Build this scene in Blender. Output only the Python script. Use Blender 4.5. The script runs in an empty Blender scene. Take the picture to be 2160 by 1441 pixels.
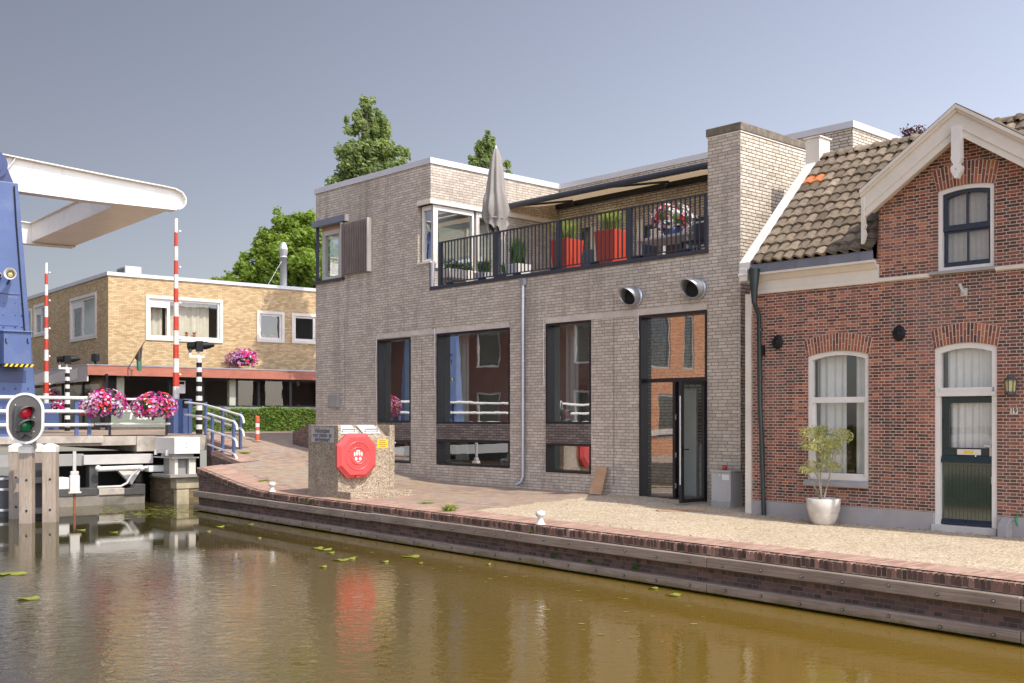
import bpy, bmesh, math, random
from mathutils import Vector, Matrix
random.seed(7)
S = bpy.context.scene
COL = S.collection
# ------------------------------------------------------------------ camera
F, CX, HY, EYE = 2300.0, 1080.0, 880.0, 1.78      # focal length in photo pixels, optical centre, horizon row, eye height
cam = bpy.data.cameras.new("camera"); camo = bpy.data.objects.new("camera", cam); COL.objects.link(camo)
camo.location = (0, 0, EYE); camo.rotation_euler = (math.radians(90), 0, 0)
cam.sensor_fit = 'HORIZONTAL'; cam.sensor_width = 36.0; cam.lens = 36.0*F/2160.0
cam.shift_y = (HY-720.5)/2160.0
cam.clip_start = 0.1; cam.clip_end = 2000
S.camera = camo
# ------------------------------------------------------------------ sky and sun
SUN_DIR = Vector((-0.591, 0.542, -1.0)).normalized()      # the way the light travels
SUN_EL = math.asin(-SUN_DIR.z); SUN_AZ = math.atan2(-SUN_DIR.x, -SUN_DIR.y)
W = bpy.data.worlds.new("World"); S.world = W; W.use_nodes = True
nt = W.node_tree; nt.nodes.clear()
sky = nt.nodes.new('ShaderNodeTexSky'); sky.sky_type = 'NISHITA'; sky.sun_disc = False
sky.sun_elevation = SUN_EL; sky.sun_rotation = SUN_AZ
sky.air_density = 1.0; sky.dust_density = 0.7; sky.ozone_density = 1.5; sky.altitude = 0
hsv = nt.nodes.new('ShaderNodeHueSaturation'); hsv.inputs['Saturation'].default_value = 0.62
tint = nt.nodes.new('ShaderNodeMix'); tint.data_type = 'RGBA'; tint.blend_type = 'MULTIPLY'
tint.inputs[0].default_value = 1.0; tint.inputs[7].default_value = (1.06, 0.97, 0.96, 1)
bg = nt.nodes.new('ShaderNodeBackground'); bg.inputs[1].default_value = 0.15
wo = nt.nodes.new('ShaderNodeOutputWorld')
nt.links.new(sky.outputs[0], hsv.inputs['Color']); nt.links.new(hsv.outputs[0], tint.inputs[6])
gc = nt.nodes.new('ShaderNodeTexCoord'); dt = nt.nodes.new('ShaderNodeVectorMath'); dt.operation = 'DOT_PRODUCT'      # added glow: dims the sky away from the sun, brightens the sun's side
hv = Vector((-SUN_DIR.x, -SUN_DIR.y, 0)).normalized(); dt.inputs[1].default_value = hv
mr = nt.nodes.new('ShaderNodeMapRange'); mr.inputs[1].default_value = -1; mr.inputs[2].default_value = 1; mr.inputs[3].default_value = 0.26; mr.inputs[4].default_value = 2.0
sky_gain = nt.nodes.new('ShaderNodeVectorMath'); sky_gain.operation = 'SCALE'
nt.links.new(gc.outputs['Generated'], dt.inputs[0]); nt.links.new(dt.outputs['Value'], mr.inputs[0]); nt.links.new(mr.outputs[0], sky_gain.inputs['Scale']); nt.links.new(tint.outputs[2], sky_gain.inputs[0])
nt.links.new(sky_gain.outputs[0], bg.inputs[0]); nt.links.new(bg.outputs[0], wo.inputs[0])
sl = bpy.data.lights.new("sun", 'SUN'); sl.energy = 2.75; sl.angle = math.radians(0.5); sl.color = (1.0, 0.93, 0.82)
so = bpy.data.objects.new("sun", sl); COL.objects.link(so)
so.rotation_euler = SUN_DIR.to_track_quat('-Z', 'Y').to_euler(); so.location = (20, -20, 40)
vs = S.view_settings; vs.view_transform = 'Standard'; vs.look = 'None'; vs.gamma = 1.0; vs.exposure = 0.66
S.cycles.max_bounces = 8; S.cycles.transparent_max_bounces = 16; S.cycles.caustics_reflective = False; S.cycles.caustics_refractive = False
S.cycles.sample_clamp_indirect = 6.0
# ------------------------------------------------------------------ geometry helpers
def at(px, py, Y): return Vector(((px-CX)/F*Y, Y, EYE-(py-HY)/F*Y))
def on_z(px, py, z):
    Y = (EYE-z)*F/(py-HY); return Vector(((px-CX)/F*Y, Y, z))
G0 = Vector((3.79, 21.2)); DG = Vector((-0.6846, 0.7289)); NG = Vector((-0.7289, -0.6846))   # line of the facades, and its outward side
def FP(t, o, z): return Vector((G0.x+t*DG.x+o*NG.x, G0.y+t*DG.y+o*NG.y, z))
def fpix(px, py, o=0.0):
    u = (px-CX)/F; x0 = G0.x+o*NG.x; y0 = G0.y+o*NG.y
    t = (u*y0-x0)/(DG.x-u*DG.y); Y = y0+t*DG.y
    return t, EYE-(py-HY)/F*Y
def fx(px, o=0.0): return fpix(px, HY, o)[0]
def fz(px, py, o=0.0): return fpix(px, py, o)[1]
def opix(px, t):                                            # depth o on the plane t = const under pixel column px
    u = (px-CX)/F; x0 = G0.x+t*DG.x; y0 = G0.y+t*DG.y
    return (u*y0-x0)/(NG.x-u*NG.y)
def zt(px, py, t):
    o = opix(px, t); Y = G0.y+t*DG.y+o*NG.y; return EYE-(py-HY)/F*Y
K0 = Vector((-5.88, 25.5)); DA = Vector((-0.631, 0.7756)); DP = Vector((0.7756, 0.631))       # line of the quay, and its inland side
def AP(a, p, z): return Vector((K0.x+a*DA.x+p*DP.x, K0.y+a*DA.y+p*DP.y, z))
def apix(px, p):
    u = (px-CX)/F; x0 = K0.x+p*DP.x; y0 = K0.y+p*DP.y
    return (u*y0-x0)/(DA.x-u*DA.y)
def to_ap(x, y): v = Vector((x, y))-K0; return v.dot(DA), v.dot(DP)
DECK = 1.26; WATER = -0.64
def sp(x): return 0.5*(x+math.sqrt(x*x+0.5))
def H(x, y):                                               # height of the paved ground
    a, p = to_ap(x, y); pp = max(0.0, min(p, 4.6))
    z = 0.134*sp(a+0.40*max(0, min(p, 5.0))-0.3)+0.033*pp
    if a < -8: z *= max(0.0, 1-(-8-a)/5.0)
    return DECK-0.5*((DECK-z)+math.sqrt((DECK-z)**2+0.004)) if z > 0.6 else z
def ground_hit(px, py):
    Y = 8.0; prev = None
    while Y < 80:
        v = at(px, py, Y)
        if v.z <= H(v.x, v.y): return Vector((v.x, v.y, H(v.x, v.y)))
        Y += 0.02
    return at(px, py, 40)
def WP(x, y, z): return Vector((x, y, z))
class Fr:                                                  # a local frame: x along d, y across, z up
    def __init__(s, org, ang): s.o = Vector(org); s.c = math.cos(ang); s.s = math.sin(ang)
    def __call__(s, x, y, z): return Vector((s.o.x+x*s.c-y*s.s, s.o.y+x*s.s+y*s.c, s.o.z+z))
ROOT = {}
class MB:
    def __init__(s): s.v = []; s.f = []; s.m = []; s.r = []; s.uv = {}; s.sm = []
    def face(s, pts, m=0, r=None, uv=None, smooth=False):
        i = len(s.v); s.v += [Vector(p) for p in pts]; s.f.append(list(range(i, i+len(pts)))); s.m.append(m)
        s.r.append(random.random() if r is None else r); s.sm.append(smooth)
        if uv: s.uv[len(s.f)-1] = uv
    def mesh(s, verts, faces, m=0, r=None, smooth=False):
        i = len(s.v); s.v += [Vector(p) for p in verts]
        rr = random.random() if r is None else r
        for f in faces: s.f.append([i+k for k in f]); s.m.append(m); s.r.append(rr); s.sm.append(smooth)
    def box(s, mp, a0, a1, b0, b1, c0, c1, m=0, r=None):
        P = [mp(a, b, c) for a in (a0, a1) for b in (b0, b1) for c in (c0, c1)]
        s.mesh(P, [(0,1,3,2), (4,6,7,5), (0,4,5,1), (2,3,7,6), (0,2,6,4), (1,5,7,3)], m, r)
    def prism(s, mp, poly, c0, c1, m=0, r=None, axis='b'):  # poly in (a, z); extruded along the second coordinate
        n = len(poly)
        P = [mp(a, c0, z) for a, z in poly]+[mp(a, c1, z) for a, z in poly]
        s.mesh(P, [tuple(range(n)), tuple(range(2*n-1, n-1, -1))]+[(i, (i+1) % n, n+(i+1) % n, n+i) for i in range(n)], m, r)
    def plan(s, poly, z0, z1, m=0, r=None):                 # poly of world xy
        n = len(poly)
        P = [Vector((p[0], p[1], z0)) for p in poly]+[Vector((p[0], p[1], z1)) for p in poly]
        s.mesh(P, [tuple(range(n)), tuple(range(2*n-1, n-1, -1))]+[(i, (i+1) % n, n+(i+1) % n, n+i) for i in range(n)], m, r)
    def ring(s, mp, outer, inner, c0, c1, m=0, closed=True):
        n = len(outer); V = []
        for (a, z), (b, y) in zip(outer, inner): V += [mp(a, c0, z), mp(b, c0, y), mp(b, c1, y), mp(a, c1, z)]
        Fc = []
        for i in range(n if closed else n-1):
            j = (i+1) % n
            for k in range(4): Fc.append((4*i+k, 4*j+k, 4*j+(k+1) % 4, 4*i+(k+1) % 4))
        if not closed: Fc += [(0,1,2,3), tuple(4*(n-1)+k for k in range(4))]
        s.mesh(V, Fc, m)
    def tube(s, pts, r, seg=8, m=0, rr=None, cap=True, smooth=True):
        pts = [Vector(p) for p in pts]; n = len(pts); V = []; up = None
        for i, p in enumerate(pts):
            d = (pts[min(i+1, n-1)]-pts[max(i-1, 0)]).normalized()
            if up is None: up = Vector((0, 0, 1)) if abs(d.z) < .9 else Vector((1, 0, 0))
            x = up.cross(d)
            x = x.normalized() if x.length > 1e-6 else Vector((1, 0, 0)); y = d.cross(x); up = y if abs(d.z) > .9 else up
            ri = r[i] if isinstance(r, (list, tuple)) else r
            for k in range(seg):
                w = 2*math.pi*k/seg; V.append(p+x*(ri*math.cos(w))+y*(ri*math.sin(w)))
        Fc = [(i*seg+k, i*seg+(k+1) % seg, (i+1)*seg+(k+1) % seg, (i+1)*seg+k) for i in range(n-1) for k in range(seg)]
        s.mesh(V, Fc, m, rr, smooth)
        if cap: s.mesh(V[:seg], [tuple(range(seg))], m, rr); s.mesh(V[-seg:], [tuple(range(seg))], m, rr)
    def lathe(s, org, prof, seg=24, m=0, rr=None, smooth=True, sx=1, sy=1, closed=False):
        V = []; n = len(prof); org = Vector(org)
        for r, z in prof:
            for k in range(seg):
                w = 2*math.pi*k/seg; V.append(org+Vector((r*math.cos(w)*sx, r*math.sin(w)*sy, z)))
        Fc = [(i*seg+k, i*seg+(k+1) % seg, (i+1)*seg+(k+1) % seg, (i+1)*seg+k) for i in range(n-1) for k in range(seg)]
        s.mesh(V, Fc, m, rr, smooth)
    def ball(s, c, r, m=0, rr=None, seg=14, rings=9, sz=1.0):
        s.lathe(c, [(r*math.sin(math.pi*i/rings)+1e-5, -r*sz*math.cos(math.pi*i/rings)) for i in range(rings+1)], seg, m, rr)
    def wall(s, mp, a0, a1, z0, z1, holes, c, depth, m=0, mr=None):
        A = sorted({a0, a1} | {h for q in holes for h in q[:2] if a0 < h < a1}); Z = sorted({z0, z1} | {h for q in holes for h in q[2:4] if z0 < h < z1})
        for i in range(len(A)-1):
            for j in range(len(Z)-1):
                am = (A[i]+A[i+1])/2; zm = (Z[j]+Z[j+1])/2
                if any(min(q[0], q[1]) < am < max(q[0], q[1]) and q[2] < zm < q[3] for q in holes): continue
                s.face([mp(A[i], c, Z[j]), mp(A[i+1], c, Z[j]), mp(A[i+1], c, Z[j+1]), mp(A[i], c, Z[j+1])], m)
        mr = m if mr is None else mr
        for q in holes:
            h0, h1, y0, y1 = q[:4]; d = c-depth
            if a0 < h0 < a1: s.face([mp(h0, c, y0), mp(h0, d, y0), mp(h0, d, y1), mp(h0, c, y1)], mr)
            if a0 < h1 < a1: s.face([mp(h1, c, y0), mp(h1, d, y0), mp(h1, d, y1), mp(h1, c, y1)], mr)
            s.face([mp(h0, c, y0), mp(h1, c, y0), mp(h1, d, y0), mp(h0, d, y0)], mr)
            s.face([mp(h0, c, y1), mp(h1, c, y1), mp(h1, d, y1), mp(h0, d, y1)], mr)
    def build(s, name, mats, parent=None, loc=None, bevel=0, norm=True, weld=False):
        if not isinstance(mats, (list, tuple)): mats = [mats]
        if parent is not None: root = ROOT[parent.name]
        elif loc is not None: root = Vector(loc)
        else:
            xs = [v.x for v in s.v]; ys = [v.y for v in s.v]; zs = [v.z for v in s.v]
            root = Vector(((min(xs)+max(xs))/2, (min(ys)+max(ys))/2, min(zs)))
        me = bpy.data.meshes.new(name); me.from_pydata([tuple(v-root) for v in s.v], [], s.f)
        for mt in mats: me.materials.append(mt)
        me.polygons.foreach_set('material_index', s.m); me.polygons.foreach_set('use_smooth', s.sm)
        at_ = me.attributes.new('rnd', 'FLOAT', 'FACE'); at_.data.foreach_set('value', s.r)
        if norm or weld:
            bm = bmesh.new(); bm.from_mesh(me)
            if weld: bmesh.ops.remove_doubles(bm, verts=bm.verts, dist=1e-4)
            if norm: bmesh.ops.recalc_face_normals(bm, faces=bm.faces)
            bm.to_mesh(me); bm.free()
        uvl = me.uv_layers.new(name='UVMap')
        Z = Vector((0, 0, 1))
        for p in me.polygons:
            cu = s.uv.get(p.index)
            n = p.normal
            if abs(n.z) > .92: tx = Vector((DA.x, DA.y, 0)); ty = Vector((DP.x, DP.y, 0))
            else: tx = Z.cross(n).normalized(); ty = n.cross(tx)
            for k, li in enumerate(p.loop_indices):
                if cu: uvl.data[li].uv = cu[k % len(cu)]
                else:
                    w = me.vertices[me.loops[li].vertex_index].co+root
                    uvl.data[li].uv = (w.dot(tx), w.dot(ty))
        o = bpy.data.objects.new(name, me); COL.objects.link(o)
        if parent is not None: o.parent = parent
        else: o.location = root
        ROOT[o.name] = root
        if bevel:
            b = o.modifiers.new('bevel', 'BEVEL'); b.width = bevel; b.segments = 2; b.limit_method = 'ANGLE'; b.angle_limit = math.radians(40)
        return o
def tag(o, label=None, cat=None, group=None, kind=None):
    if label: o['label'] = label
    if cat: o['category'] = cat
    if group: o['group'] = group
    if kind: o['kind'] = kind
    elif cat: o['kind'] = 'thing'
    return o
def thing(name, loc, label, cat, group=None):
    o = bpy.data.objects.new(name, None); COL.objects.link(o); o.location = loc; o.empty_display_size = 0.2
    ROOT[o.name] = Vector(loc); return tag(o, label, cat, group)
def dup(root, loc, rz=0.0, label=None, group=None):
    def cp(o, par):
        c = o.copy(); COL.objects.link(c)
        if par is not None: c.parent = par
        for ch in list(o.children): cp(ch, c)
        return c
    r = cp(root, None); r.location = loc; r.rotation_euler = (0, 0, rz); ROOT[r.name] = Vector(loc)
    if label: r['label'] = label
    if group: r['group'] = group
    return r
def text_geo(txt, size, bold=0.0):
    cu = bpy.data.curves.new('lettering', 'FONT'); cu.body = txt; cu.size = size; cu.align_x = 'CENTER'; cu.align_y = 'CENTER'; cu.offset = bold; cu.resolution_u = 3
    ob = bpy.data.objects.new('lettering', cu); COL.objects.link(ob)
    dg = bpy.context.evaluated_depsgraph_get(); me = bpy.data.meshes.new_from_object(ob.evaluated_get(dg))
    V = [v.co.copy() for v in me.vertices]; Fc = [tuple(p.vertices) for p in me.polygons]
    bpy.data.objects.remove(ob); bpy.data.curves.remove(cu); bpy.data.meshes.remove(me)
    return V, Fc
# ------------------------------------------------------------------ materials
def nd(nt, t, **kw):
    n = nt.nodes.new(t)
    for k, v in kw.items(): setattr(n, k, v)
    return n
def mat0(name):
    m = bpy.data.materials.new(name); m.use_nodes = True; nt = m.node_tree
    return m, nt, nt.nodes['Principled BSDF']
def ramp(nt, stops, fac=None, interp='LINEAR'):
    r = nd(nt, 'ShaderNodeValToRGB'); e = r.color_ramp; e.interpolation = interp
    while len(e.elements) < len(stops): e.elements.new(0.5)
    for el, (p, c) in zip(e.elements, stops): el.position = p; el.color = (*c, 1)
    if fac is not None: nt.links.new(fac, r.inputs[0])
    return r
def mixc(nt, fac, a, b, mode='MIX'):
    m = nd(nt, 'ShaderNodeMix', data_type='RGBA', blend_type=mode)
    for i, x in ((0, fac), (6, a), (7, b)):
        if hasattr(x, 'is_output'): nt.links.new(x, m.inputs[i])
        elif i == 0: m.inputs[0].default_value = x
        else: m.inputs[i].default_value = (*x, 1)
    return m.outputs[2]
def noise(nt, scale, detail=4, vec=None, rough=.55, dist=0):
    n = nd(nt, 'ShaderNodeTexNoise'); n.inputs['Scale'].default_value = scale; n.inputs['Detail'].default_value = detail
    n.inputs['Roughness'].default_value = rough; n.inputs['Distortion'].default_value = dist
    if vec is not None: nt.links.new(vec, n.inputs['Vector'])
    return n
def bump(nt, h, strength, dist, bs):
    b = nd(nt, 'ShaderNodeBump'); b.inputs['Strength'].default_value = strength; b.inputs['Distance'].default_value = dist
    nt.links.new(h, b.inputs['Height']); nt.links.new(b.outputs[0], bs.inputs['Normal']); return b
def mapped(nt, sx, sy, sz=1, src='UV', rot=0):
    tc = nd(nt, 'ShaderNodeTexCoord'); mp = nd(nt, 'ShaderNodeMapping'); mp.inputs['Scale'].default_value = (sx, sy, sz); mp.inputs['Rotation'].default_value = (0, 0, rot)
    nt.links.new(tc.outputs[src], mp.inputs[0]); return mp.outputs[0]
def wcoord(nt):
    g = nd(nt, 'ShaderNodeNewGeometry'); return g.outputs['Position']
def pm(name, col, rough=.5, metal=0, var=.2, scale=5, bmp=0, bscale=40, spec=.5, dirt=None, rv=.15, dk=1.0, rust=0):
    m, nt, bs = mat0(name); wc = wcoord(nt)
    n = noise(nt, scale, 5, wc, .6)
    lo = tuple(c*(1-var) for c in col); hi = tuple(min(1, c*(1+var*.5)) for c in col)
    c = ramp(nt, [(.3, lo), (.7, hi)], n.outputs[0]).outputs[0]
    if dirt:
        n2 = noise(nt, scale*.45, 6, wc, .7); f = ramp(nt, [(.52, (0,0,0)), (.72, (dk,)*3)], n2.outputs[0]).outputs[0]
        c = mixc(nt, f, c, dirt)
    if rust:                                                 # rust runs and grime that trail downwards
        vm = nd(nt, 'ShaderNodeVectorMath', operation='MULTIPLY'); nt.links.new(wc, vm.inputs[0]); vm.inputs[1].default_value = (5, 5, .8)
        c = mixc(nt, ramp(nt, [(.60, (0,0,0)), (.74, (rust,)*3)], noise(nt, 1.0, 6, vm.outputs[0], .7).outputs[0]).outputs[0], c, (.20,.10,.05))
    nt.links.new(c, bs.inputs['Base Color']); bs.inputs['Metallic'].default_value = metal; bs.inputs['Specular IOR Level'].default_value = spec
    r = nd(nt, 'ShaderNodeMapRange'); r.inputs[3].default_value = max(.02, rough-rv); r.inputs[4].default_value = min(1, rough+rv); nt.links.new(n.outputs[0], r.inputs[0]); nt.links.new(r.outputs[0], bs.inputs['Roughness'])
    if bmp: bump(nt, noise(nt, bscale, 4, wc).outputs[0], .6, bmp, bs)
    return m
def brick(name, stops, mortar, bw=.215, rh=.056, ms=.010, squash=1.0, sqf=2, off=.5, stain=.25, stainc=(.12,.1,.09), rough=.85, bd=.006, sscale=.5, patch=None, src='UV', rot=0, mnoise=.25, streak=0):
    m, nt, bs = mat0(name); uv = mapped(nt, 1, 1, 1, src, rot); wc = wcoord(nt)
    wob = noise(nt, 6, 2, wc)                                 # slightly uneven courses
    ad = nd(nt, 'ShaderNodeVectorMath', operation='SCALE'); sb = nd(nt, 'ShaderNodeVectorMath', operation='SUBTRACT'); sb.inputs[1].default_value = (.5,.5,.5)
    nt.links.new(wob.outputs['Color'], sb.inputs[0]); nt.links.new(sb.outputs[0], ad.inputs[0]); ad.inputs['Scale'].default_value = .012
    a2 = nd(nt, 'ShaderNodeVectorMath', operation='ADD'); nt.links.new(uv, a2.inputs[0]); nt.links.new(ad.outputs[0], a2.inputs[1])
    b = nd(nt, 'ShaderNodeTexBrick'); b.offset = off; b.squash = squash; b.squash_frequency = sqf
    b.inputs['Color1'].default_value = (0,0,0,1); b.inputs['Color2'].default_value = (1,1,1,1); b.inputs['Mortar'].default_value = (.5,.5,.5,1)
    b.inputs['Scale'].default_value = 1; b.inputs['Brick Width'].default_value = bw; b.inputs['Row Height'].default_value = rh
    b.inputs['Mortar Size'].default_value = ms/2; b.inputs['Mortar Smooth'].default_value = .25; b.inputs['Bias'].default_value = 0
    nt.links.new(a2.outputs[0], b.inputs['Vector'])
    sep = nd(nt, 'ShaderNodeSeparateColor'); nt.links.new(b.outputs['Color'], sep.inputs[0]); rv = sep.outputs[0]
    if patch:                                                # broad zones of other firing
        pn = noise(nt, patch, 2, wc); mr = nd(nt, 'ShaderNodeMath', operation='MULTIPLY_ADD'); nt.links.new(pn.outputs[0], mr.inputs[0]); mr.inputs[1].default_value = 1.6; mr.inputs[2].default_value = -.8
        ad2 = nd(nt, 'ShaderNodeMath', operation='ADD', use_clamp=True); nt.links.new(rv, ad2.inputs[0]); nt.links.new(mr.outputs[0], ad2.inputs[1]); rv = ad2.outputs[0]
    c = ramp(nt, stops, rv).outputs[0]
    fine = noise(nt, 70, 4, wc, .7)
    c = mixc(nt, .35, c, ramp(nt, [(.3, (.45,.45,.45)), (.7, (1.25,1.25,1.25))], fine.outputs[0]).outputs[0], 'MULTIPLY')
    mo = mixc(nt, noise(nt, 3, 3, wc).outputs[0], mortar, tuple(x*(1-mnoise*1.6) for x in mortar))
    c = mixc(nt, b.outputs['Fac'], c, mo)
    st = noise(nt, sscale, 7, wc, .65); sf = ramp(nt, [(.45, (0,0,0)), (.75, (stain,)*3)], st.outputs[0]).outputs[0]
    c = mixc(nt, sf, c, stainc)
    if streak:                                               # rain streaks that run down the wall
        vm = nd(nt, 'ShaderNodeVectorMath', operation='MULTIPLY'); nt.links.new(wc, vm.inputs[0]); vm.inputs[1].default_value = (3.2, 3.2, .22)
        kf = ramp(nt, [(.50, (0,0,0)), (.70, (streak,)*3)], noise(nt, 1.0, 5, vm.outputs[0], .6).outputs[0]).outputs[0]; c = mixc(nt, kf, c, tuple(x*.8 for x in stainc))
    nt.links.new(c, bs.inputs['Base Color']); bs.inputs['Roughness'].default_value = rough; bs.inputs['Specular IOR Level'].default_value = .25
    inv = nd(nt, 'ShaderNodeMath', operation='SUBTRACT'); inv.inputs[0].default_value = 1; nt.links.new(b.outputs['Fac'], inv.inputs[1])
    hh = nd(nt, 'ShaderNodeMath', operation='MULTIPLY_ADD'); nt.links.new(fine.outputs[0], hh.inputs[0]); hh.inputs[1].default_value = .35; nt.links.new(inv.outputs[0], hh.inputs[2])
    bump(nt, hh.outputs[0], .9, bd, bs)
    return m
def rndmat(name, stops, rough=.8, fine=.35, fscale=60, bd=.004, spec=.3, attr='rnd', sss=0):
    m, nt, bs = mat0(name); a = nd(nt, 'ShaderNodeAttribute', attribute_name=attr); wc = wcoord(nt)
    c = ramp(nt, stops, a.outputs['Fac']).outputs[0]
    if fine:
        n = noise(nt, fscale, 4, wc, .7); c = mixc(nt, fine, c, ramp(nt, [(.3, (.4,.4,.4)), (.7, (1.3,1.3,1.3))], n.outputs[0]).outputs[0], 'MULTIPLY')
        if bd: bump(nt, n.outputs[0], .6, bd, bs)
    nt.links.new(c, bs.inputs['Base Color']); bs.inputs['Roughness'].default_value = rough; bs.inputs['Specular IOR Level'].default_value = spec
    return m
def leafmat(name, stops, trans=.35):
    m, nt, bs = mat0(name); a = nd(nt, 'ShaderNodeAttribute', attribute_name='rnd'); c = ramp(nt, stops, a.outputs['Fac']).outputs[0]
    nt.links.new(c, bs.inputs['Base Color']); bs.inputs['Roughness'].default_value = .55; bs.inputs['Specular IOR Level'].default_value = .3
    tr = nd(nt, 'ShaderNodeBsdfTranslucent'); tc = mixc(nt, 1.0, c, (1.5, 1.5, .7), 'MULTIPLY'); nt.links.new(tc, tr.inputs[0])
    mx = nd(nt, 'ShaderNodeMixShader'); mx.inputs[0].default_value = trans
    out = nt.nodes['Material Output']; nt.links.new(bs.outputs[0], mx.inputs[1]); nt.links.new(tr.outputs[0], mx.inputs[2]); nt.links.new(mx.outputs[0], out.inputs[0])
    return m
def wood(name, c0, c1, along=1.2, across=28, rough=.75, bd=.003, src='UV', knots=True, algae=False):
    m, nt, bs = mat0(name); v = mapped(nt, along, across, 1, src)
    n = noise(nt, 1.6, 6, v, .65, .6); wc = wcoord(nt); n2 = noise(nt, 1.3, 3, wc)
    c = ramp(nt, [(.28, c0), (.72, c1)], n.outputs[0]).outputs[0]
    c = mixc(nt, .5, c, ramp(nt, [(.3, (.6,.55,.52)), (.7, (1.15,1.12,1.1))], n2.outputs[0]).outputs[0], 'MULTIPLY')
    if algae:                                                # green and ochre growth just above the water
        sz = nd(nt, 'ShaderNodeSeparateXYZ'); nt.links.new(wc, sz.inputs[0]); an = noise(nt, 2.4, 6, wc, .75)
        h_ = nd(nt, 'ShaderNodeMath', operation='MULTIPLY_ADD'); nt.links.new(an.outputs[0], h_.inputs[0]); h_.inputs[1].default_value = -.28; nt.links.new(sz.outputs[2], h_.inputs[2])
        c = mixc(nt, ramp(nt, [(.0, (.85,.85,.85)), (1, (0,0,0))], (lambda r: (nt.links.new(h_.outputs[0], r.inputs[0]), [setattr(r.inputs[k], 'default_value', q) for k, q in ((1, -.76), (2, -.69), (3, 0), (4, 1))], r.outputs[0])[2])(nd(nt, 'ShaderNodeMapRange'))).outputs[0], c, (.16,.135,.04))
    nt.links.new(c, bs.inputs['Base Color']); bs.inputs['Roughness'].default_value = rough; bs.inputs['Specular IOR Level'].default_value = .3
    bump(nt, n.outputs[0], .7, bd, bs); return m
def glass(name, refl=.3, tintc=(.8,.86,.84), fm=1.6):
    m, nt, bs = mat0(name); nt.nodes.remove(bs); out = nt.nodes['Material Output']
    g = nd(nt, 'ShaderNodeBsdfGlossy'); g.inputs['Roughness'].default_value = .0; g.inputs['Color'].default_value = (.95,.97,1,1)
    wv = noise(nt, 1.1, 2, wcoord(nt)); b = nd(nt, 'ShaderNodeBump'); b.inputs['Strength'].default_value = .12; b.inputs['Distance'].default_value = .01
    nt.links.new(wv.outputs[0], b.inputs['Height']); nt.links.new(b.outputs[0], g.inputs['Normal'])
    t = nd(nt, 'ShaderNodeBsdfTransparent'); t.inputs[0].default_value = (*tintc, 1)
    lw = nd(nt, 'ShaderNodeLayerWeight'); lw.inputs[0].default_value = .5; fr = nd(nt, 'ShaderNodeMath', operation='POWER'); nt.links.new(lw.outputs['Facing'], fr.inputs[0]); fr.inputs[1].default_value = 4.0
    ma = nd(nt, 'ShaderNodeMath', operation='MULTIPLY_ADD', use_clamp=True); nt.links.new(fr.outputs[0], ma.inputs[0]); ma.inputs[1].default_value = fm; ma.inputs[2].default_value = refl
    mx = nd(nt, 'ShaderNodeMixShader'); nt.links.new(ma.outputs[0], mx.inputs[0]); nt.links.new(t.outputs[0], mx.inputs[1]); nt.links.new(g.outputs[0], mx.inputs[2]); nt.links.new(mx.outputs[0], out.inputs[0])
    return m
GB = [(0, (.48,.415,.345)), (.5, (.58,.505,.42)), (1, (.66,.58,.485))]
M = {}
M['grey_brick'] = brick('grey_brick', GB, (.31,.26,.205), .225, .066, .013, squash=.75, sqf=3, off=.42, stain=.30, stainc=(.25,.21,.175), sscale=.55, patch=.35, streak=.4)
M['dark_brick'] = brick('dark_brick', [(0, (.14,.11,.10)), (1, (.25,.21,.19))], (.06,.05,.045), .215, .0585, .014)
M['red_brick'] = brick('red_brick', [(0, (.075,.042,.034)), (.30, (.135,.055,.040)), (.60, (.235,.078,.05)), (.85, (.32,.10,.058)), (1, (.45,.165,.085))], (.66,.55,.46), .20, .0505, .0125, squash=.5, sqf=2, stain=.28, stainc=(.46,.30,.25), sscale=.8, patch=.5, streak=.25)
M['yellow_brick'] = brick('yellow_brick', [(0, (.46,.315,.155)), (.5, (.58,.42,.23)), (1, (.68,.52,.31))], (.42,.31,.19), .21, .07, .012, stain=.25, stainc=(.33,.22,.12), sscale=.9)
M['quay_brick'] = brick('quay_brick', [(0, (.085,.06,.058)), (.6, (.15,.095,.085)), (1, (.24,.135,.11))], (.27,.225,.19), .215, .062, .011, squash=.5, stain=.5, stainc=(.10,.085,.06), sscale=1.3)
M['abut_brick'] = brick('abutment_brick', [(0, (.14,.10,.06)), (1, (.30,.22,.13))], (.22,.18,.12), .215, .06, .012, stain=.5, stainc=(.12,.11,.05), sscale=1.5)
M['white_brick'] = brick('white_brick', [(0, (.50,.44,.35)), (.3, (.62,.555,.455)), (1, (.74,.68,.575))], (.17,.125,.085), .225, .067, .018, squash=.75, sqf=3, off=.42, stain=.35, stainc=(.33,.27,.19), sscale=.9)
M['coping_brick'] = brick('coping_brick', [(0, (.34,.20,.15)), (.5, (.45,.275,.21)), (1, (.55,.37,.29))], (.48,.38,.30), .23, .062, .008, off=0, stain=.3, stainc=(.3,.25,.17), sscale=1.0)
M['orange_brick'] = brick('orange_brick', [(0, (.40,.16,.07)), (1, (.58,.27,.13))], (.40,.28,.2), .21, .06, .01)
M['pavers'] = brick('clay_pavers', [(0, (.27,.21,.18)), (.3, (.36,.25,.19)), (.6, (.45,.295,.215)), (.8, (.46,.36,.26)), (1, (.34,.30,.265))], (.37,.30,.23), .2, .075, .012, stain=.5, stainc=(.33,.28,.17), sscale=.8, bd=.004, patch=.7, rot=.6)
m, n_, b_ = mat0('exposed_aggregate'); wc = wcoord(n_)
vo = nd(n_, 'ShaderNodeTexVoronoi'); vo.inputs['Scale'].default_value = 42; n_.links.new(wc, vo.inputs['Vector'])
sp_ = nd(n_, 'ShaderNodeSeparateColor'); n_.links.new(vo.outputs['Color'], sp_.inputs[0])
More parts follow.
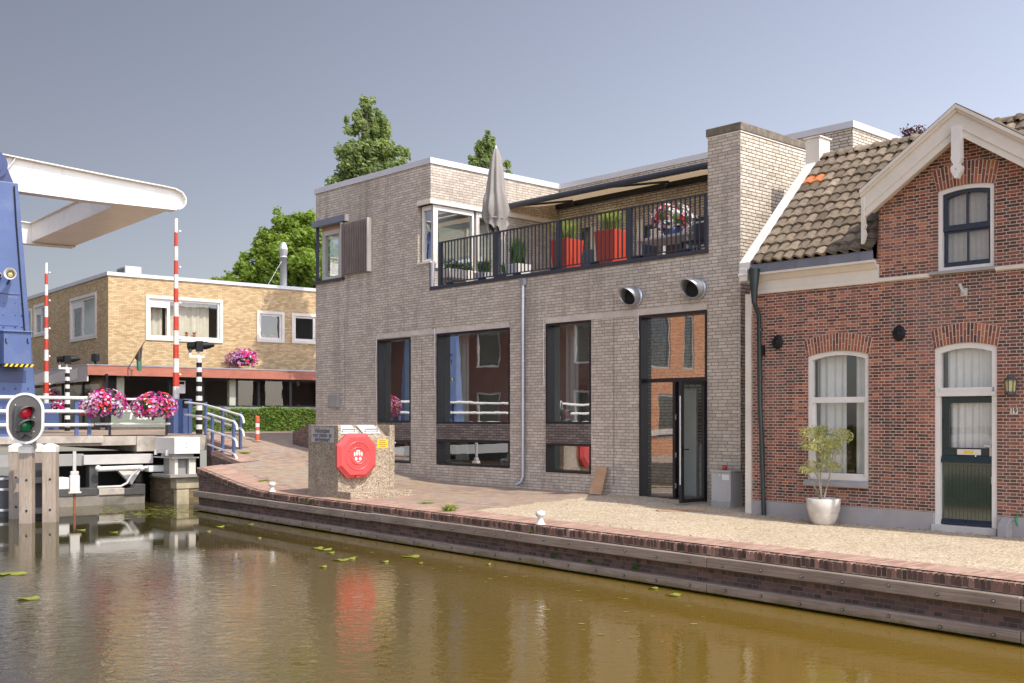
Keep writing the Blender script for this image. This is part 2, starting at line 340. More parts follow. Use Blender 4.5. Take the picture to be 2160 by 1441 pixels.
c = ramp(n_, [(0, (.30,.23,.15)), (.4, (.50,.40,.28)), (.8, (.60,.51,.38)), (1, (.72,.65,.52))], sp_.outputs[0]).outputs[0]
big = noise(n_, .9, 6, wc, .65); c = mixc(n_, .6, c, ramp(n_, [(.3, (.72,.68,.6)), (.7, (1.1,1.08,1.05))], big.outputs[0]).outputs[0], 'MULTIPLY')
st_ = noise(n_, .45, 7, wc, .7, .4); c = mixc(n_, ramp(n_, [(.52, (0,0,0)), (.70, (.5,.5,.5))], st_.outputs[0]).outputs[0], c, (.30,.24,.165))
sp2 = noise(n_, 11, 3, wc, .7); c = mixc(n_, ramp(n_, [(.66, (0,0,0)), (.74, (.55,.55,.55))], sp2.outputs[0]).outputs[0], c, (.22,.17,.11))
n_.links.new(c, b_.inputs['Base Color']); b_.inputs['Roughness'].default_value = .9; bump(n_, vo.outputs['Distance'], .6, .006, b_); M['gravel'] = m
m, n_, b_ = mat0('terrazzo_concrete'); wc = wcoord(n_)
vo = nd(n_, 'ShaderNodeTexVoronoi'); vo.inputs['Scale'].default_value = 62; n_.links.new(wc, vo.inputs['Vector'])
sp_ = nd(n_, 'ShaderNodeSeparateColor'); n_.links.new(vo.outputs['Color'], sp_.inputs[0])
c = ramp(n_, [(0, (.16,.12,.09)), (.35, (.34,.27,.2)), (.75, (.52,.44,.34)), (1, (.64,.57,.46))], sp_.outputs[0]).outputs[0]
big = noise(n_, 2.2, 6, wc, .7); c = mixc(n_, .75, c, ramp(n_, [(.3, (.55,.52,.46)), (.7, (1.1,1.08,1.02))], big.outputs[0]).outputs[0], 'MULTIPLY')
n_.links.new(c, b_.inputs['Base Color']); b_.inputs['Roughness'].default_value = .85; bump(n_, vo.outputs['Distance'], .4, .003, b_); M['terrazzo'] = m
# turbid canal water
m, n_, b_ = mat0('canal_water')
v = mapped(n_, 1, 1, 1, 'Object', 0.0); mp1 = nd(n_, 'ShaderNodeMapping'); n_.links.new(v, mp1.inputs[0]); mp1.inputs['Scale'].default_value = (1.0, 1.25, 1); mp1.inputs['Rotation'].default_value = (0, 0, .25)
w1 = noise(n_, 6.2, 3, mp1.outputs[0], .6, .6); w3 = noise(n_, 1.7, 2, mp1.outputs[0], .5, .3); w2 = noise(n_, .3, 3, v, .6)
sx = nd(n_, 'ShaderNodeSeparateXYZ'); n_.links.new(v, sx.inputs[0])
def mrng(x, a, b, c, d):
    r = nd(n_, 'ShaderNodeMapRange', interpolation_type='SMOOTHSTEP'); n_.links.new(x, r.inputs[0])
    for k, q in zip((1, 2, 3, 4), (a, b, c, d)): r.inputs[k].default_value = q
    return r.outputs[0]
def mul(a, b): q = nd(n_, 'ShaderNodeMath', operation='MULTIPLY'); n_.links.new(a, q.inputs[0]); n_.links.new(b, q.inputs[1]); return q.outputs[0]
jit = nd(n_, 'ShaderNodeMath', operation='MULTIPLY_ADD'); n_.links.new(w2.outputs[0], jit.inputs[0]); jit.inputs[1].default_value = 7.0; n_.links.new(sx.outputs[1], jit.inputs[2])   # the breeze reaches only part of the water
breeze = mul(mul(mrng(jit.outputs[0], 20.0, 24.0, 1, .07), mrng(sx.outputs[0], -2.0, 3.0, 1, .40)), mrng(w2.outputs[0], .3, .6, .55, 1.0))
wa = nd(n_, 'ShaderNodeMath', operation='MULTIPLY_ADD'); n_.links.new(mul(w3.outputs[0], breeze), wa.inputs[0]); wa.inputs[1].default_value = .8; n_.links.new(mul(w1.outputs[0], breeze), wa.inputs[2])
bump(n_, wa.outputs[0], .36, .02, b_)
n_.links.new(mixc(n_, mrng(sx.outputs[0], -8.0, 4.5, 0, 1), (.052, .044, .015), (.165, .104, .016)), b_.inputs['Base Color'])  # left darkened in the colour to imitate shaded, more mirror-like water
b_.inputs['Roughness'].default_value = .03; b_.inputs['IOR'].default_value = 1.42; b_.inputs['Specular IOR Level'].default_value = .5
M['water'] = m
M['wood_grey'] = wood('weathered_timber', (.20,.16,.132), (.43,.35,.29), algae=True)
M['pile'] = wood('pile_timber', (.27,.22,.17), (.46,.39,.32), along=14, across=1.2)
M['slat'] = wood('shutter_timber', (.15,.12,.11), (.27,.225,.20), along=20, across=1.5)
M['ply'] = wood('plain_board', (.42,.26,.15), (.52,.34,.21), along=2, across=8, bd=.0005)
M['white'] = pm('white_paint', (.74,.71,.66), .45, var=.08, scale=3, dirt=(.55,.50,.43), dk=.35)
M['cream'] = pm('cream_paint', (.71,.655,.57), .5, var=.1, scale=2, dirt=(.50,.43,.34), dk=.4)
M['lintel'] = pm('lintel_concrete', (.58,.51,.44), .8, var=.18, scale=4, bmp=.001)
M['concrete'] = pm('weathered_concrete', (.46,.41,.35), .9, var=.35, scale=2.5, bmp=.004, dirt=(.22,.19,.16))
M['concrete_dark'] = pm('damp_concrete', (.26,.23,.19), .85, var=.35, scale=2, bmp=.004, dirt=(.12,.11,.08))
M['plinth'] = pm('grey_plinth', (.36,.34,.335), .8, var=.12, scale=2, bmp=.001, dirt=(.28,.26,.25))
M['black_frame'] = pm('black_frame', (.012,.012,.016), .35, var=.2)
M['charcoal'] = pm('charcoal_steel', (.035,.04,.055), .4, var=.2)
M['zinc'] = pm('zinc', (.46,.48,.53), .38, metal=.75, var=.15, scale=2)
M['zinc_dull'] = pm('dull_zinc', (.20,.22,.27), .5, metal=.3, var=.2, scale=2)
M['alu'] = pm('aluminium_edge', (.62,.62,.64), .5, metal=.35, var=.05, scale=1)
M['steel'] = pm('stainless_steel', (.74,.74,.73), .38, metal=.55, var=.1)
M['blue'] = pm('blue_paint', (.075,.118,.265), .38, var=.16, scale=1.4, spec=.45, dirt=(.15,.19,.30), dk=.55, rust=.45)
M['blue_dark'] = pm('dark_blue_paint', (.035,.055,.16), .35, var=.15)
M['bridge_white'] = pm('bridge_white', (.78,.755,.70), .4, var=.07, scale=1.8, dirt=(.52,.45,.36), dk=.45, rust=.22)
M['red_paint'] = pm('red_paint', (.55,.055,.03), .4, var=.1)
M['buoy_red'] = pm('lifebuoy_red', (.66,.085,.085), .35, var=.06, scale=3)
M['orange_red'] = pm('bollard_red', (.62,.12,.045), .45, var=.1)
M['planter_red'] = pm('planter_red', (.56,.065,.03), .4, var=.08)
M['black'] = pm('black_plastic', (.010,.010,.011), .5, var=.2, spec=.3)
M['dark_grey'] = pm('dark_grey', (.07,.068,.065), .5, var=.15)
M['mid_grey'] = pm('mid_grey_paint', (.30,.29,.27), .5, var=.12, scale=2)
M['light_grey'] = pm('light_grey_paint', (.52,.50,.47), .5, var=.12, scale=2)
M['cab_grey'] = pm('cabinet_grey', (.44,.43,.42), .5, var=.08, scale=2)
M['green_door'] = pm('green_door_paint', (.006,.035,.022), .12, var=.2, spec=.7, rv=.04)
M['green_dark'] = pm('dark_green_paint', (.016,.03,.028), .3, var=.2)
M['sash'] = pm('navy_sash', (.012,.02,.04), .3, var=.2)
M['pipe_green'] = pm('dark_green_pipe', (.02,.032,.035), .35, var=.2)
M['yellow'] = pm('yellow_paint', (.75,.53,.03), .5, var=.05)
M['fascia_red'] = wood('red_cedar_fascia', (.34,.12,.08), (.48,.20,.14), along=.6, across=14, rough=.55, bd=.001)
M['sage'] = pm('sage_green_panel', (.20,.24,.19), .5, var=.08)
M['sage_light'] = pm('pale_sage_pillar', (.42,.44,.36), .6, var=.08)
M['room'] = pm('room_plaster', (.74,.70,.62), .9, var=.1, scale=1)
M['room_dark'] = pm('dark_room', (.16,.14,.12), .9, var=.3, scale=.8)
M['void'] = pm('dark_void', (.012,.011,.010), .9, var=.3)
M['curtain'] = pm('net_curtain', (.70,.70,.68), .9, var=.06, scale=8)
M['curtain_beige'] = pm('beige_curtain', (.70,.65,.52), .9, var=.1, scale=4)
M['curtain_green'] = pm('pale_green_curtain', (.42,.52,.46), .9, var=.1)
M['parasol'] = pm('taupe_canvas', (.285,.262,.24), .9, var=.1, scale=5, bmp=.001)
M['pot'] = pm('pale_stone_pot', (.60,.56,.50), .75, var=.2, scale=6, dirt=(.40,.33,.25), bmp=.002)
M['white_pot'] = pm('white_pot', (.72,.70,.66), .4, var=.05)
M['soil'] = pm('soil', (.05,.035,.022), .95, var=.4, scale=20, bmp=.01)
M['bark'] = pm('bark', (.16,.125,.095), .9, var=.35, scale=12, bmp=.004)
M['bark_pale'] = pm('pale_bark', (.34,.29,.22), .9, var=.3, scale=14, bmp=.003)
M['bitumen'] = pm('roof_felt', (.10,.10,.10), .9, var=.2, scale=2)
M['floor_tile'] = pm('terrace_tiles', (.33,.30,.27), .8, var=.15, scale=4)
M['cap_stone'] = pm('mossy_cap', (.19,.16,.12), .95, var=.45, scale=7, bmp=.006, dirt=(.07,.065,.045))
M['lamp_glass'] = pm('amber_glass', (.50,.46,.22), .25, var=.2, scale=20)
M['lantern'] = pm('paper_lantern', (.56,.45,.34), .8, var=.08)
M['rust'] = pm('rusty_steel', (.28,.11,.05), .8, var=.3)
M['sign_grey'] = pm('sign_plate', (.46,.45,.45), .45, var=.05)
M['paper'] = pm('paper', (.70,.69,.66), .8, var=.05)
M['canvas_awning'] = None
m, n_, b_ = mat0('striped_awning'); tc = nd(n_, 'ShaderNodeTexCoord'); wv = nd(n_, 'ShaderNodeTexWave', bands_direction='X'); wv.inputs['Scale'].default_value = 2.2
n_.links.new(mapped(n_, 1, 1), wv.inputs['Vector']); c = ramp(n_, [(.35, (.60,.47,.30)), (.5, (.34,.25,.15))], wv.outputs[0]).outputs[0]; n_.links.new(c, b_.inputs['Base Color']); b_.inputs['Roughness'].default_value = .9
tr = nd(n_, 'ShaderNodeBsdfTranslucent'); n_.links.new(c, tr.inputs[0]); mx = nd(n_, 'ShaderNodeMixShader'); mx.inputs[0].default_value = .45; out = n_.nodes['Material Output']
n_.links.new(b_.outputs[0], mx.inputs[1]); n_.links.new(tr.outputs[0], mx.inputs[2]); n_.links.new(mx.outputs[0], out.inputs[0]); M['canvas_awning'] = m
M['tile'] = rndmat('roof_tile', [(0, (.11,.083,.057)), (.5, (.205,.16,.112)), (.93, (.315,.25,.178)), (.95, (.52,.17,.06)), (1, (.55,.19,.07))], .85, .6, 14, .004)
M['voussoir'] = rndmat('arch_brick', [(0, (.09,.05,.04)), (.4, (.22,.075,.05)), (.75, (.36,.12,.06)), (1, (.46,.17,.08))], .85, .35)
M['mortar'] = pm('pale_mortar', (.64,.54,.45), .9, var=.15)
M['edge_brick'] = rndmat('edge_brick', [(0, (.08,.052,.042)), (.6, (.17,.10,.08)), (.9, (.28,.155,.12)), (1, (.42,.24,.19))], .9, .5, 45)
M['leaf_lime'] = leafmat('maple_leaves', [(0, (.10,.165,.025)), (.5, (.235,.33,.055)), (1, (.36,.46,.10))], .5)
M['leaf_tree'] = leafmat('poplar_leaves', [(0, (.10,.145,.055)), (.5, (.23,.295,.12)), (1, (.39,.46,.21))], .5)
M['leaf_hedge'] = leafmat('hedge_leaves', [(0, (.035,.08,.012)), (.5, (.12,.21,.03)), (1, (.27,.39,.06))])
M['leaf_plain'] = leafmat('plain_leaves', [(0, (.03,.08,.02)), (1, (.12,.22,.05))])
M['leaf_olive'] = leafmat('olive_leaves', [(0, (.26,.29,.11)), (.5, (.48,.49,.24)), (1, (.70,.69,.44))], .45)
M['leaf_grass'] = leafmat('grass_blades', [(0, (.18,.24,.06)), (1, (.46,.50,.18))])
M['leaf_plum'] = leafmat('plum_leaves', [(0, (.05,.015,.02)), (1, (.12,.03,.04))])
M['lily'] = leafmat('lily_pad', [(0, (.16,.19,.02)), (1, (.32,.34,.05))], .1)
M['petals'] = rndmat('petals', [(0, (.55,.02,.20)), (.30, (.62,.05,.28)), (.31, (.72,.66,.66)), (.52, (.75,.72,.74)), (.53, (.33,.16,.50)), (.68, (.45,.30,.62)), (.69, (.62,.05,.05)), (.80, (.65,.08,.06)), (.81, (.60,.20,.42)), (1, (.66,.30,.50))], .7, 0, spec=.2)
M['petals_white'] = rndmat('white_petals', [(0, (.72,.68,.66)), (.55, (.75,.70,.70)), (.56, (.62,.25,.36)), (.8, (.66,.3,.42)), (.81, (.58,.05,.05)), (1, (.6,.07,.06))], .7, 0, spec=.2)
M['petals_magenta'] = rndmat('magenta_petals', [(0, (.55,.02,.18)), (1, (.66,.08,.34))], .7, 0, spec=.2)
M['glass'] = glass('window_glass', .42)
M['glass_house'] = glass('old_window_glass', .10, (.93,.94,.93))
M['glass_clear'] = glass('clear_glass', .04, (.88,.94,.91), .8)
M['glass_shop'] = glass('shop_glass', .06, fm=1.0)
M['signal_red'] = pm('red_lens', (.60,.01,.03), .25, var=.1)
M['signal_green'] = pm('green_lens', (.01,.16,.06), .25, var=.1)
M['abut_stone'] = pm('abutment_stone', (.47,.40,.27), .9, var=.25, scale=4, bmp=.004, dirt=(.30,.27,.14))
M['sig_grey'] = pm('signal_board_grey', (.105,.10,.095), .6, var=.1)
M['hood'] = pm('hood_grey', (.13,.125,.12), .6, var=.15)
M['dark_red'] = brick('dark_red_brick', [(0, (.07,.025,.02)), (1, (.17,.05,.035))], (.16,.11,.09), .21, .06, .01)
M['joint'] = pm('dirty_joint', (.36,.29,.24), .95, var=.35, scale=6, dirt=(.18,.15,.12))
M['lace'] = pm('lace_curtain', (.46,.385,.31), .9, var=.12, scale=9)
_b = M['green_door'].node_tree.nodes['Principled BSDF']; _b.inputs['Coat Weight'].default_value = 1.0; _b.inputs['Coat Roughness'].default_value = .06; _b.inputs['Coat IOR'].default_value = 1.7
M['litter'] = rndmat('dry_litter', [(0, (.10,.07,.04)), (.5, (.24,.17,.09)), (.8, (.42,.34,.22)), (1, (.22,.24,.08))], .9, 0)
# ------------------------------------------------------------------ water and ground
def ppix(px, a):
    u = (px-CX)/F; x0 = K0.x+a*DA.x; y0 = K0.y+a*DA.y
    return (u*y0-x0)/(DP.x-u*DP.y)
def az(px, py, a):                                         # height on the plane a = const
    p = ppix(px, a); Y = K0.y+a*DA.y+p*DP.y; return EYE-(py-HY)/F*Y
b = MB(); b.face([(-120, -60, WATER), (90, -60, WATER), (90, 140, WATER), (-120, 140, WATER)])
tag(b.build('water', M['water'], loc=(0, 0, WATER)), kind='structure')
b = MB(); b.face([(-500, -400, -3.0), (500, -400, -3.0), (500, 900, -3.0), (-500, 900, -3.0)])
tag(b.build('ground', M['soil'], loc=(0, 0, -3.0)), kind='structure')
def frange(a, b_, s):
    n = max(1, round((b_-a)/s)); return [a+(b_-a)*i/n for i in range(n+1)]
AL = sorted(set(frange(-26, 3.66, .5)+[3.66, 4.2, 4.8, 5.6, 6.2, 6.8, 7.4]+frange(7.4, 60, 1.2)))
PL = sorted(set([0, .7, 1.25, 1.9, 2.4]+frange(2.4, 8, .5)+frange(8, 60, 1.6)))
def land(a, p):
    if a < 3.66: return p > 0
    if a < 5.6: return p > 1.25
    if a < 7.4: return p > 1.9
    return p > 2.0 or a > 18
b = MB()
for i in range(len(AL)-1):
    for j in range(len(PL)-1):
        am, pm_ = (AL[i]+AL[i+1])/2, (PL[j]+PL[j+1])/2
        if not land(am, pm_): continue
        q = [AP(a, p, 0) for a, p in ((AL[i], PL[j]), (AL[i+1], PL[j]), (AL[i+1], PL[j+1]), (AL[i], PL[j+1]))]
        b.face([(v.x, v.y, H(v.x, v.y)) for v in q], smooth=True)
tag(b.build('pavement', M['pavers'], loc=(0, 0, 0), weld=True), kind='structure')
# exposed aggregate sheet in front of the houses
b = MB(); TL = frange(-16, 2.45, .3)
def edge_o(t):                                              # where the inner line of the coping crosses this column
    lo, hi = -2.0, 30.0
    for _ in range(40):
        mid = (lo+hi)/2; v = FP(t, mid, 0)
        if to_ap(v.x, v.y)[1] > .71: lo = mid
        else: hi = mid
    return lo
rows = []
for k, t in enumerate(TL):
    e = edge_o(t); j0 = 0
    rows.append([FP(t+(.10*math.sin(q*2.3)+.06*math.sin(q*5.1) if k == len(TL)-1 else 0), -.15+(e+.15)*q/16, 0) for q in range(17)])
for i in range(len(rows)-1):
    for q in range(16): b.face([(v.x, v.y, H(v.x, v.y)+.006) for v in (rows[i][q], rows[i+1][q], rows[i+1][q+1], rows[i][q+1])], smooth=True)
tag(b.build('gravel_path', M['gravel'], loc=(5, 16, 0), weld=True), kind='structure')
# ------------------------------------------------------------------ quay wall
A0, A1 = -26.0, 3.66
def Hc(a, p=0): v = AP(a, p, 0); return H(v.x, v.y)
q = thing('quay_wall', AP(-8, 0, WATER), 'long dark brick canal quay wall with two timber fender beams and brick coping', 'quay wall')
b = MB()
for i in range(len(AL)-1):
    a, c = AL[i], AL[i+1]
    if c <= A1+1e-6: b.face([AP(a, .05, -1.2), AP(c, .05, -1.2), AP(c, .05, Hc(c)-.02), AP(a, .05, Hc(a)-.02)])
b.face([AP(A1-.03, .05, -1.2), AP(A1-.03, 1.3, -1.2), AP(A1-.03, 1.3, Hc(A1, 1.3)), AP(A1-.03, .05, Hc(A1)-.02)])
b.build('brick_face', M['quay_brick'], q)
b = MB()
for i in range(len(AL)-1):
    a, c = AL[i], AL[i+1]
    if c > A1+1e-6: continue
    def top(a_, p_): v = AP(a_, p_, 0); return Vector((v.x, v.y, H(v.x, v.y)+.016))
    for p0, p1 in ((.10, .40), (.40, .70)):
        b.face([top(a, p0), top(c, p0), top(c, p1), top(a, p1)], uv=[(p0*.72+.02, a), (p0*.72+.02, c), (p1*.72+.02, c), (p1*.72+.02, a)], smooth=True)
b.face([AP(A1, 0, .2), AP(A1, .7, .2), AP(A1, .7, Hc(A1)+.016), AP(A1, 0, Hc(A1)+.016)])
b.build('coping', M['coping_brick'], q, norm=False)
b = MB(); a = A0
while a < A1-.05:
    w = .056+random.uniform(-.004, .004); zt_ = Hc(a+.03)+.012+random.uniform(-.008, .004); d = random.uniform(-.004, .008); z0 = zt_-.112
    rr = random.random()
    P = [(0, 0), (w, 0), (w, .088), (w*.8, .108), (w*.2, .108), (0, .088)]
    b.prism(lambda x, y, z: AP(a+x, y, z0+z), P, -.012+d, .115, 0, rr)
    a += w+.011
b.build('edge_bricks', M['edge_brick'], q)
b = MB()
for i in range(len(AL)-1):
    a, c = AL[i], AL[i+1]
    if c <= A1+1e-6: b.face([AP(a, -.003, Hc(a)-.115), AP(c, -.003, Hc(c)-.115), AP(c, -.003, Hc(c)-.012), AP(a, -.003, Hc(a)-.012)])
b.build('mortar_bed', M['joint'], q)
joints = [A1+.02]+[apix(px, -.09) for px in (567, 778, 1068, 1490, 2153)]+[-21.5, A0]
bolt_mb = None
for row, (z0, z1) in enumerate(((-.275, -.125), (-.615, -.485))):
    for i in range(len(joints)-1):
        j1, j0 = joints[i]-.004, joints[i+1]+.004
        b = MB(); dz = random.uniform(-.006, .006)
        n = max(2, int((j1-j0)/.5))
        for k in range(n):
            u0, u1 = j0+(j1-j0)*k/n, j0+(j1-j0)*(k+1)/n
        b.box(AP, j0, j1, -.10, .06, z0+dz, z1+dz)
        beam = b.build('timber_beam', M['wood_grey'], q, bevel=.012)
        s_ = j0+.28
        while s_ < j1-.1:
            c = AP(s_, -.104, (z0+z1)/2+dz+random.uniform(-.02, .02)); d = -Vector((DP.x, DP.y, 0)); bb = MB()
            bb.tube([c, c+d*.012], .021, 10, 0, smooth=False); bb.tube([c+d*.004, c+d*.02], .012, 6, 1, smooth=False); bb.build('bolt', [M['dark_grey'], M['mid_grey']], beam); s_ += .62+random.uniform(-.04, .04)
# stepped brick walls where the pavement climbs to the bridge
def ramp_wall(a0, a1, p0, label):
    q = thing('ramp_wall', AP((a0+a1)/2, p0, WATER), label, 'wall')
    b = MB(); n = 6; L = [a0+(a1-a0)*i/n for i in range(n+1)]
    for i in range(n): b.face([AP(L[i], p0, -1.2), AP(L[i+1], p0, -1.2), AP(L[i+1], p0, Hc(L[i+1], p0)), AP(L[i], p0, Hc(L[i], p0))])
    b.face([AP(a1, p0, -1.2), AP(a1, p0+1, -1.2), AP(a1, p0+1, Hc(a1, p0+1)), AP(a1, p0, Hc(a1, p0))])
    b.build('brick_face', M['quay_brick'], q)
    b = MB()
    for i in range(n):
        for s0, s1 in ((-.015, .24), (.24, .5)):
            z = lambda a_, s_: AP(a_, p0+s_, Hc(a_, p0+max(s_, 0))+.016)
            b.face([z(L[i], s0), z(L[i+1], s0), z(L[i+1], s1), z(L[i], s1)], uv=[(s0*.72+.02, L[i]), (s0*.72+.02, L[i+1]), (s1*.72+.02, L[i+1]), (s1*.72+.02, L[i])], smooth=True)
        b.face([AP(L[i], p0-.015, Hc(L[i], p0)-.10), AP(L[i+1], p0-.015, Hc(L[i+1], p0)-.10), AP(L[i+1], p0-.015, Hc(L[i+1], p0)+.016), AP(L[i], p0-.015, Hc(L[i], p0)+.016)])
    b.build('coping', M['coping_brick'], q, norm=False)
ramp_wall(3.63, 5.6, 1.25, 'short sloping brick retaining wall under the front row of blue handrail posts')
ramp_wall(5.58, 7.42, 1.9, 'sloping brick retaining wall behind the white machine housing')
# white mooring bollards on the coping
def mooring(px, py, label):
    v = on_z(px, py, 0.02); v.z = H(v.x, v.y)+.016
    b = MB()
    b.lathe(v, [(0.001, 0), (.085, 0), (.085, .02), (.055, .045), (.042, .10), (.046, .13), (.075, .15), (.082, .19), (.06, .225), (.001, .235)], 18)
    o = b.build('mooring_bollard', M['white'], loc=v); tag(o, label, 'bollard', 'white mooring bollards on the quay edge')
mooring(574.5, 1040, 'small white iron mooring bollard left of the concrete waste container')
mooring(1140, 1107, 'small white iron mooring bollard on coping below the downpipe')
# tufts growing out of the quay wall
def tuft(loc, h, n, label, mat='leaf_plain', spread=.06, name='weed', cat='weed', group=None):
    b = MB(); loc = Vector(loc)
    for k in range(n):
        w = random.uniform(0, 6.28); r = random.uniform(.2, 1)*spread; hh = h*random.uniform(.35, 1); wd = .012+.1*h*random.random()*.5
        p0 = loc+Vector((random.uniform(-.3, .3)*spread, random.uniform(-.3, .3)*spread, 0)); p1 = p0+Vector((math.cos(w)*r, math.sin(w)*r, hh)); sd = Vector((-math.sin(w), math.cos(w), 0))*wd
        mid = (p0+p1)/2+Vector((0, 0, hh*.15))
        b.face([p0, mid+sd, p1, mid-sd], smooth=False)
    return tag(b.build(name, M[mat], loc=loc, norm=False), label, cat, group)
for px, zz, h, lab in ((1168, -.46, .09, 'lone green weed rooted on lower quay beam below the white bollard'), (1243, -.46, .07, 'small green weed on lower quay beam under the leaning board'), (1339, -.46, .12, 'largest green weed sprouting on the lower quay beam'), (652, -.10, .10, 'pale weed on upper quay beam below the concrete container'), (1122, -.11, .06, 'tiny weed between coping and upper beam near the bollard')):
    a = apix(px, -.03); tuft(AP(a, -.03, zz), h, 26, lab, group='weeds on the quay wall')
for px, py, h, n, lab in ((515, 957, .06, 70, 'yellowish grass tuft on the ramp at the foot of handrail'), (555, 1015, .04, 90, 'thin grass growing along the coping joint of the ramp'), (948, 1080, .16, 90, 'dry grass tuft between pavement and coping right of the container'), (900, 1062, .035, 70, 'low grass patch on pavement beside the container step'), (722, 1052, .09, 40, 'small green weed at the corner of the container step')):
    v = ground_hit(px, py); tuft(v, h, n, lab, 'leaf_grass', .22, group='grass tufts on the paving')
v = on_z(1615, 1088, 0); 
b = MB()
for k in range(130):
    zc = random.uniform(0, .52); w = random.uniform(0, 6.28); r = .10*random.uniform(.3, 1)*(1.2-zc); c = v+Vector((math.cos(w)*r, math.sin(w)*r, zc)); d = Vector((math.cos(w), math.sin(w), random.uniform(-.3, .5))); sd = d.cross(Vector((0, 0, 1))).normalized()*.016
    b.face([c, c+d*.05+sd, c+d*.11, c+d*.05-sd])
tag(b.build('leafy_weed', M['leaf_plain'], loc=v, norm=False), 'tall leafy green weed at the foot of the dark drainpipe', 'weed')
# lily pads and floating weed
pads = [(668, 1156, .26, 'pale floating leaf nearest the left quay, topmost of the middle patch'), (684, 1159, .3, 'curled floating leaf beside the topmost middle leaf'), (697, 1166, .16, 'small floating leaf just below the curled pair'), (718, 1181, .3, 'floating leaf left of the red reflection top'), (680, 1195, .17, 'round floating leaf under the middle patch'), (738, 1178, .22, 'floating leaf on the red reflection'), (868, 1174, .34, 'largest floating leaf, alone right of red reflection'), (810, 1185, .16, 'small floating leaf right of the red reflection'), (885, 1188, .13, 'tiny floating leaf under the largest one'), (462, 1111, .24, 'floating leaf near the quay end'), (525, 1106, .24, 'yellow floating leaf close along the left quay'), (545, 1135, .14, 'small floating leaf off the left quay'), (1378, 1241, .16, 'floating leaf close to the quay right of centre'), (1420, 1255, .22, 'floating leaf furthest right near the quay'), (438, 1121, .14, 'small floating leaf by the quay corner'), (1030, 1190, .1, 'speck of floating leaf off the middle of the quay'), (240, 1123, .2, 'floating leaf near the timber piles'), (22, 1210, .5, 'floating leaf cluster at left edge of the water'), (60, 1262, .3, 'floating leaf lowest at left edge of the water'), (170, 1118, .22, 'floating leaf beside the rusty gauge post')]
for px, py, r, lab in pads:
    c = on_z(px, py, WATER+.012); b = MB(); n = 14; w0 = random.random()*6.28
    P = []
    for k in range(n):
        w = w0+.25+(2*math.pi-.5)*k/(n-1); rr = r*.5*random.uniform(.8, 1.1); P.append(c+Vector((math.cos(w)*rr, math.sin(w)*rr*.8, .012*math.sin(w*2)+random.uniform(0, .01))))
    for k in range(n-1): b.face([c, P[k], P[k+1]], r=.3+.5*random.random())
    tag(b.build('floating_leaf', M['lily'], loc=c, norm=False), lab, 'leaf', 'leaves floating on the canal')
b = MB()
for k in range(230):
    px = random.uniform(215, 412); py = random.gauss(1079, 7)
    if py < 1066 or py > 1110: continue
    c = on_z(px, py, WATER+.008); r = random.uniform(.015, .05); w0 = random.random()*6
    b.face([c+Vector((math.cos(w0+k2*1.257)*r*1.8, math.sin(w0+k2*1.257)*r, 0)) for k2 in range(5)])
for k in range(70):
    px = random.uniform(420, 1500); py = 1080+(px-415)*.16+random.uniform(12, 130); c = on_z(px, py, WATER+.008); r = random.uniform(.008, .03); w0 = random.random()*6
    b.face([c+Vector((math.cos(w0+k2*1.257)*r*1.8, math.sin(w0+k2*1.257)*r, 0)) for k2 in range(5)])
tag(b.build('duckweed', M['lily'], loc=on_z(310, 1085, WATER), norm=False), 'yellow green floating weed scattered on canal before the bridge abutment', 'duckweed', kind='stuff')
# ------------------------------------------------------------------ window helpers
def window(parent, name, mp, a0, a1, z0, z1, c, fw, depth, fm, gm, vb=(), hb=(), bw=.05, gback=.6, label=None, sill=None, fb=None):
    a0, a1 = min(a0, a1), max(a0, a1); fb = fw if fb is None else fb
    b = MB(); O = [(a0, z0), (a1, z0), (a1, z1), (a0, z1)]; I = [(a0+fw, z0+fb), (a1-fw, z0+fb), (a1-fw, z1-fw), (a0+fw, z1-fw)]
    b.ring(mp, O, I, c, c-depth)
    cm = c-depth*.35; ce = c-depth*.95
    for v in vb: b.box(mp, v-bw/2, v+bw/2, cm, ce, z0+fb-.001, z1-fw+.001)
    for h in hb: b.box(mp, a0+fw-.001, a1-fw+.001, cm+.003, ce-.003, h-bw/2, h+bw/2)
    o = b.build(name, fm, parent)
    if label: o['label'] = label
    g = MB(); cg = c-depth*gback
    g.face([mp(a0+fw, cg, z0+fb), mp(a1-fw, cg, z0+fb), mp(a1-fw, cg, z1-fw), mp(a0+fw, cg, z1-fw)])
    g.build('pane', gm, o)
    return o
def curtain(parent, mp, a0, a1, z0, z1, c, mat, amp=.03, wl=.16, name='curtain', ph=0.0):
    b = MB(); n = max(8, int(abs(a1-a0)/wl*10)); L = []
    for i in range(n+1):
        a = a0+(a1-a0)*i/n; d = amp*(math.sin(2*math.pi*(a-a0)/wl+ph)+.5*math.sin(2*math.pi*(a-a0)/wl*.43+1+ph)); L.append((a, c+d))
    for i in range(n):
        b.face([mp(L[i][0], L[i][1], z0), mp(L[i+1][0], L[i+1][1], z0), mp(L[i+1][0], L[i+1][1]*.5+c*.5, z1), mp(L[i][0], L[i][1]*.5+c*.5, z1)], smooth=True)
    return b.build(name, M[mat], parent, weld=True)
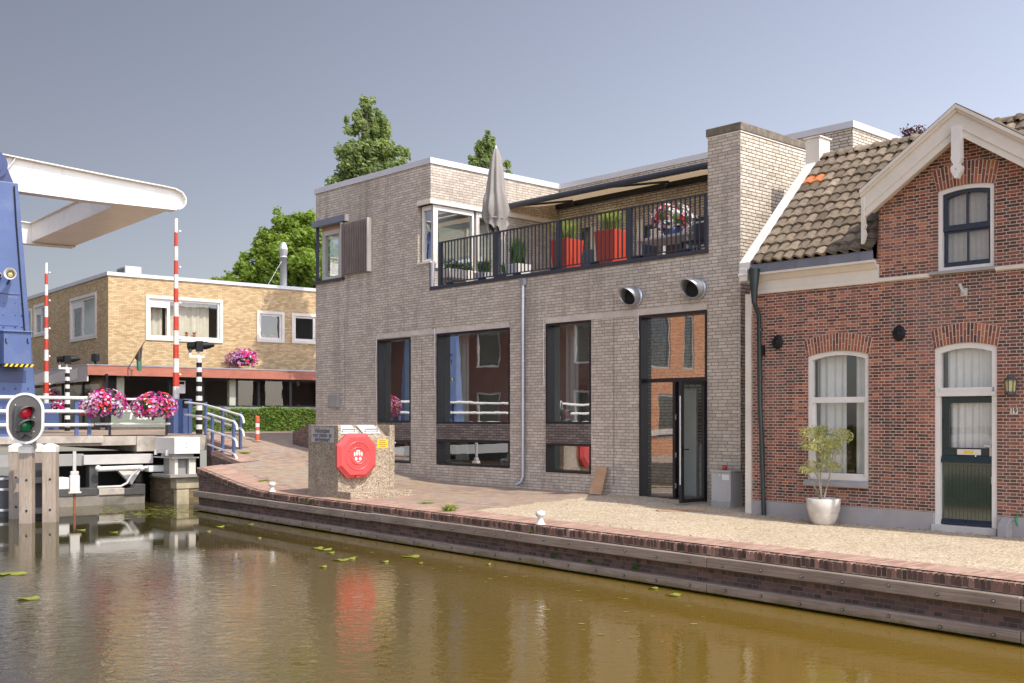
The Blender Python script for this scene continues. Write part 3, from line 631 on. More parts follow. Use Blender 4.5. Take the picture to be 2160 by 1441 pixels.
def room(parent, mp, a0, a1, c0, c1, z0, z1, m='room', name='interior', floor='floor_tile'):
    b = MB(); Q = lambda *p: [mp(*x) for x in p]
    b.face(Q((a0, c1, z0), (a1, c1, z0), (a1, c1, z1), (a0, c1, z1))); b.face(Q((a0, c0, z0), (a0, c1, z0), (a0, c1, z1), (a0, c0, z1))); b.face(Q((a1, c0, z0), (a1, c1, z0), (a1, c1, z1), (a1, c0, z1)))
    b.face(Q((a0, c0, z1), (a1, c0, z1), (a1, c1, z1), (a0, c1, z1))); b.face(Q((a0, c0, z0), (a1, c0, z0), (a1, c1, z0), (a0, c1, z0)), 1)
    return b.build(name, [M[m], M[floor]], parent)
# ------------------------------------------------------------------ grey brick building
tL, tC, tP, tR = fx(666), fx(908.5), fx(1493), fx(1562)
ZR, ZCOP, ZP = fz(908.5, 332), fz(910, 605), fz(1562, 257)
ZFL = ZCOP-.12; OB = opix(1180, tC)
SP = lambda o, t, z: FP(t, o, z)                            # walls that run back from the facade
gb = thing('grey_building', FP(6, 0, 0), 'two storey grey brick building with an open glass door and a roof terrace', 'building')
hA = (fx(866.5), fx(796), fz(866.5, 891.5), fz(866.5, 710.5)); hB = (fx(1075.7), fx(920.5), fz(1075.7, 895), fz(1075.7, 690.5)); hC = (fx(1247), fx(1151), fz(1247, 895), fz(1247, 674.5))
hA2 = (hA[0], hA[1], fz(866.5, 978), fz(866.5, 928.5)); hB2 = (hB[0], hB[1], fz(1075.7, 988), fz(1075.7, 930.5)); hC2 = (hC[0], hC[1], fz(1247, 1001), fz(1247, 937))
hD = (fx(1492), fx(1348), .135, fz(1492, 653))
b = MB()
b.wall(FP, tR, tP, -.3, ZP-.16, [], 0, .2)
z1l = ZCOP-.002
b.wall(FP, tP, tC, -.3, z1l, [h for h in (hB, hC, hB2, hC2, hD)], 0, .22)
slabz0, slabz1 = fz(909, 429.5), fz(909, 420)
wz0 = fz(890, 556); hW = (tC, fx(881), wz0, slabz0)
sh0, sh1 = fz(727, 585.6), fz(733, 466)
hS = (fx(727), tL, sh0, sh1)
b.wall(FP, tC, tL, -.3, ZR-.16, [hA, hA2, hW, hS], 0, .22)
# side and back walls
b2 = MB(); b2.wall(SP, OB, 0, -.3, ZP-.16, [], tR, .2); b2.wall(SP, OB, 0, ZCOP-.3, ZP-.16, [], tP, .2); tR2 = fx(1803, OB)+.05; b2.wall(SP, -12, OB, -.3, ZR-.16, [], tR2, .2)
hs = (opix(1009, tC), 0, fz(909, 563), slabz0); hd = (opix(1066, tC), opix(1009, tC), ZFL, slabz0)
b.wall(SP, OB, 0, ZFL-.3, ZR-.16, [hs, hd], tC, -.22)
BK = lambda px: fx(px, OB)
gd1 = (BK(1490), BK(1357), ZFL, fz(1400, 470, OB)); gd2 = (BK(1250), BK(1222), ZFL, fz(1235, 480, OB))
b2.wall(FP, tR2, tC, ZFL-.3, ZR-.16, [gd1, gd2], OB, .22); b2.build('side_wall', M['white_brick'], gb)
b.wall(SP, -12, 0, -.3, ZR-.16, [(-1.1, 0, sh0, sh1)], tL, .2); b.wall(FP, tR2, tL, -.3, ZR-.16, [], -12, .2)
b.build('wall', M['grey_brick'], gb)
for h1, h2 in ((hA, hA2), (hB, hB2), (hC, hC2)): b = MB(); b.box(FP, h1[0]+.002, h1[1]-.002, .004, -.03, h2[3], h1[2]); b.build('spandrel', M['dark_brick'], gb)['label'] = 'band of darker brick between two windows'
# dark joint lines and little holes in the facade
for px, y0, y1 in ((727.5, 660, 862), (1295, 620, 1022), (890, 716, 900)):
    b = MB(); t = fx(px); b.box(FP, t-.006, t+.006, .003, -.01, fz(px, y1), fz(px, y0)); b.build('expansion_joint', M['dark_grey'], gb)
# flat roofs, terrace floor
b = MB()
b.face([FP(tC, 0, ZR-.1), FP(tL, 0, ZR-.1), FP(tL, -12, ZR-.1), FP(tC, -12, ZR-.1)]); b.face([FP(tR2, OB, ZR-.1), FP(tC, OB, ZR-.1), FP(tC, -12, ZR-.1), FP(tR2, -12, ZR-.1)])
b.build('roof', M['bitumen'], gb)
b = MB(); b.box(FP, tP, tC, -.02, OB, ZFL-.2, ZFL); b.build('terrace_floor', M['floor_tile'], gb)
b = MB(); d = .035
b.box(FP, tC-d, tL+d, d, -.25, ZR-.155, ZR); b.box(SP, OB-.0, -.25, tC-d, tC+.25, ZR-.155, ZR); b.box(FP, tR2-d, tC-d, OB+d, OB-.25, ZR-.155, ZR); b.box(SP, -12, OB-.25, tR2-d, tR2+.25, ZR-.155, ZR); b.box(SP, -12, -.25, tL-.25, tL+d, ZR-.155, ZR)
b.build('roof_edge', M['alu'], gb, bevel=.008)
b = MB(); b.box(FP, tR-.03, tP+.03, .03, OB+.003, ZP-.158, ZP); o = b.build('wall_cap', M['cap_stone'], gb, bevel=.015)
b = MB(); b.box(FP, tR-.012, tP+.012, .012, OB+.003, ZP-.185, ZP-.1585); b.build('cap_trim', M['cream'], gb)
# lintels
b = MB(); l1 = (fx(1074.7), fx(795.5)); b.box(FP, l1[0], l1[1], .012, -.1, hB[3], fz(1074.7, 680)); b.build('lintel', M['lintel'], gb, bevel=.006)
b = MB(); l2 = (fx(1491), fx(1151)); b.box(FP, l2[0], l2[1], .012, -.1, hD[3], fz(1491, 639.6)); b.build('lintel', M['lintel'], gb, bevel=.006)
b = MB(); b.box(FP, tC-.05, fx(882), .05, -.3, slabz0, slabz1); b.box(SP, OB, -.3, tC-.05, tC+.2, slabz0, slabz1); b.build('window_hood', M['cream'], gb, bevel=.01)
# ground floor windows
for h in (hA, hB, hC, hA2, hB2, hC2):
    window(gb, 'window', FP, h[0]+.004, h[1]-.004, h[2]+.004, h[3]-.004, .005, .05, .24, M['black_frame'], M['glass'], gback=.86)
# lower windows have a plain board lying on the inner sill
for h in (hB2, hC2):
    b = MB(); b.box(FP, h[0]+.06, h[1]-.06, -.30, -.34, h[2]+.06, h[2]+.13); b.build('window_board', M['ply'], gb)
room(gb, FP, tR+.1, 13.2, -.24, -3.0, .10, fz(1491, 640)+.05)
# tall entrance: fixed pane, transom pane, frame
zt0, zt1 = fz(1491, 803), fz(1491, 794.5)
b = MB(); fw = .055; m1, m2 = fx(1418), fx(1412)
O = [(hD[0]+.003, hD[2]), (hD[1]-.003, hD[2]), (hD[1]-.003, hD[3]-.003), (hD[0]+.003, hD[3]-.003)]; I = [(O[0][0]+fw, O[0][1]+.03), (O[1][0]-fw, O[1][1]+.03), (O[2][0]-fw, O[2][1]-fw), (O[3][0]+fw, O[3][1]-fw)]
b.ring(FP, O, I, .006, -.22); b.box(FP, hD[0]+.05, hD[1]-.05, -.10, -.215, zt0, zt1); b.box(FP, m1, m2, -.1, -.212, hD[2]+.025, zt0+.002)
df = b.build('door_frame', M['black_frame'], gb)
g = MB(); g.face([FP(hD[0]+fw, -.16, zt1), FP(hD[1]-fw, -.16, zt1), FP(hD[1]-fw, -.16, hD[3]-fw), FP(hD[0]+fw, -.16, hD[3]-fw)]); g.build('transom_pane', M['glass'], df)
g = MB(); g.face([FP(m2, -.16, hD[2]+.03), FP(hD[1]-fw, -.16, hD[2]+.03), FP(hD[1]-fw, -.16, zt0), FP(m2, -.16, zt0)]); g.build('fixed_pane', M['glass'], df)
for zz in (fz(1415, 960), fz(1415, 880), fz(1415, 1025)): g = MB(); g.box(FP, m1-.012, m1+.002, -.09, -.125, zz-.05, zz+.05); g.build('hinge', M['mid_grey'], df)
# the open leaf
hin = FP(hD[0]+.06, .0, 0); ang = math.atan2(NG.y, NG.x)+.03
LF = Fr((hin.x, hin.y, hD[2]+.01), ang); L, hgt = .80, zt0-hD[2]-.015
b = MB(); b.ring(lambda x, y, z: LF(x, y, z), [(0, 0), (L, 0), (L, hgt), (0, hgt)], [(.07, .07), (L-.085, .07), (L-.085, hgt-.07), (.07, hgt-.07)], -.03, .03)
dl = b.build('door', M['black_frame'], gb, bevel=.004); dl['label'] = 'open glass door leaf'
g = MB(); g.face([LF(.07, 0, .07), LF(L-.085, 0, .07), LF(L-.085, 0, hgt-.07), LF(.07, 0, hgt-.07)]); g.build('pane', M['glass_clear'], dl)
g = MB()
for sgn in (-1, 1):
    g.tube([LF(L-.045, .03*sgn, 1.02), LF(L-.045, .075*sgn, 1.02), LF(L-.17, .075*sgn, 1.02)], .010, 8); g.box(LF, L-.06, L-.03, .028*sgn, .038*sgn, .88, 1.1)
g.build('handle', M['black'], dl)
g = MB(); g.box(LF, L-.002, L+.004, -.013, .013, .35, hgt-.3); g.build('strike_edge', M['paper'], dl)
# the grey inner door seen through the opening
b = MB(); b.box(FP, fx(1437, -.9)-.35, fx(1419, -.9), -.95, -1.0, .12, 2.35); b.build('inner_door', M['light_grey'], gb)
b = MB(); b.box(FP, .05, 2.7, -1.45, -1.55, .1, 4.0); b.build('inner_wall', M['white_brick'], gb)
b = MB()
for k in range(6): b.box(FP, .95-.0+.0, 1.75-.13*k, -1.1, -1.44, .1+.19*k, .28+.19*k)
b.build('stair', M['light_grey'], gb)
# terrace edge cladding
b = MB(); b.box(FP, tP-.02, tC+.012, .03, -.22, ZCOP-.085, ZCOP); b.box(FP, tC-.02, tC+.012, .032, -.05, ZCOP+.001, wz0-.005); b.box(FP, tP-.02, tP+.03, .03, -.1, ZCOP+.001, fz(1494, 454)); b.build('terrace_edging', M['charcoal'], gb, bevel=.006)
b = MB(); b.box(FP, tC-.10, tC-.022, .02, -.05, ZCOP+.002, wz0-.01); b.build('side_cladding', M['alu'], gb)
# corner window on the terrace
W0 = -.10
b = MB(); fr = .07
ta, tb = tC+.02, fx(890, W0)
zA, zB = wz0+.03, slabz0-.003
b.ring(FP, [(ta, zA), (tb, zA), (tb, zB), (ta, zB)], [(ta+.10, zA+.08), (tb-.06, zA+.08), (tb-.06, zB-.12), (ta+.10, zB-.12)], W0, W0-.1)
oa, ob_ = W0-.1, opix(997, tC); od0, od1 = opix(1009, tC), opix(1066, tC)
zS = hs[2]+.03
b.ring(SP, [(ob_-.06, zS), (oa+.1, zS), (oa+.1, zB), (ob_-.06, zB)], [(ob_, zS+.07), (oa-.05, zS+.07), (oa-.05, zB-.13), (ob_, zB-.13)], tC+.018, tC+.12)
b.ring(SP, [(od1, ZFL), (od0+.05, ZFL), (od0+.05, zB), (od1, zB)], [(od1+.07, ZFL+.09), (od0-.05, ZFL+.09), (od0-.05, zB-.13), (od1+.07, zB-.13)], tC+.016, tC+.12)
cw = b.build('corner_window', M['white'], gb, bevel=.005)
g = MB(); g.face([FP(ta+.1, W0-.05, zA+.08), FP(tb-.06, W0-.05, zA+.08), FP(tb-.06, W0-.05, zB-.12), FP(ta+.1, W0-.05, zB-.12)])
g.face([SP(ob_, tC+.07, zS+.07), SP(oa-.05, tC+.07, zS+.07), SP(oa-.05, tC+.07, zB-.13), SP(ob_, tC+.07, zB-.13)]); g.face([SP(od1+.07, tC+.07, ZFL+.09), SP(od0-.05, tC+.07, ZFL+.09), SP(od0-.05, tC+.07, zB-.13), SP(od1+.07, tC+.07, zB-.13)])
g.build('pane', M['glass'], cw)
g = MB(); g.box(FP, tC-.03, fx(881), .03, -.2, wz0-.02, wz0+.028); g.box(SP, ob_-.1, .0, tC-.06, tC+.15, zS-.05, zS); g.build('sill', M['cream'], cw)
room(gb, FP, tC+.3, tL-.4, -.5, -6, ZFL, ZR-.3)
# window behind the sliding slatted shutter at the far corner
b = MB(); b.box(FP, fx(733), tL+.08, .09, -1.2, sh1-.003, sh1+.17); b.build('window_canopy', M['zinc_dull'], gb, bevel=.006)
b = MB(); b.box(FP, fx(733)-.06, fx(733)-.001, .095, -.02, sh1-.01, sh1+.175); b.build('canopy_end', M['cream'], gb)
b = MB(); b.box(FP, fx(727.5), tL+.09, .10, -1.2, sh0-.06, sh0+.004); b.build('window_sill', M['charcoal'], gb, bevel=.006)
b = MB(); b.box(FP, tL-.07, tL+.0, .0, -.07, sh0, sh1-.002); b.build('corner_post', M['charcoal'], gb)
GW = -.16
wA, wB = fx(720, GW), fx(679.5, GW)
w = window(gb, 'window', FP, wA, wB, sh0+.006, sh1-.11, GW, .13, .12, M['light_grey'], M['glass'], gback=.5)
b = MB(); b.box(FP, wA-.01, wB, GW-.001, GW-.1, sh1-.108, sh1-.004); b.build('head_board', M['ply'], gb)
b = MB(); b.face([FP(wB, GW-.1, sh0), FP(wB, -1.3, sh0), FP(wB, -1.3, sh1), FP(wB, GW-.1, sh1)]); b.build('side_glazing', M['glass_clear'], gb)
sA, sB = fx(784), fx(726); sz0, sz1 = fz(784, 572.5), fz(784, 459.5)
b = MB(); n = 15
for i in range(n):
    t0 = sA+.05+(sB-sA-.06)*i/n; b.box(FP, t0, t0+(sB-sA)/n*.52, .05, .12, sz0+.02, sz1-.012)
b.box(FP, sA+.04, sB, .015, .05, sz0+.25, sz0+.32); b.box(FP, sA+.04, sB, .015, .05, sz1-.32, sz1-.25)
st = b.build('shutter', M['slat'], gb)
b = MB(); b.box(FP, sA, sA+.045, .01, .13, sz0, sz1); b.box(FP, sA+.045, sB, .03, .05, sz1-.04, sz1-.001); b.build('shutter_edge', M['cream'], st)
b = MB(); b.box(FP, sB, sB+.04, .02, .10, sz0, sz1+.04); b.build('guide_rail', M['light_grey'], gb)
# downpipe
pt = fx(1108); b = MB()
b.box(FP, pt-.065, pt+.065, .015, .14, fz(1108, 602), fz(1108, 588)); b.tube([FP(pt, .075, fz(1108, 600)), FP(pt, .075, fz(1108, 1005)), FP(pt+.03, .10, fz(1108, 1016)), FP(pt+.12, .16, fz(1108, 1022))], .043, 12)
for py in (628, 765, 900): b.tube([FP(pt, .075, fz(1108, py)), FP(pt, .075, fz(1108, py)+.05)], .05, 12); b.box(FP, pt-.02, pt+.02, 0, .05, fz(1108, py), fz(1108, py)+.02)
b.build('drainpipe', M['zinc'], gb)
# two round vent cowls
for px, py, r in ((1340, 627, .185), (1472, 610.5, .19)):
    t, z = fpix(px, py); C = FP(t, 0, z); n = Vector((NG.x, NG.y, 0)); tl = Vector((DG.x, DG.y, 0)); up = Vector((0, 0, 1)); seg = 28
    def ringp(c, ax, ay, rr): return [c+ax*(rr*math.cos(2*math.pi*k/seg))+ay*(rr*math.sin(2*math.pi*k/seg)) for k in range(seg)]
    rings = [ringp(C, tl, up, r*1.12), ringp(C+n*.035, tl, up, r*1.12), ringp(C+n*.036, tl, up, r*.98), ringp(C+n*.07, tl, up, r*.98), ringp(C+n*.072, tl, up, r*1.03), ringp(C+n*.10, tl, up, r*1.03), ringp(C+n*.13, tl, up, r*1.0)]
    ay = (up*.80+n*.60+tl*.10).normalized()
    rings += [ringp(C+n*.20, tl, (up*.95+n*.3).normalized(), r*1.0), ringp(C+n*.285+tl*.01, tl, ay, r*1.12)]
    b = MB(); V = [p for q_ in rings for p in q_]; b.mesh(V, [(i*seg+k, i*seg+(k+1) % seg, (i+1)*seg+(k+1) % seg, (i+1)*seg+k) for i in range(len(rings)-1) for k in range(seg)], 0, None, True)
    vc = b.build('vent_cowl', M['zinc'], gb); sm_ = vc.modifiers.new('solid', 'SOLIDIFY'); sm_.thickness = .004
    b = MB(); b.mesh(ringp(C+n*.12, tl, up, r*.97), [tuple(range(seg))]); b.build('mesh_guard', M['black'], vc)
# wall box, loose white cables
t0, t1 = fx(717.6), fx(697.5); b = MB(); b.box(FP, t0, t1, 0, .10, fz(707, 860), fz(707, 833)); b.box(FP, t0+.02, t1-.02, .10, .112, fz(707, 858), fz(707, 846)); b.build('letter_box', M['mid_grey'], gb, bevel=.008)
for px, y0, y1 in ((797, 712, 845), (920, 693, 815), (1151, 672, 815), (1351, 653, 714)):
    t = fx(px)+.02; b = MB(); b.tube([FP(t, .03, fz(px, y0)), FP(t+.015, .035, fz(px, (y0*2+y1)/3)), FP(t+.02, .03, fz(px, (y0+y1*2)/3)), FP(t-.01, .035, fz(px, y1))], .009, 6); b.build('cable', M['white'], gb)
# terrace back glazing
for h in (gd1, gd2): window(gb, 'terrace_door', FP, h[0]+.01, h[1]-.01, h[2], h[3]-.01, OB-.03, .06, .12, M['charcoal'], M['glass'], vb=([h[0]+(h[1]-h[0])*.5] if h is gd1 else ()))
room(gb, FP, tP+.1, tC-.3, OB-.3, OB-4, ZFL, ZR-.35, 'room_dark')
for px in (1353, 1254): b = MB(); b.box(FP, fx(px, OB)-.09, fx(px, OB)+.09, OB+.06, OB, ZFL, fz(px, 466 if px > 1300 else 478, OB)); b.build('door_post', M['cream'], gb)
# awning
aw = thing('awning', FP(fx(1172, OB), OB, fz(1200, 430, OB)), 'half extended striped awning over the roof terrace with dark front roller', 'awning')
ZC = fz(1200, 432, OB); OBR = OB+1.95; tb0 = fx(1068, OBR); ZBR = fz(1068, 436, OBR); ta0 = tP+.15
b = MB(); b.tube([FP(tb0, OBR, ZBR), FP(ta0, OBR, ZBR)], .075, 14); b.build('front_bar', M['charcoal'], aw)
b = MB(); b.box(FP, ta0, fx(1174, OB), OB+.02, OB+.16, ZC-.09, ZC+.09); b.build('cassette', M['black'], aw)
b = MB(); n = 12
for i in range(n):
    f0, f1 = i/n, (i+1)/n; sag = lambda f: -.05*math.sin(math.pi*f)
    P = lambda t, f: FP(t, OB+.1+(OBR-OB-.1)*f, ZC+.05+(ZBR+.03-ZC-.05)*f+sag(f))
    b.face([P(ta0+.05, f0), P(tb0-.05, f0), P(tb0-.05, f1), P(ta0+.05, f1)], uv=[(ta0, f0), (tb0, f0), (tb0, f1), (ta0, f1)], smooth=True)
b.build('fabric', M['canvas_awning'], aw, norm=False)
for f in (.04, .42, .74):
    t = tb0+(ta0-tb0)*f-.1; b = MB(); e = FP(t-1.1, OB+1.0, (ZC+ZBR)/2-.06); b.tube([FP(t, OBR, ZBR-.04), e, FP(t-.3, OB+.12, ZC-.04)], .03, 8); b.build('folding_arm', M['charcoal'], aw)
# railing of the terrace
rl = thing('balcony_railing', FP(4, -.09, ZCOP), 'charcoal steel bar railing along the edge of the roof terrace', 'railing')
RT, RB = fz(1490, 405), fz(1490, 517); t1, t0 = fx(921), fx(1491)
b = MB(); b.box(FP, t0, t1, -.06, -.12, RT-.03, RT); b.build('top_rail', M['charcoal'], rl)
b = MB(); b.box(FP, t0, t1, -.075, -.105, RB-.02, RB+.005); b.build('bottom_rail', M['charcoal'], rl)
b = MB(); n = int((t1-t0)/.118)
for i in range(1, n): t = t0+(t1-t0)*i/n; b.box(FP, t-.018, t+.018, -.085, -.097, RB, RT-.028)
b.build('balusters', M['charcoal'], rl)
for px in (923, 1041, 1172, 1323, 1489): t = fx(px); b = MB(); b.box(FP, t-.055, t+.055, -.055, -.125, ZCOP, RT-.001); b.build('post', M['charcoal'], rl)
for i in range(7): b = MB(); t = t0+.6+(t1-t0-1)*i/6; b.box(FP, t-.1, t+.1, -.05, -.13, ZCOP, ZCOP+.05); b.build('foot_block', M['black'], rl)
# ------------------------------------------------------------------ red brick house
OR = .78
RX = lambda px, o=OR: fx(px, o)
RZ = lambda px, py, o=OR: fz(px, py, o)
rT0 = RX(1585); rT1 = -10.5                                 # left corner, far right end (t runs to the left)
rh = thing('red_house', FP(-5, OR, 0), 'small red brick Dutch house with white bargeboards, green half door and number 19', 'house')
zcb, zct = RZ(1600, 617), RZ(1600, 578.5)                   # cornice underside and top
def arc(a0, a1, zs, zc, n=14):                              # curve rising from zs at the ends to zc in the middle
    return [(a0+(a1-a0)*i/n, zs+(zc-zs)*(1-(2*i/n-1)**2)) for i in range(n+1)]
wA_, wB_ = RX(1832), RX(1703); wz0, wzc = RZ(1832, 1017), RZ(1768, 739); wzs = wzc-.085
dA_, dB_ = RX(2103), RX(1971); dz0, dzc = .02, RZ(2035, 722); dzs = dzc-.08
uA_, uB_ = RX(2097), RX(1978); uz0, uzc = RZ(2097, 562), RZ(2036, 388); uzs = uzc-.055
tgl = RX(1855)                                              # left edge of the gable wall
OBG = OR+.30
tap = RX(2020, OBG); zap = RZ(2018, 221, OBG); tle = RX(1817, OBG); zle = RZ(1817, 403, OBG)
slope = (zap-zle)/(tle-tap)
tgr = 2*tap-tgl                                             # mirror of the gable's left edge
wall_top = lambda t: zap-.30-slope*abs(t-tap)
zev = zct+.12
b = MB()
b.wall(FP, rT1, rT0, -.3, zcb, [(wA_, wB_, wz0, wzc), (dA_, dB_, dz0, dzc)], OR, .14)
b.wall(FP, tgr, tgl, zcb, uz0, [], OR, .14)
tt = [tgr, uA_, uB_, tgl]
b.wall(FP, uA_, uB_, uz0, uzc, [(uA_, uB_, uz0, uzc)], OR, .14)
b.face([FP(tgr, OR, uz0), FP(uA_, OR, uz0), FP(uA_, OR, uzc), FP(uA_, OR, wall_top(uA_)), FP(tgr, OR, wall_top(tgr))])
b.face([FP(uB_, OR, uz0), FP(tgl, OR, uz0), FP(tgl, OR, wall_top(tgl)), FP(uB_, OR, wall_top(uB_))])
b.face([FP(uA_, OR, uzc), FP(uB_, OR, uzc), FP(uB_, OR, wall_top(uB_)), FP(tap, OR, wall_top(tap)), FP(uA_, OR, wall_top(uA_))])
for h0, h1, y0, y1 in ((uA_, uB_, uz0, uzc),):
    b.face([FP(h0, OR, y0), FP(h0, OR-.14, y0), FP(h0, OR-.14, y1), FP(h0, OR, y1)]); b.face([FP(h1, OR, y0), FP(h1, OR-.14, y0), FP(h1, OR-.14, y1), FP(h1, OR, y1)])
    b.face([FP(h0, OR, y0), FP(h1, OR, y0), FP(h1, OR-.14, y0), FP(h0, OR-.14, y0)])
# cheek of the gable above the roof, left end wall, back
rdO = OR-2.05; ZRG = None
vb0 = fpix(1574, 572, OR+.25); 
ZE = zct+.14                                                # roof plane height at the facade line
ZG = zt(1712, 349, rT0)+.02; oG = opix(1712, rT0)           # top of the verge
rs = (ZG-ZE)/((OR+.22)-oG)                                  # roof pitch
OG = oG-.12; ZRIDGE = ZE+rs*((OR+.22)-OG)
roofz = lambda o: ZE+rs*((OR+.22)-o)
oback = (OR+.22)-(wall_top(tgl)-ZE)/rs
b.face([FP(tgl, OR, ZE-.2), FP(tgl, OR, wall_top(tgl)), FP(tgl, oback, wall_top(tgl)), FP(tgl, OR+.1, ZE-.2)])
gab = [(OR, -.3), (OR, ZE-.03), (OG, ZRIDGE-.06), (2*OG-OR, ZE-.03), (2*OG-OR, -.3)]
b.face([FP(rT0, o, z) for o, z in gab]); b.face([FP(rT1, o, z) for o, z in gab]); b.face([FP(rT0, 2*OG-OR, -.3), FP(rT1, 2*OG-OR, -.3), FP(rT1, 2*OG-OR, ZE), FP(rT0, 2*OG-OR, ZE)])
b.build('wall', M['red_brick'], rh)
b = MB(); zp = RZ(1610, 1057)
for t0, t1 in ((dB_+.0, rT0+.004), (rT1, dA_)): b.box(FP, t0, t1, OR+.022, OR-.1, -.3, zp)
b.build('plinth', M['plinth'], rh, bevel=.008)
b = MB(); b.box(FP, rT0-.02, rT0+.10, OR+.05, OR-.35, -.1, zcb-.02); b.build('corner_board', M['cream'], rh, bevel=.006)
# arches of brick on edge over the openings
def brick_arch(a0, a1, zs, zc, hgt, n, flare):
    bm_ = MB(); inn = arc(a0, a1, zs, zc, n); cx = (a0+a1)/2
    out = [(cx+(a-cx)*flare, z+hgt*(1-.10*abs((a-cx)/(a1-cx)))) for a, z in inn]
    bm_.ring(FP, out, inn, OR+.003, OR-.10, closed=False)
    o = bm_.build('arch_mortar', M['mortar'], rh)
    bb = MB()
    for i in range(n):
        def P(i_, f): a = inn[0][0]; k0, k1 = int(i_), min(int(i_)+1, n); w = i_-k0; A = [inn[k0][j]*(1-w)+inn[k1][j]*w for j in (0, 1)]; B = [out[k0][j]*(1-w)+out[k1][j]*w for j in (0, 1)]; return (A[0]*(1-f)+B[0]*f, A[1]*(1-f)+B[1]*f)
        g = .15; sp_ = (.36, .64)[i % 2]+random.uniform(-.03, .03)
        for f0, f1 in ((.0, sp_-.015), (sp_+.015, .985)):
            rr = max(0, min(1, random.gauss(.5, .24)))
            q4 = [P(i+g, f0), P(i+1-g, f0), P(i+1-g, f1), P(i+g, f1)]
            bb.prism(FP, q4, OR+.008, OR-.02, 0, rr)
    bb.build('arch_bricks', M['voussoir'], o)
brick_arch(wA_-.01, wB_+.01, wzs, wzc-.002, .30, 21, 1.10)
brick_arch(dA_-.01, dB_+.01, dzs, dzc-.002, .31, 19, 1.10)
brick_arch(uA_-.01, uB_+.01, uzs, uzc-.002, .36, 17, 1.16)
def arched_frame(name, a0, a1, z0, zs, zc, c, fw, depth, m, foot=0.0):
    b = MB(); top = arc(a0, a1, zs, zc); ti = arc(a0+fw, a1-fw, zs-fw*.9, zc-fw)
    b.ring(FP, [(a0, z0)]+top+[(a1, z0)], [(a0+fw, z0+foot)]+ti+[(a1-fw, z0+foot)], c, c-depth, closed=foot > 0)
    return b.build(name, m, rh)
# ground floor window
fo = arched_frame('window', wA_, wB_, wz0, wzs, wzc-.004, OR-.03, .075, .10, M['white'], .07)
zm0, zm1 = RZ(1770, 849.5), RZ(1770, 837.5)
b = MB(); b.box(FP, wA_+.03, wB_-.03, OR-.05, OR-.13, zm0, zm1); b.box(FP, wA_+.075, wA_+.115, OR-.07, OR-.125, wz0+.07, zm0); b.box(FP, wB_-.115, wB_-.075, OR-.07, OR-.125, wz0+.07, zm0); b.box(FP, wA_+.115, wB_-.115, OR-.07, OR-.125, wz0+.07, wz0+.12); b.build('sash', M['white'], fo)
g = MB(); g.face([FP(wA_+.06, OR-.10, wz0+.06), FP(wB_-.06, OR-.10, wz0+.06)]+[FP(a, OR-.10, z) for a, z in reversed(arc(wA_+.06, wB_-.06, wzs-.08, wzc-.09))]); g.build('pane', M['glass_house'], fo)
b = MB(); b.prism(lambda a, c, z: FP(c, a, z), [(OR+.10, wz0-.10), (OR-.1, wz0-.10), (OR-.1, wz0+.012), (OR+.03, wz0+.005), (OR+.10, wz0-.045)], wA_-.0, wB_+.03); b.build('sill', M['plinth'], fo, bevel=.005)
mid = (wA_+wB_)/2
curtain(rh, FP, mid-.02, wB_-.02, wz0, wzc, OR-.28, 'curtain', .03, .15); curtain(rh, FP, wA_+.02, mid-.20, wz0, wzc, OR-.28, 'curtain', .03, .15, ph=1.3)
# door with fanlight
fo = arched_frame('door_frame', dA_, dB_, dz0, dzs, dzc-.004, OR-.02, .085, .11, M['white'])
b = MB(); tz0, tz1 = RZ(2040, 835.5), RZ(2040, 820); b.box(FP, dA_+.02, dB_-.02, OR+.0, OR-.13, tz0, tz1-.05); b.box(FP, dA_+.05, dB_-.05, OR-.02, OR-.12, tz1-.05, tz1+.02); b.build('transom_bar', M['white'], fo)
g = MB(); g.face([FP(dA_+.06, OR-.09, tz1), FP(dB_-.06, OR-.09, tz1)]+[FP(a, OR-.09, z) for a, z in reversed(arc(dA_+.06, dB_-.06, dzs-.08, dzc-.09))]); g.build('pane', M['glass_house'], fo)
curtain(rh, FP, dA_+.05, dB_-.12, tz1-.05, dzc, OR-.20, 'curtain', .02, .12)
lA, lB = dA_+.085, dB_-.085; lz0 = RZ(2040, 1112); zs0, zs1 = RZ(2040, 975), RZ(2040, 962)
lf = MB(); c0 = OR-.075
gA, gB, gz0, gz1 = RX(2089), RX(1998), RZ(2040, 945), RZ(2040, 850)
lf.ring(FP, [(lA, zs1), (lB, zs1), (lB, tz0-.006), (lA, tz0-.006)], [(gA, gz0), (gB, gz0), (gB, gz1), (gA, gz1)], c0, c0-.045)
up = lf.build('upper_door', M['green_dark'], rh, bevel=.004)
g = MB(); g.face([FP(gA, c0-.02, gz0), FP(gB, c0-.02, gz0), FP(gB, c0-.02, gz1), FP(gA, c0-.02, gz1)]); g.build('pane', M['glass_house'], up)
curtain(rh, FP, gA-.03, gB+.03, gz0-.04, gz1+.04, OR-.19, 'curtain', .018, .11)
g = MB(); g.box(FP, RX(2065), RX(2015), c0+.016, c0-.001, RZ(2040, 960), RZ(2040, 948)); lp = g.build('letter_plate', M['cream'], up, bevel=.003)
g = MB(); g.box(FP, RX(2050), RX(2030), c0+.02, c0+.0165, RZ(2040, 957), RZ(2040, 951)); g.build('name_label', M['yellow'], lp)
g = MB(); kt, kz = fpix(2056, 961, OR); g.tube([FP(kt, c0+.014, kz+.03), FP(kt+.01, c0+.03, kz-.02)], .008, 6); g.build('key', M['steel'], lp)
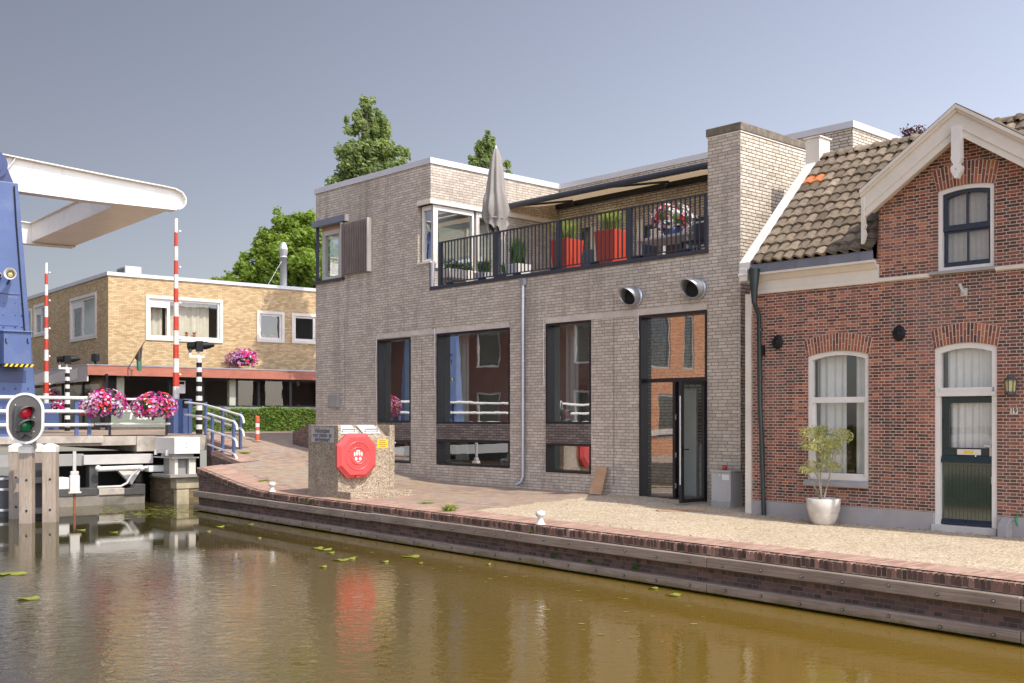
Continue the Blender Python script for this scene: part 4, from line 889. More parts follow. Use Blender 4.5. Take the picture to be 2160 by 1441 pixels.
g = MB(); g.box(FP, lA+.005, lA+.055, c0+.012, c0-.001, RZ(2094, 963), RZ(2094, 927)); g.tube([FP(lA+.03, c0+.01, RZ(2094, 942)), FP(lA+.03, c0+.05, RZ(2094, 942)), FP(lA+.12, c0+.055, RZ(2094, 941))], .013, 8); g.build('lock_plate', M['light_grey'], up)
lo = MB(); n = 12; lo.box(FP, lA, lB, c0-.012, c0-.045, lz0+.02, zs0)
w = (lB-lA-.09)/n
for i in range(n): lo.prism(lambda a, c, z: FP(a, c, z), [(lA+.045+i*w+.002, lz0+.10), (lA+.045+(i+1)*w-.002, lz0+.10), (lA+.045+(i+1)*w-.002, zs0-.05), (lA+.045+i*w+.002, zs0-.05)], c0-.004, c0-.02)
lw = lo.build('lower_door', M['green_door'], rh, bevel=.002)
b = MB(); b.prism(lambda a, c, z: FP(c, a, z), [(c0+.05, zs0-.01), (c0-.04, zs0-.02), (c0-.04, zs1+.004), (c0+.012, zs1)], lA, lB); b.build('weather_ledge', M['green_dark'], lw, bevel=.004)
b = MB(); b.prism(lambda a, c, z: FP(c, a, z), [(c0+.035, lz0+.02), (c0-.03, lz0+.02), (c0-.03, lz0+.115), (c0+.0, lz0+.105), (c0+.035, lz0+.05)], lA, lB); b.build('weather_bar', M['sash'], lw, bevel=.004)
g = MB(); g.box(FP, lA+.0, lA+.03, c0+.012, c0-.02, RZ(2094, 1022), RZ(2094, 1006)); g.build('hinge_plate', M['light_grey'], lw)
b = MB(); b.box(FP, dA_-.01, dB_+.03, OR+.06, OR-.14, -.2, lz0+.012); b.build('threshold', M['light_grey'], rh, bevel=.01)
# upper window
fo = arched_frame('window', uA_, uB_, uz0, uzs, uzc-.004, OR-.02, .065, .10, M['white'], .06)
sA_, sB_ = uA_+.065, uB_-.065; mz0, mz1 = RZ(2040, 482.5, OR), RZ(2040, 470, OR); c1 = OR-.05
b = MB(); ta = arc(sA_, sB_, uzs-.065, uzc-.07); ti = arc(sA_+.06, sB_-.06, uzs-.12, uzc-.125)
b.ring(FP, [(sA_, mz0)]+ta+[(sB_, mz0)], [(sA_+.06, mz1)]+ti+[(sB_-.06, mz1)], c1, c1-.05)
b.box(FP, (sA_+sB_)/2-.014, (sA_+sB_)/2+.014, c1-.005, c1-.045, mz1-.005, uzc-.12)
b.ring(FP, [(sA_, uz0+.06), (sB_, uz0+.06), (sB_, mz0-.002), (sA_, mz0-.002)], [(sA_+.05, uz0+.14), (sB_-.05, uz0+.14), (sB_-.05, mz0-.03), (sA_+.05, mz0-.03)], c1-.03, c1-.075)
b.box(FP, (sA_+sB_)/2-.014, (sA_+sB_)/2+.014, c1-.035, c1-.07, uz0+.135, mz0-.025)
b.build('sash', M['sash'], fo, bevel=.003)
g = MB(); g.face([FP(sA_+.03, c1-.05, uz0+.1), FP(sB_-.03, c1-.05, uz0+.1)]+[FP(a, c1-.05, z) for a, z in reversed(arc(sA_+.03, sB_-.03, uzs-.09, uzc-.10))]); g.build('pane', M['glass_house'], fo)
curtain(rh, FP, sA_-.02, sB_+.02, uz0+.02, uzc, OR-.20, 'lace', .008, .09)
b = MB(); b.box(FP, RX(2102), RX(1963.5), OR+.075, OR-.1, RZ(2102, 568), RZ(2102, 561)); b.build('sill', M['plinth'], fo, bevel=.006)
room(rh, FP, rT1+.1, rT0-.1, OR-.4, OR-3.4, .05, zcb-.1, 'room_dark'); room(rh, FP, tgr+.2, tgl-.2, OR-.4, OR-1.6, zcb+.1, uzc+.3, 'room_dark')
# string course, cornice, gutter
b = MB(); sz = RZ(2130, 564); b.prism(lambda a, c, z: FP(c, a, z), [(OR+.01, sz-.045), (OR+.055, sz-.03), (OR+.06, sz+.02), (OR-.05, sz+.04), (OR-.05, sz-.045)], rT1, RX(2102.3)); b.prism(lambda a, c, z: FP(c, a, z), [(OR+.01, sz-.045), (OR+.055, sz-.03), (OR+.06, sz+.02), (OR-.05, sz+.04), (OR-.05, sz-.045)], RX(1963), tgl); b.build('string_course', M['cream'], rh)
tco = RX(1592); tci = tgl+.004
prof = [(OR-.02, zcb-.04), (OR+.05, zcb-.035), (OR+.055, zcb+.03), (OR+.035, zcb+.04), (OR+.035, zct-.14), (OR+.07, zct-.13), (OR+.14, zct-.05), (OR+.20, zct-.04), (OR+.20, zct), (OR-.02, zct)]
b = MB(); b.prism(lambda a, c, z: FP(c, a, z), prof, tci, tco+.06); b.build('cornice', M['cream'], rh)
b = MB(); b.prism(lambda a, c, z: FP(c, a, z), [(OR+.205, zct+.003), (OR+.215, zct+.145), (OR+.205, zct+.15), (OR+.19, zct+.02), (OR+.02, zct+.02), (OR+.02, zct+.003)], tci, tco+.02)
for k in range(4): t = tci+(tco-tci)*(k+.4)/4; b.box(FP, t-.012, t+.012, OR+.222, OR+.205, zct+.003, zct+.152)
b.build('gutter', M['zinc_dull'], rh)
# dark drainpipe with funnel
pt_ = RX(1600.5, OR+.1); b = MB()
b.lathe(FP(pt_, OR+.24, zcb-.22), [(.045, 0), (.048, .06), (.06, .18), (.10, zct-zcb+.24), (.105, zct-zcb+.28)], 14)
b.tube([FP(pt_, OR+.24, zcb-.2), FP(pt_, OR+.10, zcb-.42), FP(pt_-.02, OR+.09, 2.0), FP(pt_-.06, OR+.09, 1.2), FP(pt_-.10, OR+.09, .0)], .042, 12)
for z in (.9, 2.45, 3.3): b.tube([FP(pt_-.02-(.045 if z < 1 else 0), OR+.09, z), FP(pt_-.02-(.045 if z < 1 else 0), OR+.09, z+.045)], .05, 12)
b.build('drainpipe', M['pipe_green'], rh)
g = MB(); g.box(FP, RX(1615), RX(1603), OR+.10, OR, RZ(1608, 750), RZ(1608, 729)); g.build('junction_box', M['black'], rh, bevel=.006)
# cast iron wall anchors
for px, py in ((1641, 722), (1896.5, 703)):
    t, z = fpix(px, py, OR); b = MB(); n = 12; R = .10
    for k in range(n):
        w0 = 2*math.pi*k/n; c_ = FP(t+math.cos(w0)*R*.62, OR+.03, z+math.sin(w0)*R*.75)
        b.ball(c_, .034, 0, None, 8, 5)
    d = Vector((NG.x, NG.y, 0)); C = FP(t, OR, z)
    tl = Vector((DG.x, DG.y, 0)); V = []; prof = [(.11, 0), (.10, .03), (.06, .035), (.045, .06), (.001, .065)]; seg = 16
    for r, h in prof:
        for k in range(seg): V.append(C+tl*(r*math.cos(2*math.pi*k/seg))+Vector((0, 0, 1))*(r*1.15*math.sin(2*math.pi*k/seg))+d*h)
    b.mesh(V, [(i*seg+k, i*seg+(k+1) % seg, (i+1)*seg+(k+1) % seg, (i+1)*seg+k) for i in range(len(prof)-1) for k in range(seg)], 0, None, True)
    b.build('wall_anchor', M['black'], rh)
# flag pole socket
t, z = fpix(2034, 612, OR); b = MB(); b.box(FP, t-.05, t+.05, OR+.02, OR, z-.09, z+.03); b.tube([FP(t, OR+.01, z-.05), FP(t-.0, OR+.06, z-.02), FP(t+.03, OR+.10, z+.09)], .024, 8); b.build('flag_socket', M['light_grey'], rh)
# house number
t0, t1 = RX(2147), RX(2132); z0, z1 = RZ(2140, 874), RZ(2140, 861); b = MB(); b.box(FP, t0, t1, OR+.016, OR, z0, z1); npl = b.build('number_plate', M['white'], rh, bevel=.004)
V, Fc = text_geo('19', .115, .002); b = MB(); tm, zm = (t0+t1)/2, (z0+z1)/2; b.mesh([FP(tm-v.x*.8, OR+.0195, zm+v.y) for v in V], Fc); b.build('lettering', M['black'], npl, norm=False)
# meter box beside the door
t0, t1 = RX(2129, OR+.12), RX(2108, OR+.12); b = MB(); zt_ = RZ(2115, 1094, OR+.1); b.prism(lambda a, c, z: FP(c, a, z), [(OR+.02, -.1), (OR+.20, -.1), (OR+.20, zt_-.09), (OR+.02, zt_+.02)], t0, t1); b.build('meter_cover', M['plinth'], rh, bevel=.008)
# tiled roof
def tile_patch(name, t0, t1, o0, z0_, o1, z1_, parent, label=None, clip=None, orange=(), base=True):
    b = MB(); dv = Vector((o1-o0, z1_-z0_)); Ls = dv.length; wv, hv = .205, .262; nc = int(abs(t1-t0)/wv); nr = int(Ls/hv)+1
    nu = 9
    nx = (-dv.y/Ls, dv.x/Ls)                                # normal of the slope in (o, z)
    if nx[1] < 0: nx = (-nx[0], -nx[1])
    for i in range(nr):
        for j in range(nc):
            rr = max(0, min(.90, random.gauss(.45, .20)))
            if (i, j) in orange: rr = .98
            ta_ = t0+(t1-t0)*j/nc; tb_ = t0+(t1-t0)*(j+1.12)/nc; V = []
            jt = random.uniform(-.012, .012); jn = random.uniform(-.004, .006)
            if clip and not clip((ta_+tb_)/2, o0+(o1-o0)*(i+.5)*hv/Ls): continue
            for r_ in range(4):
                s_ = i*hv-.03+jt+(hv+.07)*r_/3
                for k in range(nu):
                    u = k/(nu-1); h = .036*math.sin(2*math.pi*(u*.92+.02))+.012
                    cur = .075*max(0, math.sin(2*math.pi*(u*.92+.02)))*(1-r_/3)   # rounded lower lip
                    ss = min(Ls, max(-.02, s_-cur)); lift = .042*(1-r_/3)+h+.012+jn
                    V.append(FP(ta_+(tb_-ta_)*u, o0+(o1-o0)*ss/Ls+nx[0]*lift, z0_+(z1_-z0_)*ss/Ls+nx[1]*lift))
            for k in range(nu):                              # thickness of the lower edge
                V.append(V[k]-Vector((0, 0, .026)))
            Fq = [(r_*nu+k, r_*nu+k+1, (r_+1)*nu+k+1, (r_+1)*nu+k) for r_ in range(3) for k in range(nu-1)]+[(k, k+1, 4*nu+k+1, 4*nu+k) for k in range(nu-1)]
            b.mesh(V, Fq, 0, rr, True)
    if base: b.face([FP(t0, o0, z0_), FP(t1, o0, z0_), FP(t1, o1, z1_), FP(t0, o1, z1_)], 1)
    o = b.build(name, [M['tile'], M['void']], parent, norm=False)
    if label: o['label'] = label
    return o
tv = rT0+.02
o0_ = OR+.20
vw = .18
rf = tile_patch('roof', tv-vw, tgl+.02, o0_, roofz(o0_), OG, ZRIDGE, rh, orange=((9, 0), (9, 1)))
tile_patch('roof', tgl+.02, tap, o0_, roofz(o0_), OG, ZRIDGE, rh, clip=lambda t, o: (ZE+rs*((OR+.22)-o)) > wall_top(t)+.1, base=False)
tile_patch('roof', tap, tgr, o0_, roofz(o0_), OG, ZRIDGE, rh, clip=lambda t, o: (ZE+rs*((OR+.22)-o)) > wall_top(t)+.1, base=False)
tile_patch('roof', tgr, rT1, o0_, roofz(o0_), OG, ZRIDGE, rh)
b = MB(); n = int((tv-vw-rT1)/.36)
for i in range(n):
    ta_ = tv-vw+(rT1-tv+vw)*i/n; tb_ = tv-vw+(rT1-tv+vw)*(i+1.08)/n; V = []; seg = 8
    for s_, (t_, R) in enumerate(((ta_, .125), (ta_+(tb_-ta_)*.15, .125), (ta_+(tb_-ta_)*.16, .105), (tb_, .10))):
        for k in range(seg+1): w = math.pi*k/seg; V.append(FP(t_, OG+R*1.1*math.cos(w), ZRIDGE-.02+R*math.sin(w)))
    b.mesh(V, [(s_*(seg+1)+k, s_*(seg+1)+k+1, (s_+1)*(seg+1)+k+1, (s_+1)*(seg+1)+k) for s_ in range(3) for k in range(seg)], 0, max(0, min(.88, random.gauss(.4, .2))), True)
b.build('ridge_tiles', M['tile'], rf, norm=False)
b = MB(); b.face([FP(tv, OG, ZRIDGE), FP(rT1, OG, ZRIDGE), FP(rT1, 2*OG-OR, ZE-.02), FP(tv, 2*OG-OR, ZE-.02)]); b.build('rear_slope', M['tile'], rf)
# white verge board and its end block
b = MB(); nvx = .06
b.prism(lambda a, c, z: FP(c, a, z), [(OR+.27, roofz(OR+.27)-.02), (OR+.27, roofz(OR+.27)+.10), (oG, ZG+.10), (oG, ZG-.10)], tv-vw+.02, tv+.055); b.build('verge_board', M['white'], rh, bevel=.006)
b = MB(); b.box(FP, tv-.12, tv+.06, OR+.28, OR-.02, zct-.14, roofz(OR+.25)-.01); b.box(FP, tv-.14, tv+.075, OR+.30, OR-.02, zct-.05, zct); b.build('verge_bracket', M['white'], rh, bevel=.02)
tb1 = tv+.055; zb1 = zt(1699, 292, tb1); ob1 = opix(1699, tb1); wd = .34
b = MB(); b.box(FP, tb1-.30, tb1, ob1-.38, ob1, ZG-.16, zb1-.03); b.box(FP, tb1-.33, tb1+.03, ob1-.41, ob1+.03, zb1-.03, zb1); b.build('verge_block', M['cream'], rh, bevel=.006)
# gable: bargeboards, finial, side slopes
def barge(sgn):
    ts = [tap, tap+sgn*(tle-tap)]; z = lambda t, d: zap-d-slope*abs(t-tap)
    b = MB()
    b.prism(FP, [(ts[0], z(ts[0], .0)), (ts[1], z(ts[1], .0)), (ts[1], z(ts[1], .06)), (ts[0], z(ts[0], .06))], OBG+.075, OR-.02)
    b.prism(FP, [(ts[0], z(ts[0], .06)), (ts[1], z(ts[1], .06)), (ts[1], z(ts[1], .105)), (ts[0], z(ts[0], .105))], OBG+.04, OR-.02)
    b.prism(FP, [(ts[0], z(ts[0], .105)), (ts[1], z(ts[1], .105)), (ts[1], z(ts[1], .34)), (ts[0], z(ts[0], .34))], OBG, OBG-.05)
    b.prism(FP, [(ts[0], z(ts[0], .34)), (ts[1]-sgn*.06, z(ts[1]-sgn*.06, .34)), (ts[1]-sgn*.06, z(ts[1]-sgn*.06, .46)), (ts[0], z(ts[0], .46))], OBG-.02, OBG-.07)
    b.prism(FP, [(ts[0], z(ts[0], .345)), (ts[1]-sgn*.06, z(ts[1]-sgn*.06, .345)), (ts[1]-sgn*.06, z(ts[1]-sgn*.06, .37)), (ts[0], z(ts[0], .37))], OBG-.071, OR-.03)
    b.build('bargeboard', M['cream'], rh)
    b = MB(); te = ts[1]; ze = z(te, .10); k = sgn*1.0
    b.prism(FP, [(te, ze), (te-k*.055, ze), (te-k*.055, ze-.42), (te-k*.075, ze-.46), (te-k*.05, ze-.52), (te-k*.075, ze-.60), (te-k*.05, ze-.70), (te-k*.02, ze-.76), (te, ze-.76)], OBG+.012, OBG-.055); b.build('bracket_drop', M['cream'], rh)
    b = MB()
    for o_, d in ((OR+.28, .0), (OR+.28, 0)): pass
    te2 = tap+sgn*(abs(tle-tap)+.05)
    b.face([FP(tap, OBG+.07, zap+.012), FP(te2, OBG+.07, z(te2, -.012)), FP(te2, OG, z(te2, -.012)), FP(tap, OG, zap+.012)]); b.build('gable_slope', M['tile'], rf)
barge(1); barge(-1)
b = MB(); fz0 = zap-.33; w_ = .075
pr = [(w_, 0), (w_, -.46), (w_*1.15, -.475), (w_*.95, -.50), (w_*.95, -.53), (w_*.55, -.575), (w_*.55, -.585), (w_*1.05, -.61), (w_*1.15, -.65), (w_*.95, -.70), (w_*.5, -.755), (w_*.35, -.79)]
b.prism(FP, [(tap+x, fz0+z) for x, z in pr]+[(tap-x, fz0+z) for x, z in reversed(pr)], OBG+.06, OBG-.04); fi = b.build('finial', M['white'], rh)
g = MB(); g.tube([FP(tap, OBG+.06, fz0-.655), FP(tap, OBG+.066, fz0-.655)], .008, 8); g.build('bolt', M['black'], fi)
# coach lamp
t, z0 = fpix(2134, 833, OR+.08); z1 = RZ(2134, 791, OR+.08); h = z1-z0
lm = thing('wall_lamp', FP(t, OR+.1, z0), 'bronze coach lamp with amber glass mounted right of the green door', 'lamp')
C = FP(t, OR+.12, z0); b = MB(); b.lathe(C, [(.001, 0), (.085, 0), (.085, h*.14), (.07, h*.16)], 8, smooth=False); b.lathe(C, [(.105, h*.73), (.10, h*.78), (.06, h*.86), (.055, h*.95), (.02, h), (.001, h)], 8, smooth=False)
for k in range(8): w = 2*math.pi*k/8; b.tube([C+Vector((.075*math.cos(w), .075*math.sin(w), h*.15)), C+Vector((.088*math.cos(w), .088*math.sin(w), h*.74))], .006, 5)
b.box(FP, t-.03, t+.03, OR+.06, OR, z0+h*.3, z0+h*.6); b.build('housing', M['dark_grey'], lm)
b = MB(); b.lathe(C, [(.066, h*.15), (.08, h*.74)], 8, smooth=False); b.build('lamp_glass', M['lamp_glass'], lm)
# ------------------------------------------------------------------ yellow brick building beyond the bridge
YC = at(228, 880, 45.0); ye1 = Vector((.785, .619)); ye2 = Vector((-.619, .785))
def YP(a, c, z): return Vector((YC.x+a*ye1.x+c*ye1.y, YC.y+a*ye1.y-c*ye1.x, z))          # a along the sunny front, c out of it
def YQ(a, c, z): return Vector((YC.x+a*ye2.x-c*ye2.y, YC.y+a*ye2.y+c*ye2.x, z))          # a along the shaded side
def yp(px, py, d=0.0):
    u = (px-CX)/F; x0 = YC.x+d*ye1.y; y0 = YC.y-d*ye1.x; a = (u*y0-x0)/(ye1.x-u*ye1.y); return a, EYE-(py-HY)/F*(y0+a*ye1.y)
def yq(px, py, d=0.0):
    u = (px-CX)/F; x0 = YC.x-d*ye2.y; y0 = YC.y+d*ye2.x; a = (u*y0-x0)/(ye2.x-u*ye2.y); return a, EYE-(py-HY)/F*(y0+a*ye2.y)
YB = DECK-.1; YZ = yp(232, 577)[1]; ZF1 = yp(240, 772, 1.2)[1]; ZF0 = yp(240, 792, 1.2)[1]; YL, YD = 17.0, 14.0
yb = thing('yellow_building', YP(8, 0, YB), 'flat roofed yellow brick building with a red canopy band over the shop windows', 'building')
w1 = (yp(306, 0)[0], yp(469, 0)[0], yp(400, 722)[1]-.02, yp(400, 634)[1]+.06)
w1 = (yp(307, 0)[0], yp(469.5, 0)[0], yp(306, 717)[1], yp(306, 622)[1]); w2 = (yp(541.5, 0)[0], yp(599.5, 0)[0], yp(541, 721)[1], yp(541, 655)[1]); w3 = (yp(615, 0)[0], yp(670, 0)[0], yp(615, 724)[1], yp(615, 660)[1])
v1 = (yq(204, 0)[0], yq(149, 0)[0], yq(149, 723)[1], yq(149, 631)[1]); v2 = (yq(100, 0)[0], yq(72.5, 0)[0], yq(73, 712)[1], yq(73, 645)[1]); v3 = (yq(68, 0)[0], yq(50, 0)[0], yq(68, 712)[1], yq(68, 650)[1])
b = MB(); b.wall(YP, 0, YL, ZF1-.3, YZ, [w1, w2, w3], 0, .2); b.wall(YQ, 0, YD, ZF1-.3, YZ, [v1, v2, v3], 0, .2)
b.wall(YP, 0, YL, YB, YZ, [], -YD, .2); b.wall(YQ, 0, YD, YB, YZ, [], -YL, .2); b.build('wall', M['yellow_brick'], yb)
b = MB(); b.box(YP, -.06, YL, .06, -.3, YZ-.08, YZ+.07); b.box(YQ, .3, YD, .06, -.3, YZ-.08, YZ+.07); b.build('roof_edge', M['alu'], yb)
b = MB(); b.face([YP(0, 0, YZ), YP(YL, 0, YZ), YP(YL, -YD, YZ), YP(0, -YD, YZ)]); b.build('roof', M['bitumen'], yb)
def ywin(mp, h, split=None, cur=None, ventl=False):
    b = MB(); e = .13; O = [(h[0], h[2]), (h[1], h[2]), (h[1], h[3]), (h[0], h[3])]; I = [(h[0]+e, h[2]+e), (h[1]-e, h[2]+e), (h[1]-e, h[3]-e), (h[0]+e, h[3]-e)]
    b.ring(mp, O, I, .05, -.1); o = b.build('window', M['cream'], yb)
    f = MB(); I2 = [(h[0]+e+.09, h[2]+e+.09), (h[1]-e-.09, h[2]+e+.09), (h[1]-e-.09, h[3]-e-.09), (h[0]+e+.09, h[3]-e-.09)]; f.ring(mp, I, I2, -.02, -.12)
    if split:
        f.box(mp, split-.06, split+.06, -.02, -.115, h[2]+e+.08, h[3]-e-.08)
        if ventl: f.box(mp, h[0]+e+.08 if ventl > 0 else split, split if ventl > 0 else h[1]-e-.08, -.03, -.11, h[3]-e-.36, h[3]-e-.085)
    f.build('frame', M['white'], o); g = MB(); g.face([mp(h[0]+e+.05, -.07, h[2]+e+.05), mp(h[1]-e-.05, -.07, h[2]+e+.05), mp(h[1]-e-.05, -.07, h[3]-e-.05), mp(h[0]+e+.05, -.07, h[3]-e-.05)]); g.build('pane', M['glass_house'] if cur is not None else M['glass_shop'], o)
    if cur:
        for c0, c1 in cur: curtain(yb, mp, c0, c1, h[2]+.1, h[3]-.1, -.45, 'curtain_beige', .05, .28)
sp1 = yp(356, 0)[0]; ywin(YP, w1, sp1, [(w1[0]+.15, sp1-.12), (sp1+.02, w1[1]-.45)], 1); ywin(YP, w2, None, []); ywin(YP, w3, None, [])
for h, s_ in ((v1, yq(173, 0)[0]), (v2, yq(86, 0)[0]), (v3, None)):
    ywin(YQ, h, s_, None, -1 if s_ else False)
room(yb, YP, .4, YL-.4, -.5, -5, ZF1+.3, YZ-.2)
# plants on the sills
for px, s_ in ((398, .16), (414, .18), (560, .25), (578, .3)):
    a, z = yp(px, 712); wz = (w1 if px < 500 else w2)[2]+.24; c = YP(a, -.22, wz); b = MB(); b.lathe(c, [(.001, 0), (.05, 0), (.07, .11), (.06, .11)], 10); pl = b.build('flower_pot', M['orange_red'], loc=c); tag(pl, {398: 'small pot plant on the sill of the large curtained window, left one', 414: 'small pot plant on the sill of the large curtained window, right one', 560: 'pot plant inside the small square window, left one', 578: 'taller pot plant inside the small square window, right one'}[px], 'pot plant', 'pot plants on the upper sills')
    b = MB()
    for k in range(40):
        w = random.random()*6.28; d = Vector((math.cos(w), math.sin(w), random.uniform(.3, 1.6))).normalized(); p0 = c+Vector((0, 0, .1)); p1 = p0+d*s_*random.uniform(.4, 1); sd = d.cross(Vector((0, 0, 1))).normalized()*.02; b.face([p0, (p0+p1)/2+sd, p1, (p0+p1)/2-sd])
    b.build('leaves', M['leaf_plain'], pl, norm=False)
# canopy band and shop front
CO = 1.2
b = MB(); b.box(YP, -CO, YL, CO, CO-.06, ZF0, ZF1); b.build('fascia', M['fascia_red'], yb)
b = MB(); b.box(YQ, -CO+.06, YD, CO, CO-.06, ZF0-.25, ZF1); b.build('side_fascia', M['light_grey'], yb)
b = MB(); b.box(YP, -CO-.02, YL, CO+.02, -.0, ZF1, ZF1+.05); b.box(YQ, 0, YD, CO+.02, 0, ZF1, ZF1+.05); b.build('canopy_top', M['zinc'], yb)
b = MB(); b.box(YP, -CO+.07, YL, CO-.07, -.0, ZF0+.06, ZF0+.08); b.box(YQ, 0, YD, CO-.07, 0, ZF0+.06, ZF0+.08); b.build('canopy_soffit', M['dark_grey'], yb)
SO = .55; zs_ = ZF0+.05
for px0, px1, mm in ((246, 296, 'sage_light'), (484, 497, 'sage_light'), (228, 246, 'black')):
    b = MB(); a0, a1 = yp(px0, 0, SO)[0], yp(px1, 0, SO)[0]
    if mm == 'sage_light' and px0 == 246: a1 = yp(262, 0, SO)[0]
    b.box(YP, a0, a1, SO, SO-.25, YB, zs_); b.build('pillar', M[mm], yb)
panel0, panel1 = yp(232, 0, SO)[0], yp(360, 0, SO)[0]; pz1 = yp(300, 855, SO)[1]; pz0 = yp(300, 901, SO)[1]
b = MB(); b.box(YP, panel0, YL, SO+.02, SO-.12, pz0, yp(450, 858, SO)[1]-.0); b.build('shop_panel', M['sage'], yb)
b = MB(); b.box(YP, panel0-.4, YL, SO+.03, SO-.1, YB-.3, pz0); b.build('shop_base', M['dark_brick'], yb)
V, Fc = text_geo('Past', .62, .012); a_, z_ = yp(299, 875, SO); b = MB(); b.mesh([YP(a_+v.x+.22*v.y, SO+.035, z_+v.y) for v in V], Fc); b.build('lettering', M['white'], yb, norm=False)
gz0 = yp(450, 858, SO)[1]; bars = [yp(px, 0, SO)[0] for px in (262, 360, 372, 432, 484, 497, 546, 612, 690)]
b = MB()
for px in (359, 374, 428, 500, 546, 613, 690): a_ = yp(px, 0, SO)[0]; b.box(YP, a_-.06, a_+.06, SO, SO-.12, gz0, zs_)
b.box(YP, panel0, YL, SO+.01, SO-.11, gz0-.03, gz0+.06); b.box(YP, panel0, YL, SO, SO-.11, zs_-.12, zs_-.001); b.build('shop_front', M['black_frame'], yb)
g = MB(); g.face([YP(panel0, SO-.06, gz0), YP(YL, SO-.06, gz0), YP(YL, SO-.06, zs_), YP(panel0, SO-.06, zs_)]); g.build('shop_glass', M['glass_shop'], yb)
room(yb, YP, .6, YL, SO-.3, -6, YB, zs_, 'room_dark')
b = MB(); a_, z_ = yp(383, 816, SO); b.box(YP, a_-.16, a_+.16, SO+.015, SO-.02, z_-.28, z_+.26); b.build('menu_paper', M['paper'], yb)
b = MB(); b.box(YP, a_-.11, a_+.11, SO+.018, SO+.016, z_+.10, z_+.22); b.build('menu_head', M['black'], yb)
# glazed garden room along the shaded side
b = MB(); SQ = .55
for px in (68, 92, 130, 173, 222): a_ = yq(px, 0, SQ)[0]; b.box(YQ, a_-.05, a_+.05, SQ, SQ-.1, YB, zs_)
b.box(YQ, -SQ, YD, SQ, SQ-.1, zs_-.12, zs_); b.box(YQ, -SQ, YD, SQ, SQ-.1, YB+.1, YB+.3); b.build('side_front', M['black_frame'], yb)
g = MB(); g.face([YQ(-SQ, SQ-.05, YB), YQ(YD, SQ-.05, YB), YQ(YD, SQ-.05, zs_), YQ(-SQ, SQ-.05, zs_)]); g.build('side_glass', M['glass_clear'], yb)
curtain(yb, YQ, .2, YD-.5, YB+.8, zs_-.85, -.6, 'curtain_green', .04, .5, 'green_screen')
b = MB()
n = 14
for i in range(n):
    a0, a1 = YD*i/n, YD*(i+1)/n; f = lambda a: ZF1-.06-.16*abs(math.sin(a*1.9))-.05*math.sin(a*5.1)
    b.face([YQ(a0, CO+.01, f(a0)-.42), YQ(a1, CO+.01, f(a1)-.42), YQ(a1, CO+.02, f(a1)), YQ(a0, CO+.02, f(a0))], smooth=True)
aw2 = b.build('sagging_sheet', M['white'], yb)
lab = {81: 'pale round paper lantern behind the nearer barrier pole far left', 107: 'round paper lantern right of the red and white far barrier pole', 142: 'round paper lantern behind the far striped signal post', 175: 'round paper lantern between two window posts', 211: 'rightmost round paper lantern beside the black corner pillar'}
for px, py, r in ((77, 810, .40), (107, 808, .46), (142, 808, .46), (175, 813, .40), (211, 810, .40)):
    a_, z_ = yq(px, py, .05); c = YQ(a_, .05, z_); b = MB(); b.ball(c, r, seg=18, rings=14); b.tube([c+Vector((0, 0, r)), c+Vector((0, 0, r+.25))], .008, 5); tag(b.build('paper_lantern', M['lantern'], loc=c), lab[px if px != 77 else 81], 'lantern', 'round paper lanterns in the glazed side room')
# rooftop things
def boxthing(name, mp, a0, a1, c0, c1, z0, z1, m, label, cat, bevel=.02, group=None):
    b = MB(); b.box(mp, a0, a1, c0, c1, z0, z1); return tag(b.build(name, M[m], bevel=bevel), label, cat, group)
for px0, px1, py, lab in ((203, 234, 566, 'pale air unit on the flat roof right at the corner of the yellow building'), (150, 182, 581, 'pale air unit on the flat roof further from the corner')):
    a0 = yq(px0+12, 0)[0] if px0 < 160 else .3; t = thing('air_unit', YQ(a0+.6, -1.2, YZ), lab, 'air unit', 'air units on the yellow building')
    b = MB(); zt1 = YZ+.42; b.box(YQ, a0, a0+1.1, -.8, -1.5, YZ+.05, zt1); b.build('casing', M['light_grey'], t, bevel=.03)
    b = MB()
    for k in range(6): b.box(YQ, a0+.1+k*.16, a0+.18+k*.16, -.79, -.8, YZ+.12, zt1-.08)
    b.build('grille', M['dark_grey'], t)
fl = at(598, 606, 54.0); rr = .165; t = thing('flue_pipe', (fl.x, fl.y, YZ), 'tall shiny steel flue pipe with conical cap on the yellow building roof', 'chimney')
htop = at(598, 512, 54.0).z; b = MB(); b.lathe((fl.x, fl.y, 0), [(rr, YZ-.1), (rr, htop-.75), (rr*1.06, htop-.75), (rr*1.06, htop-.68), (rr, htop-.68)], 18); b.build('pipe', M['steel'], t)
b = MB(); b.lathe((fl.x, fl.y, htop-.72), [(rr*.9, 0), (rr*1.02, .02), (rr*1.32, .36), (rr*1.36, .37), (rr*.75, .70), (rr*.6, .72), (.001, .72)], 18); b.build('cap', M['steel'], t)
b = MB(); b.tube([(fl.x-.05, fl.y-.2, htop-.95), (fl.x-.75, fl.y-1.2, YZ+.05)], .012, 5); b.build('stay_wire', M['zinc'], t)
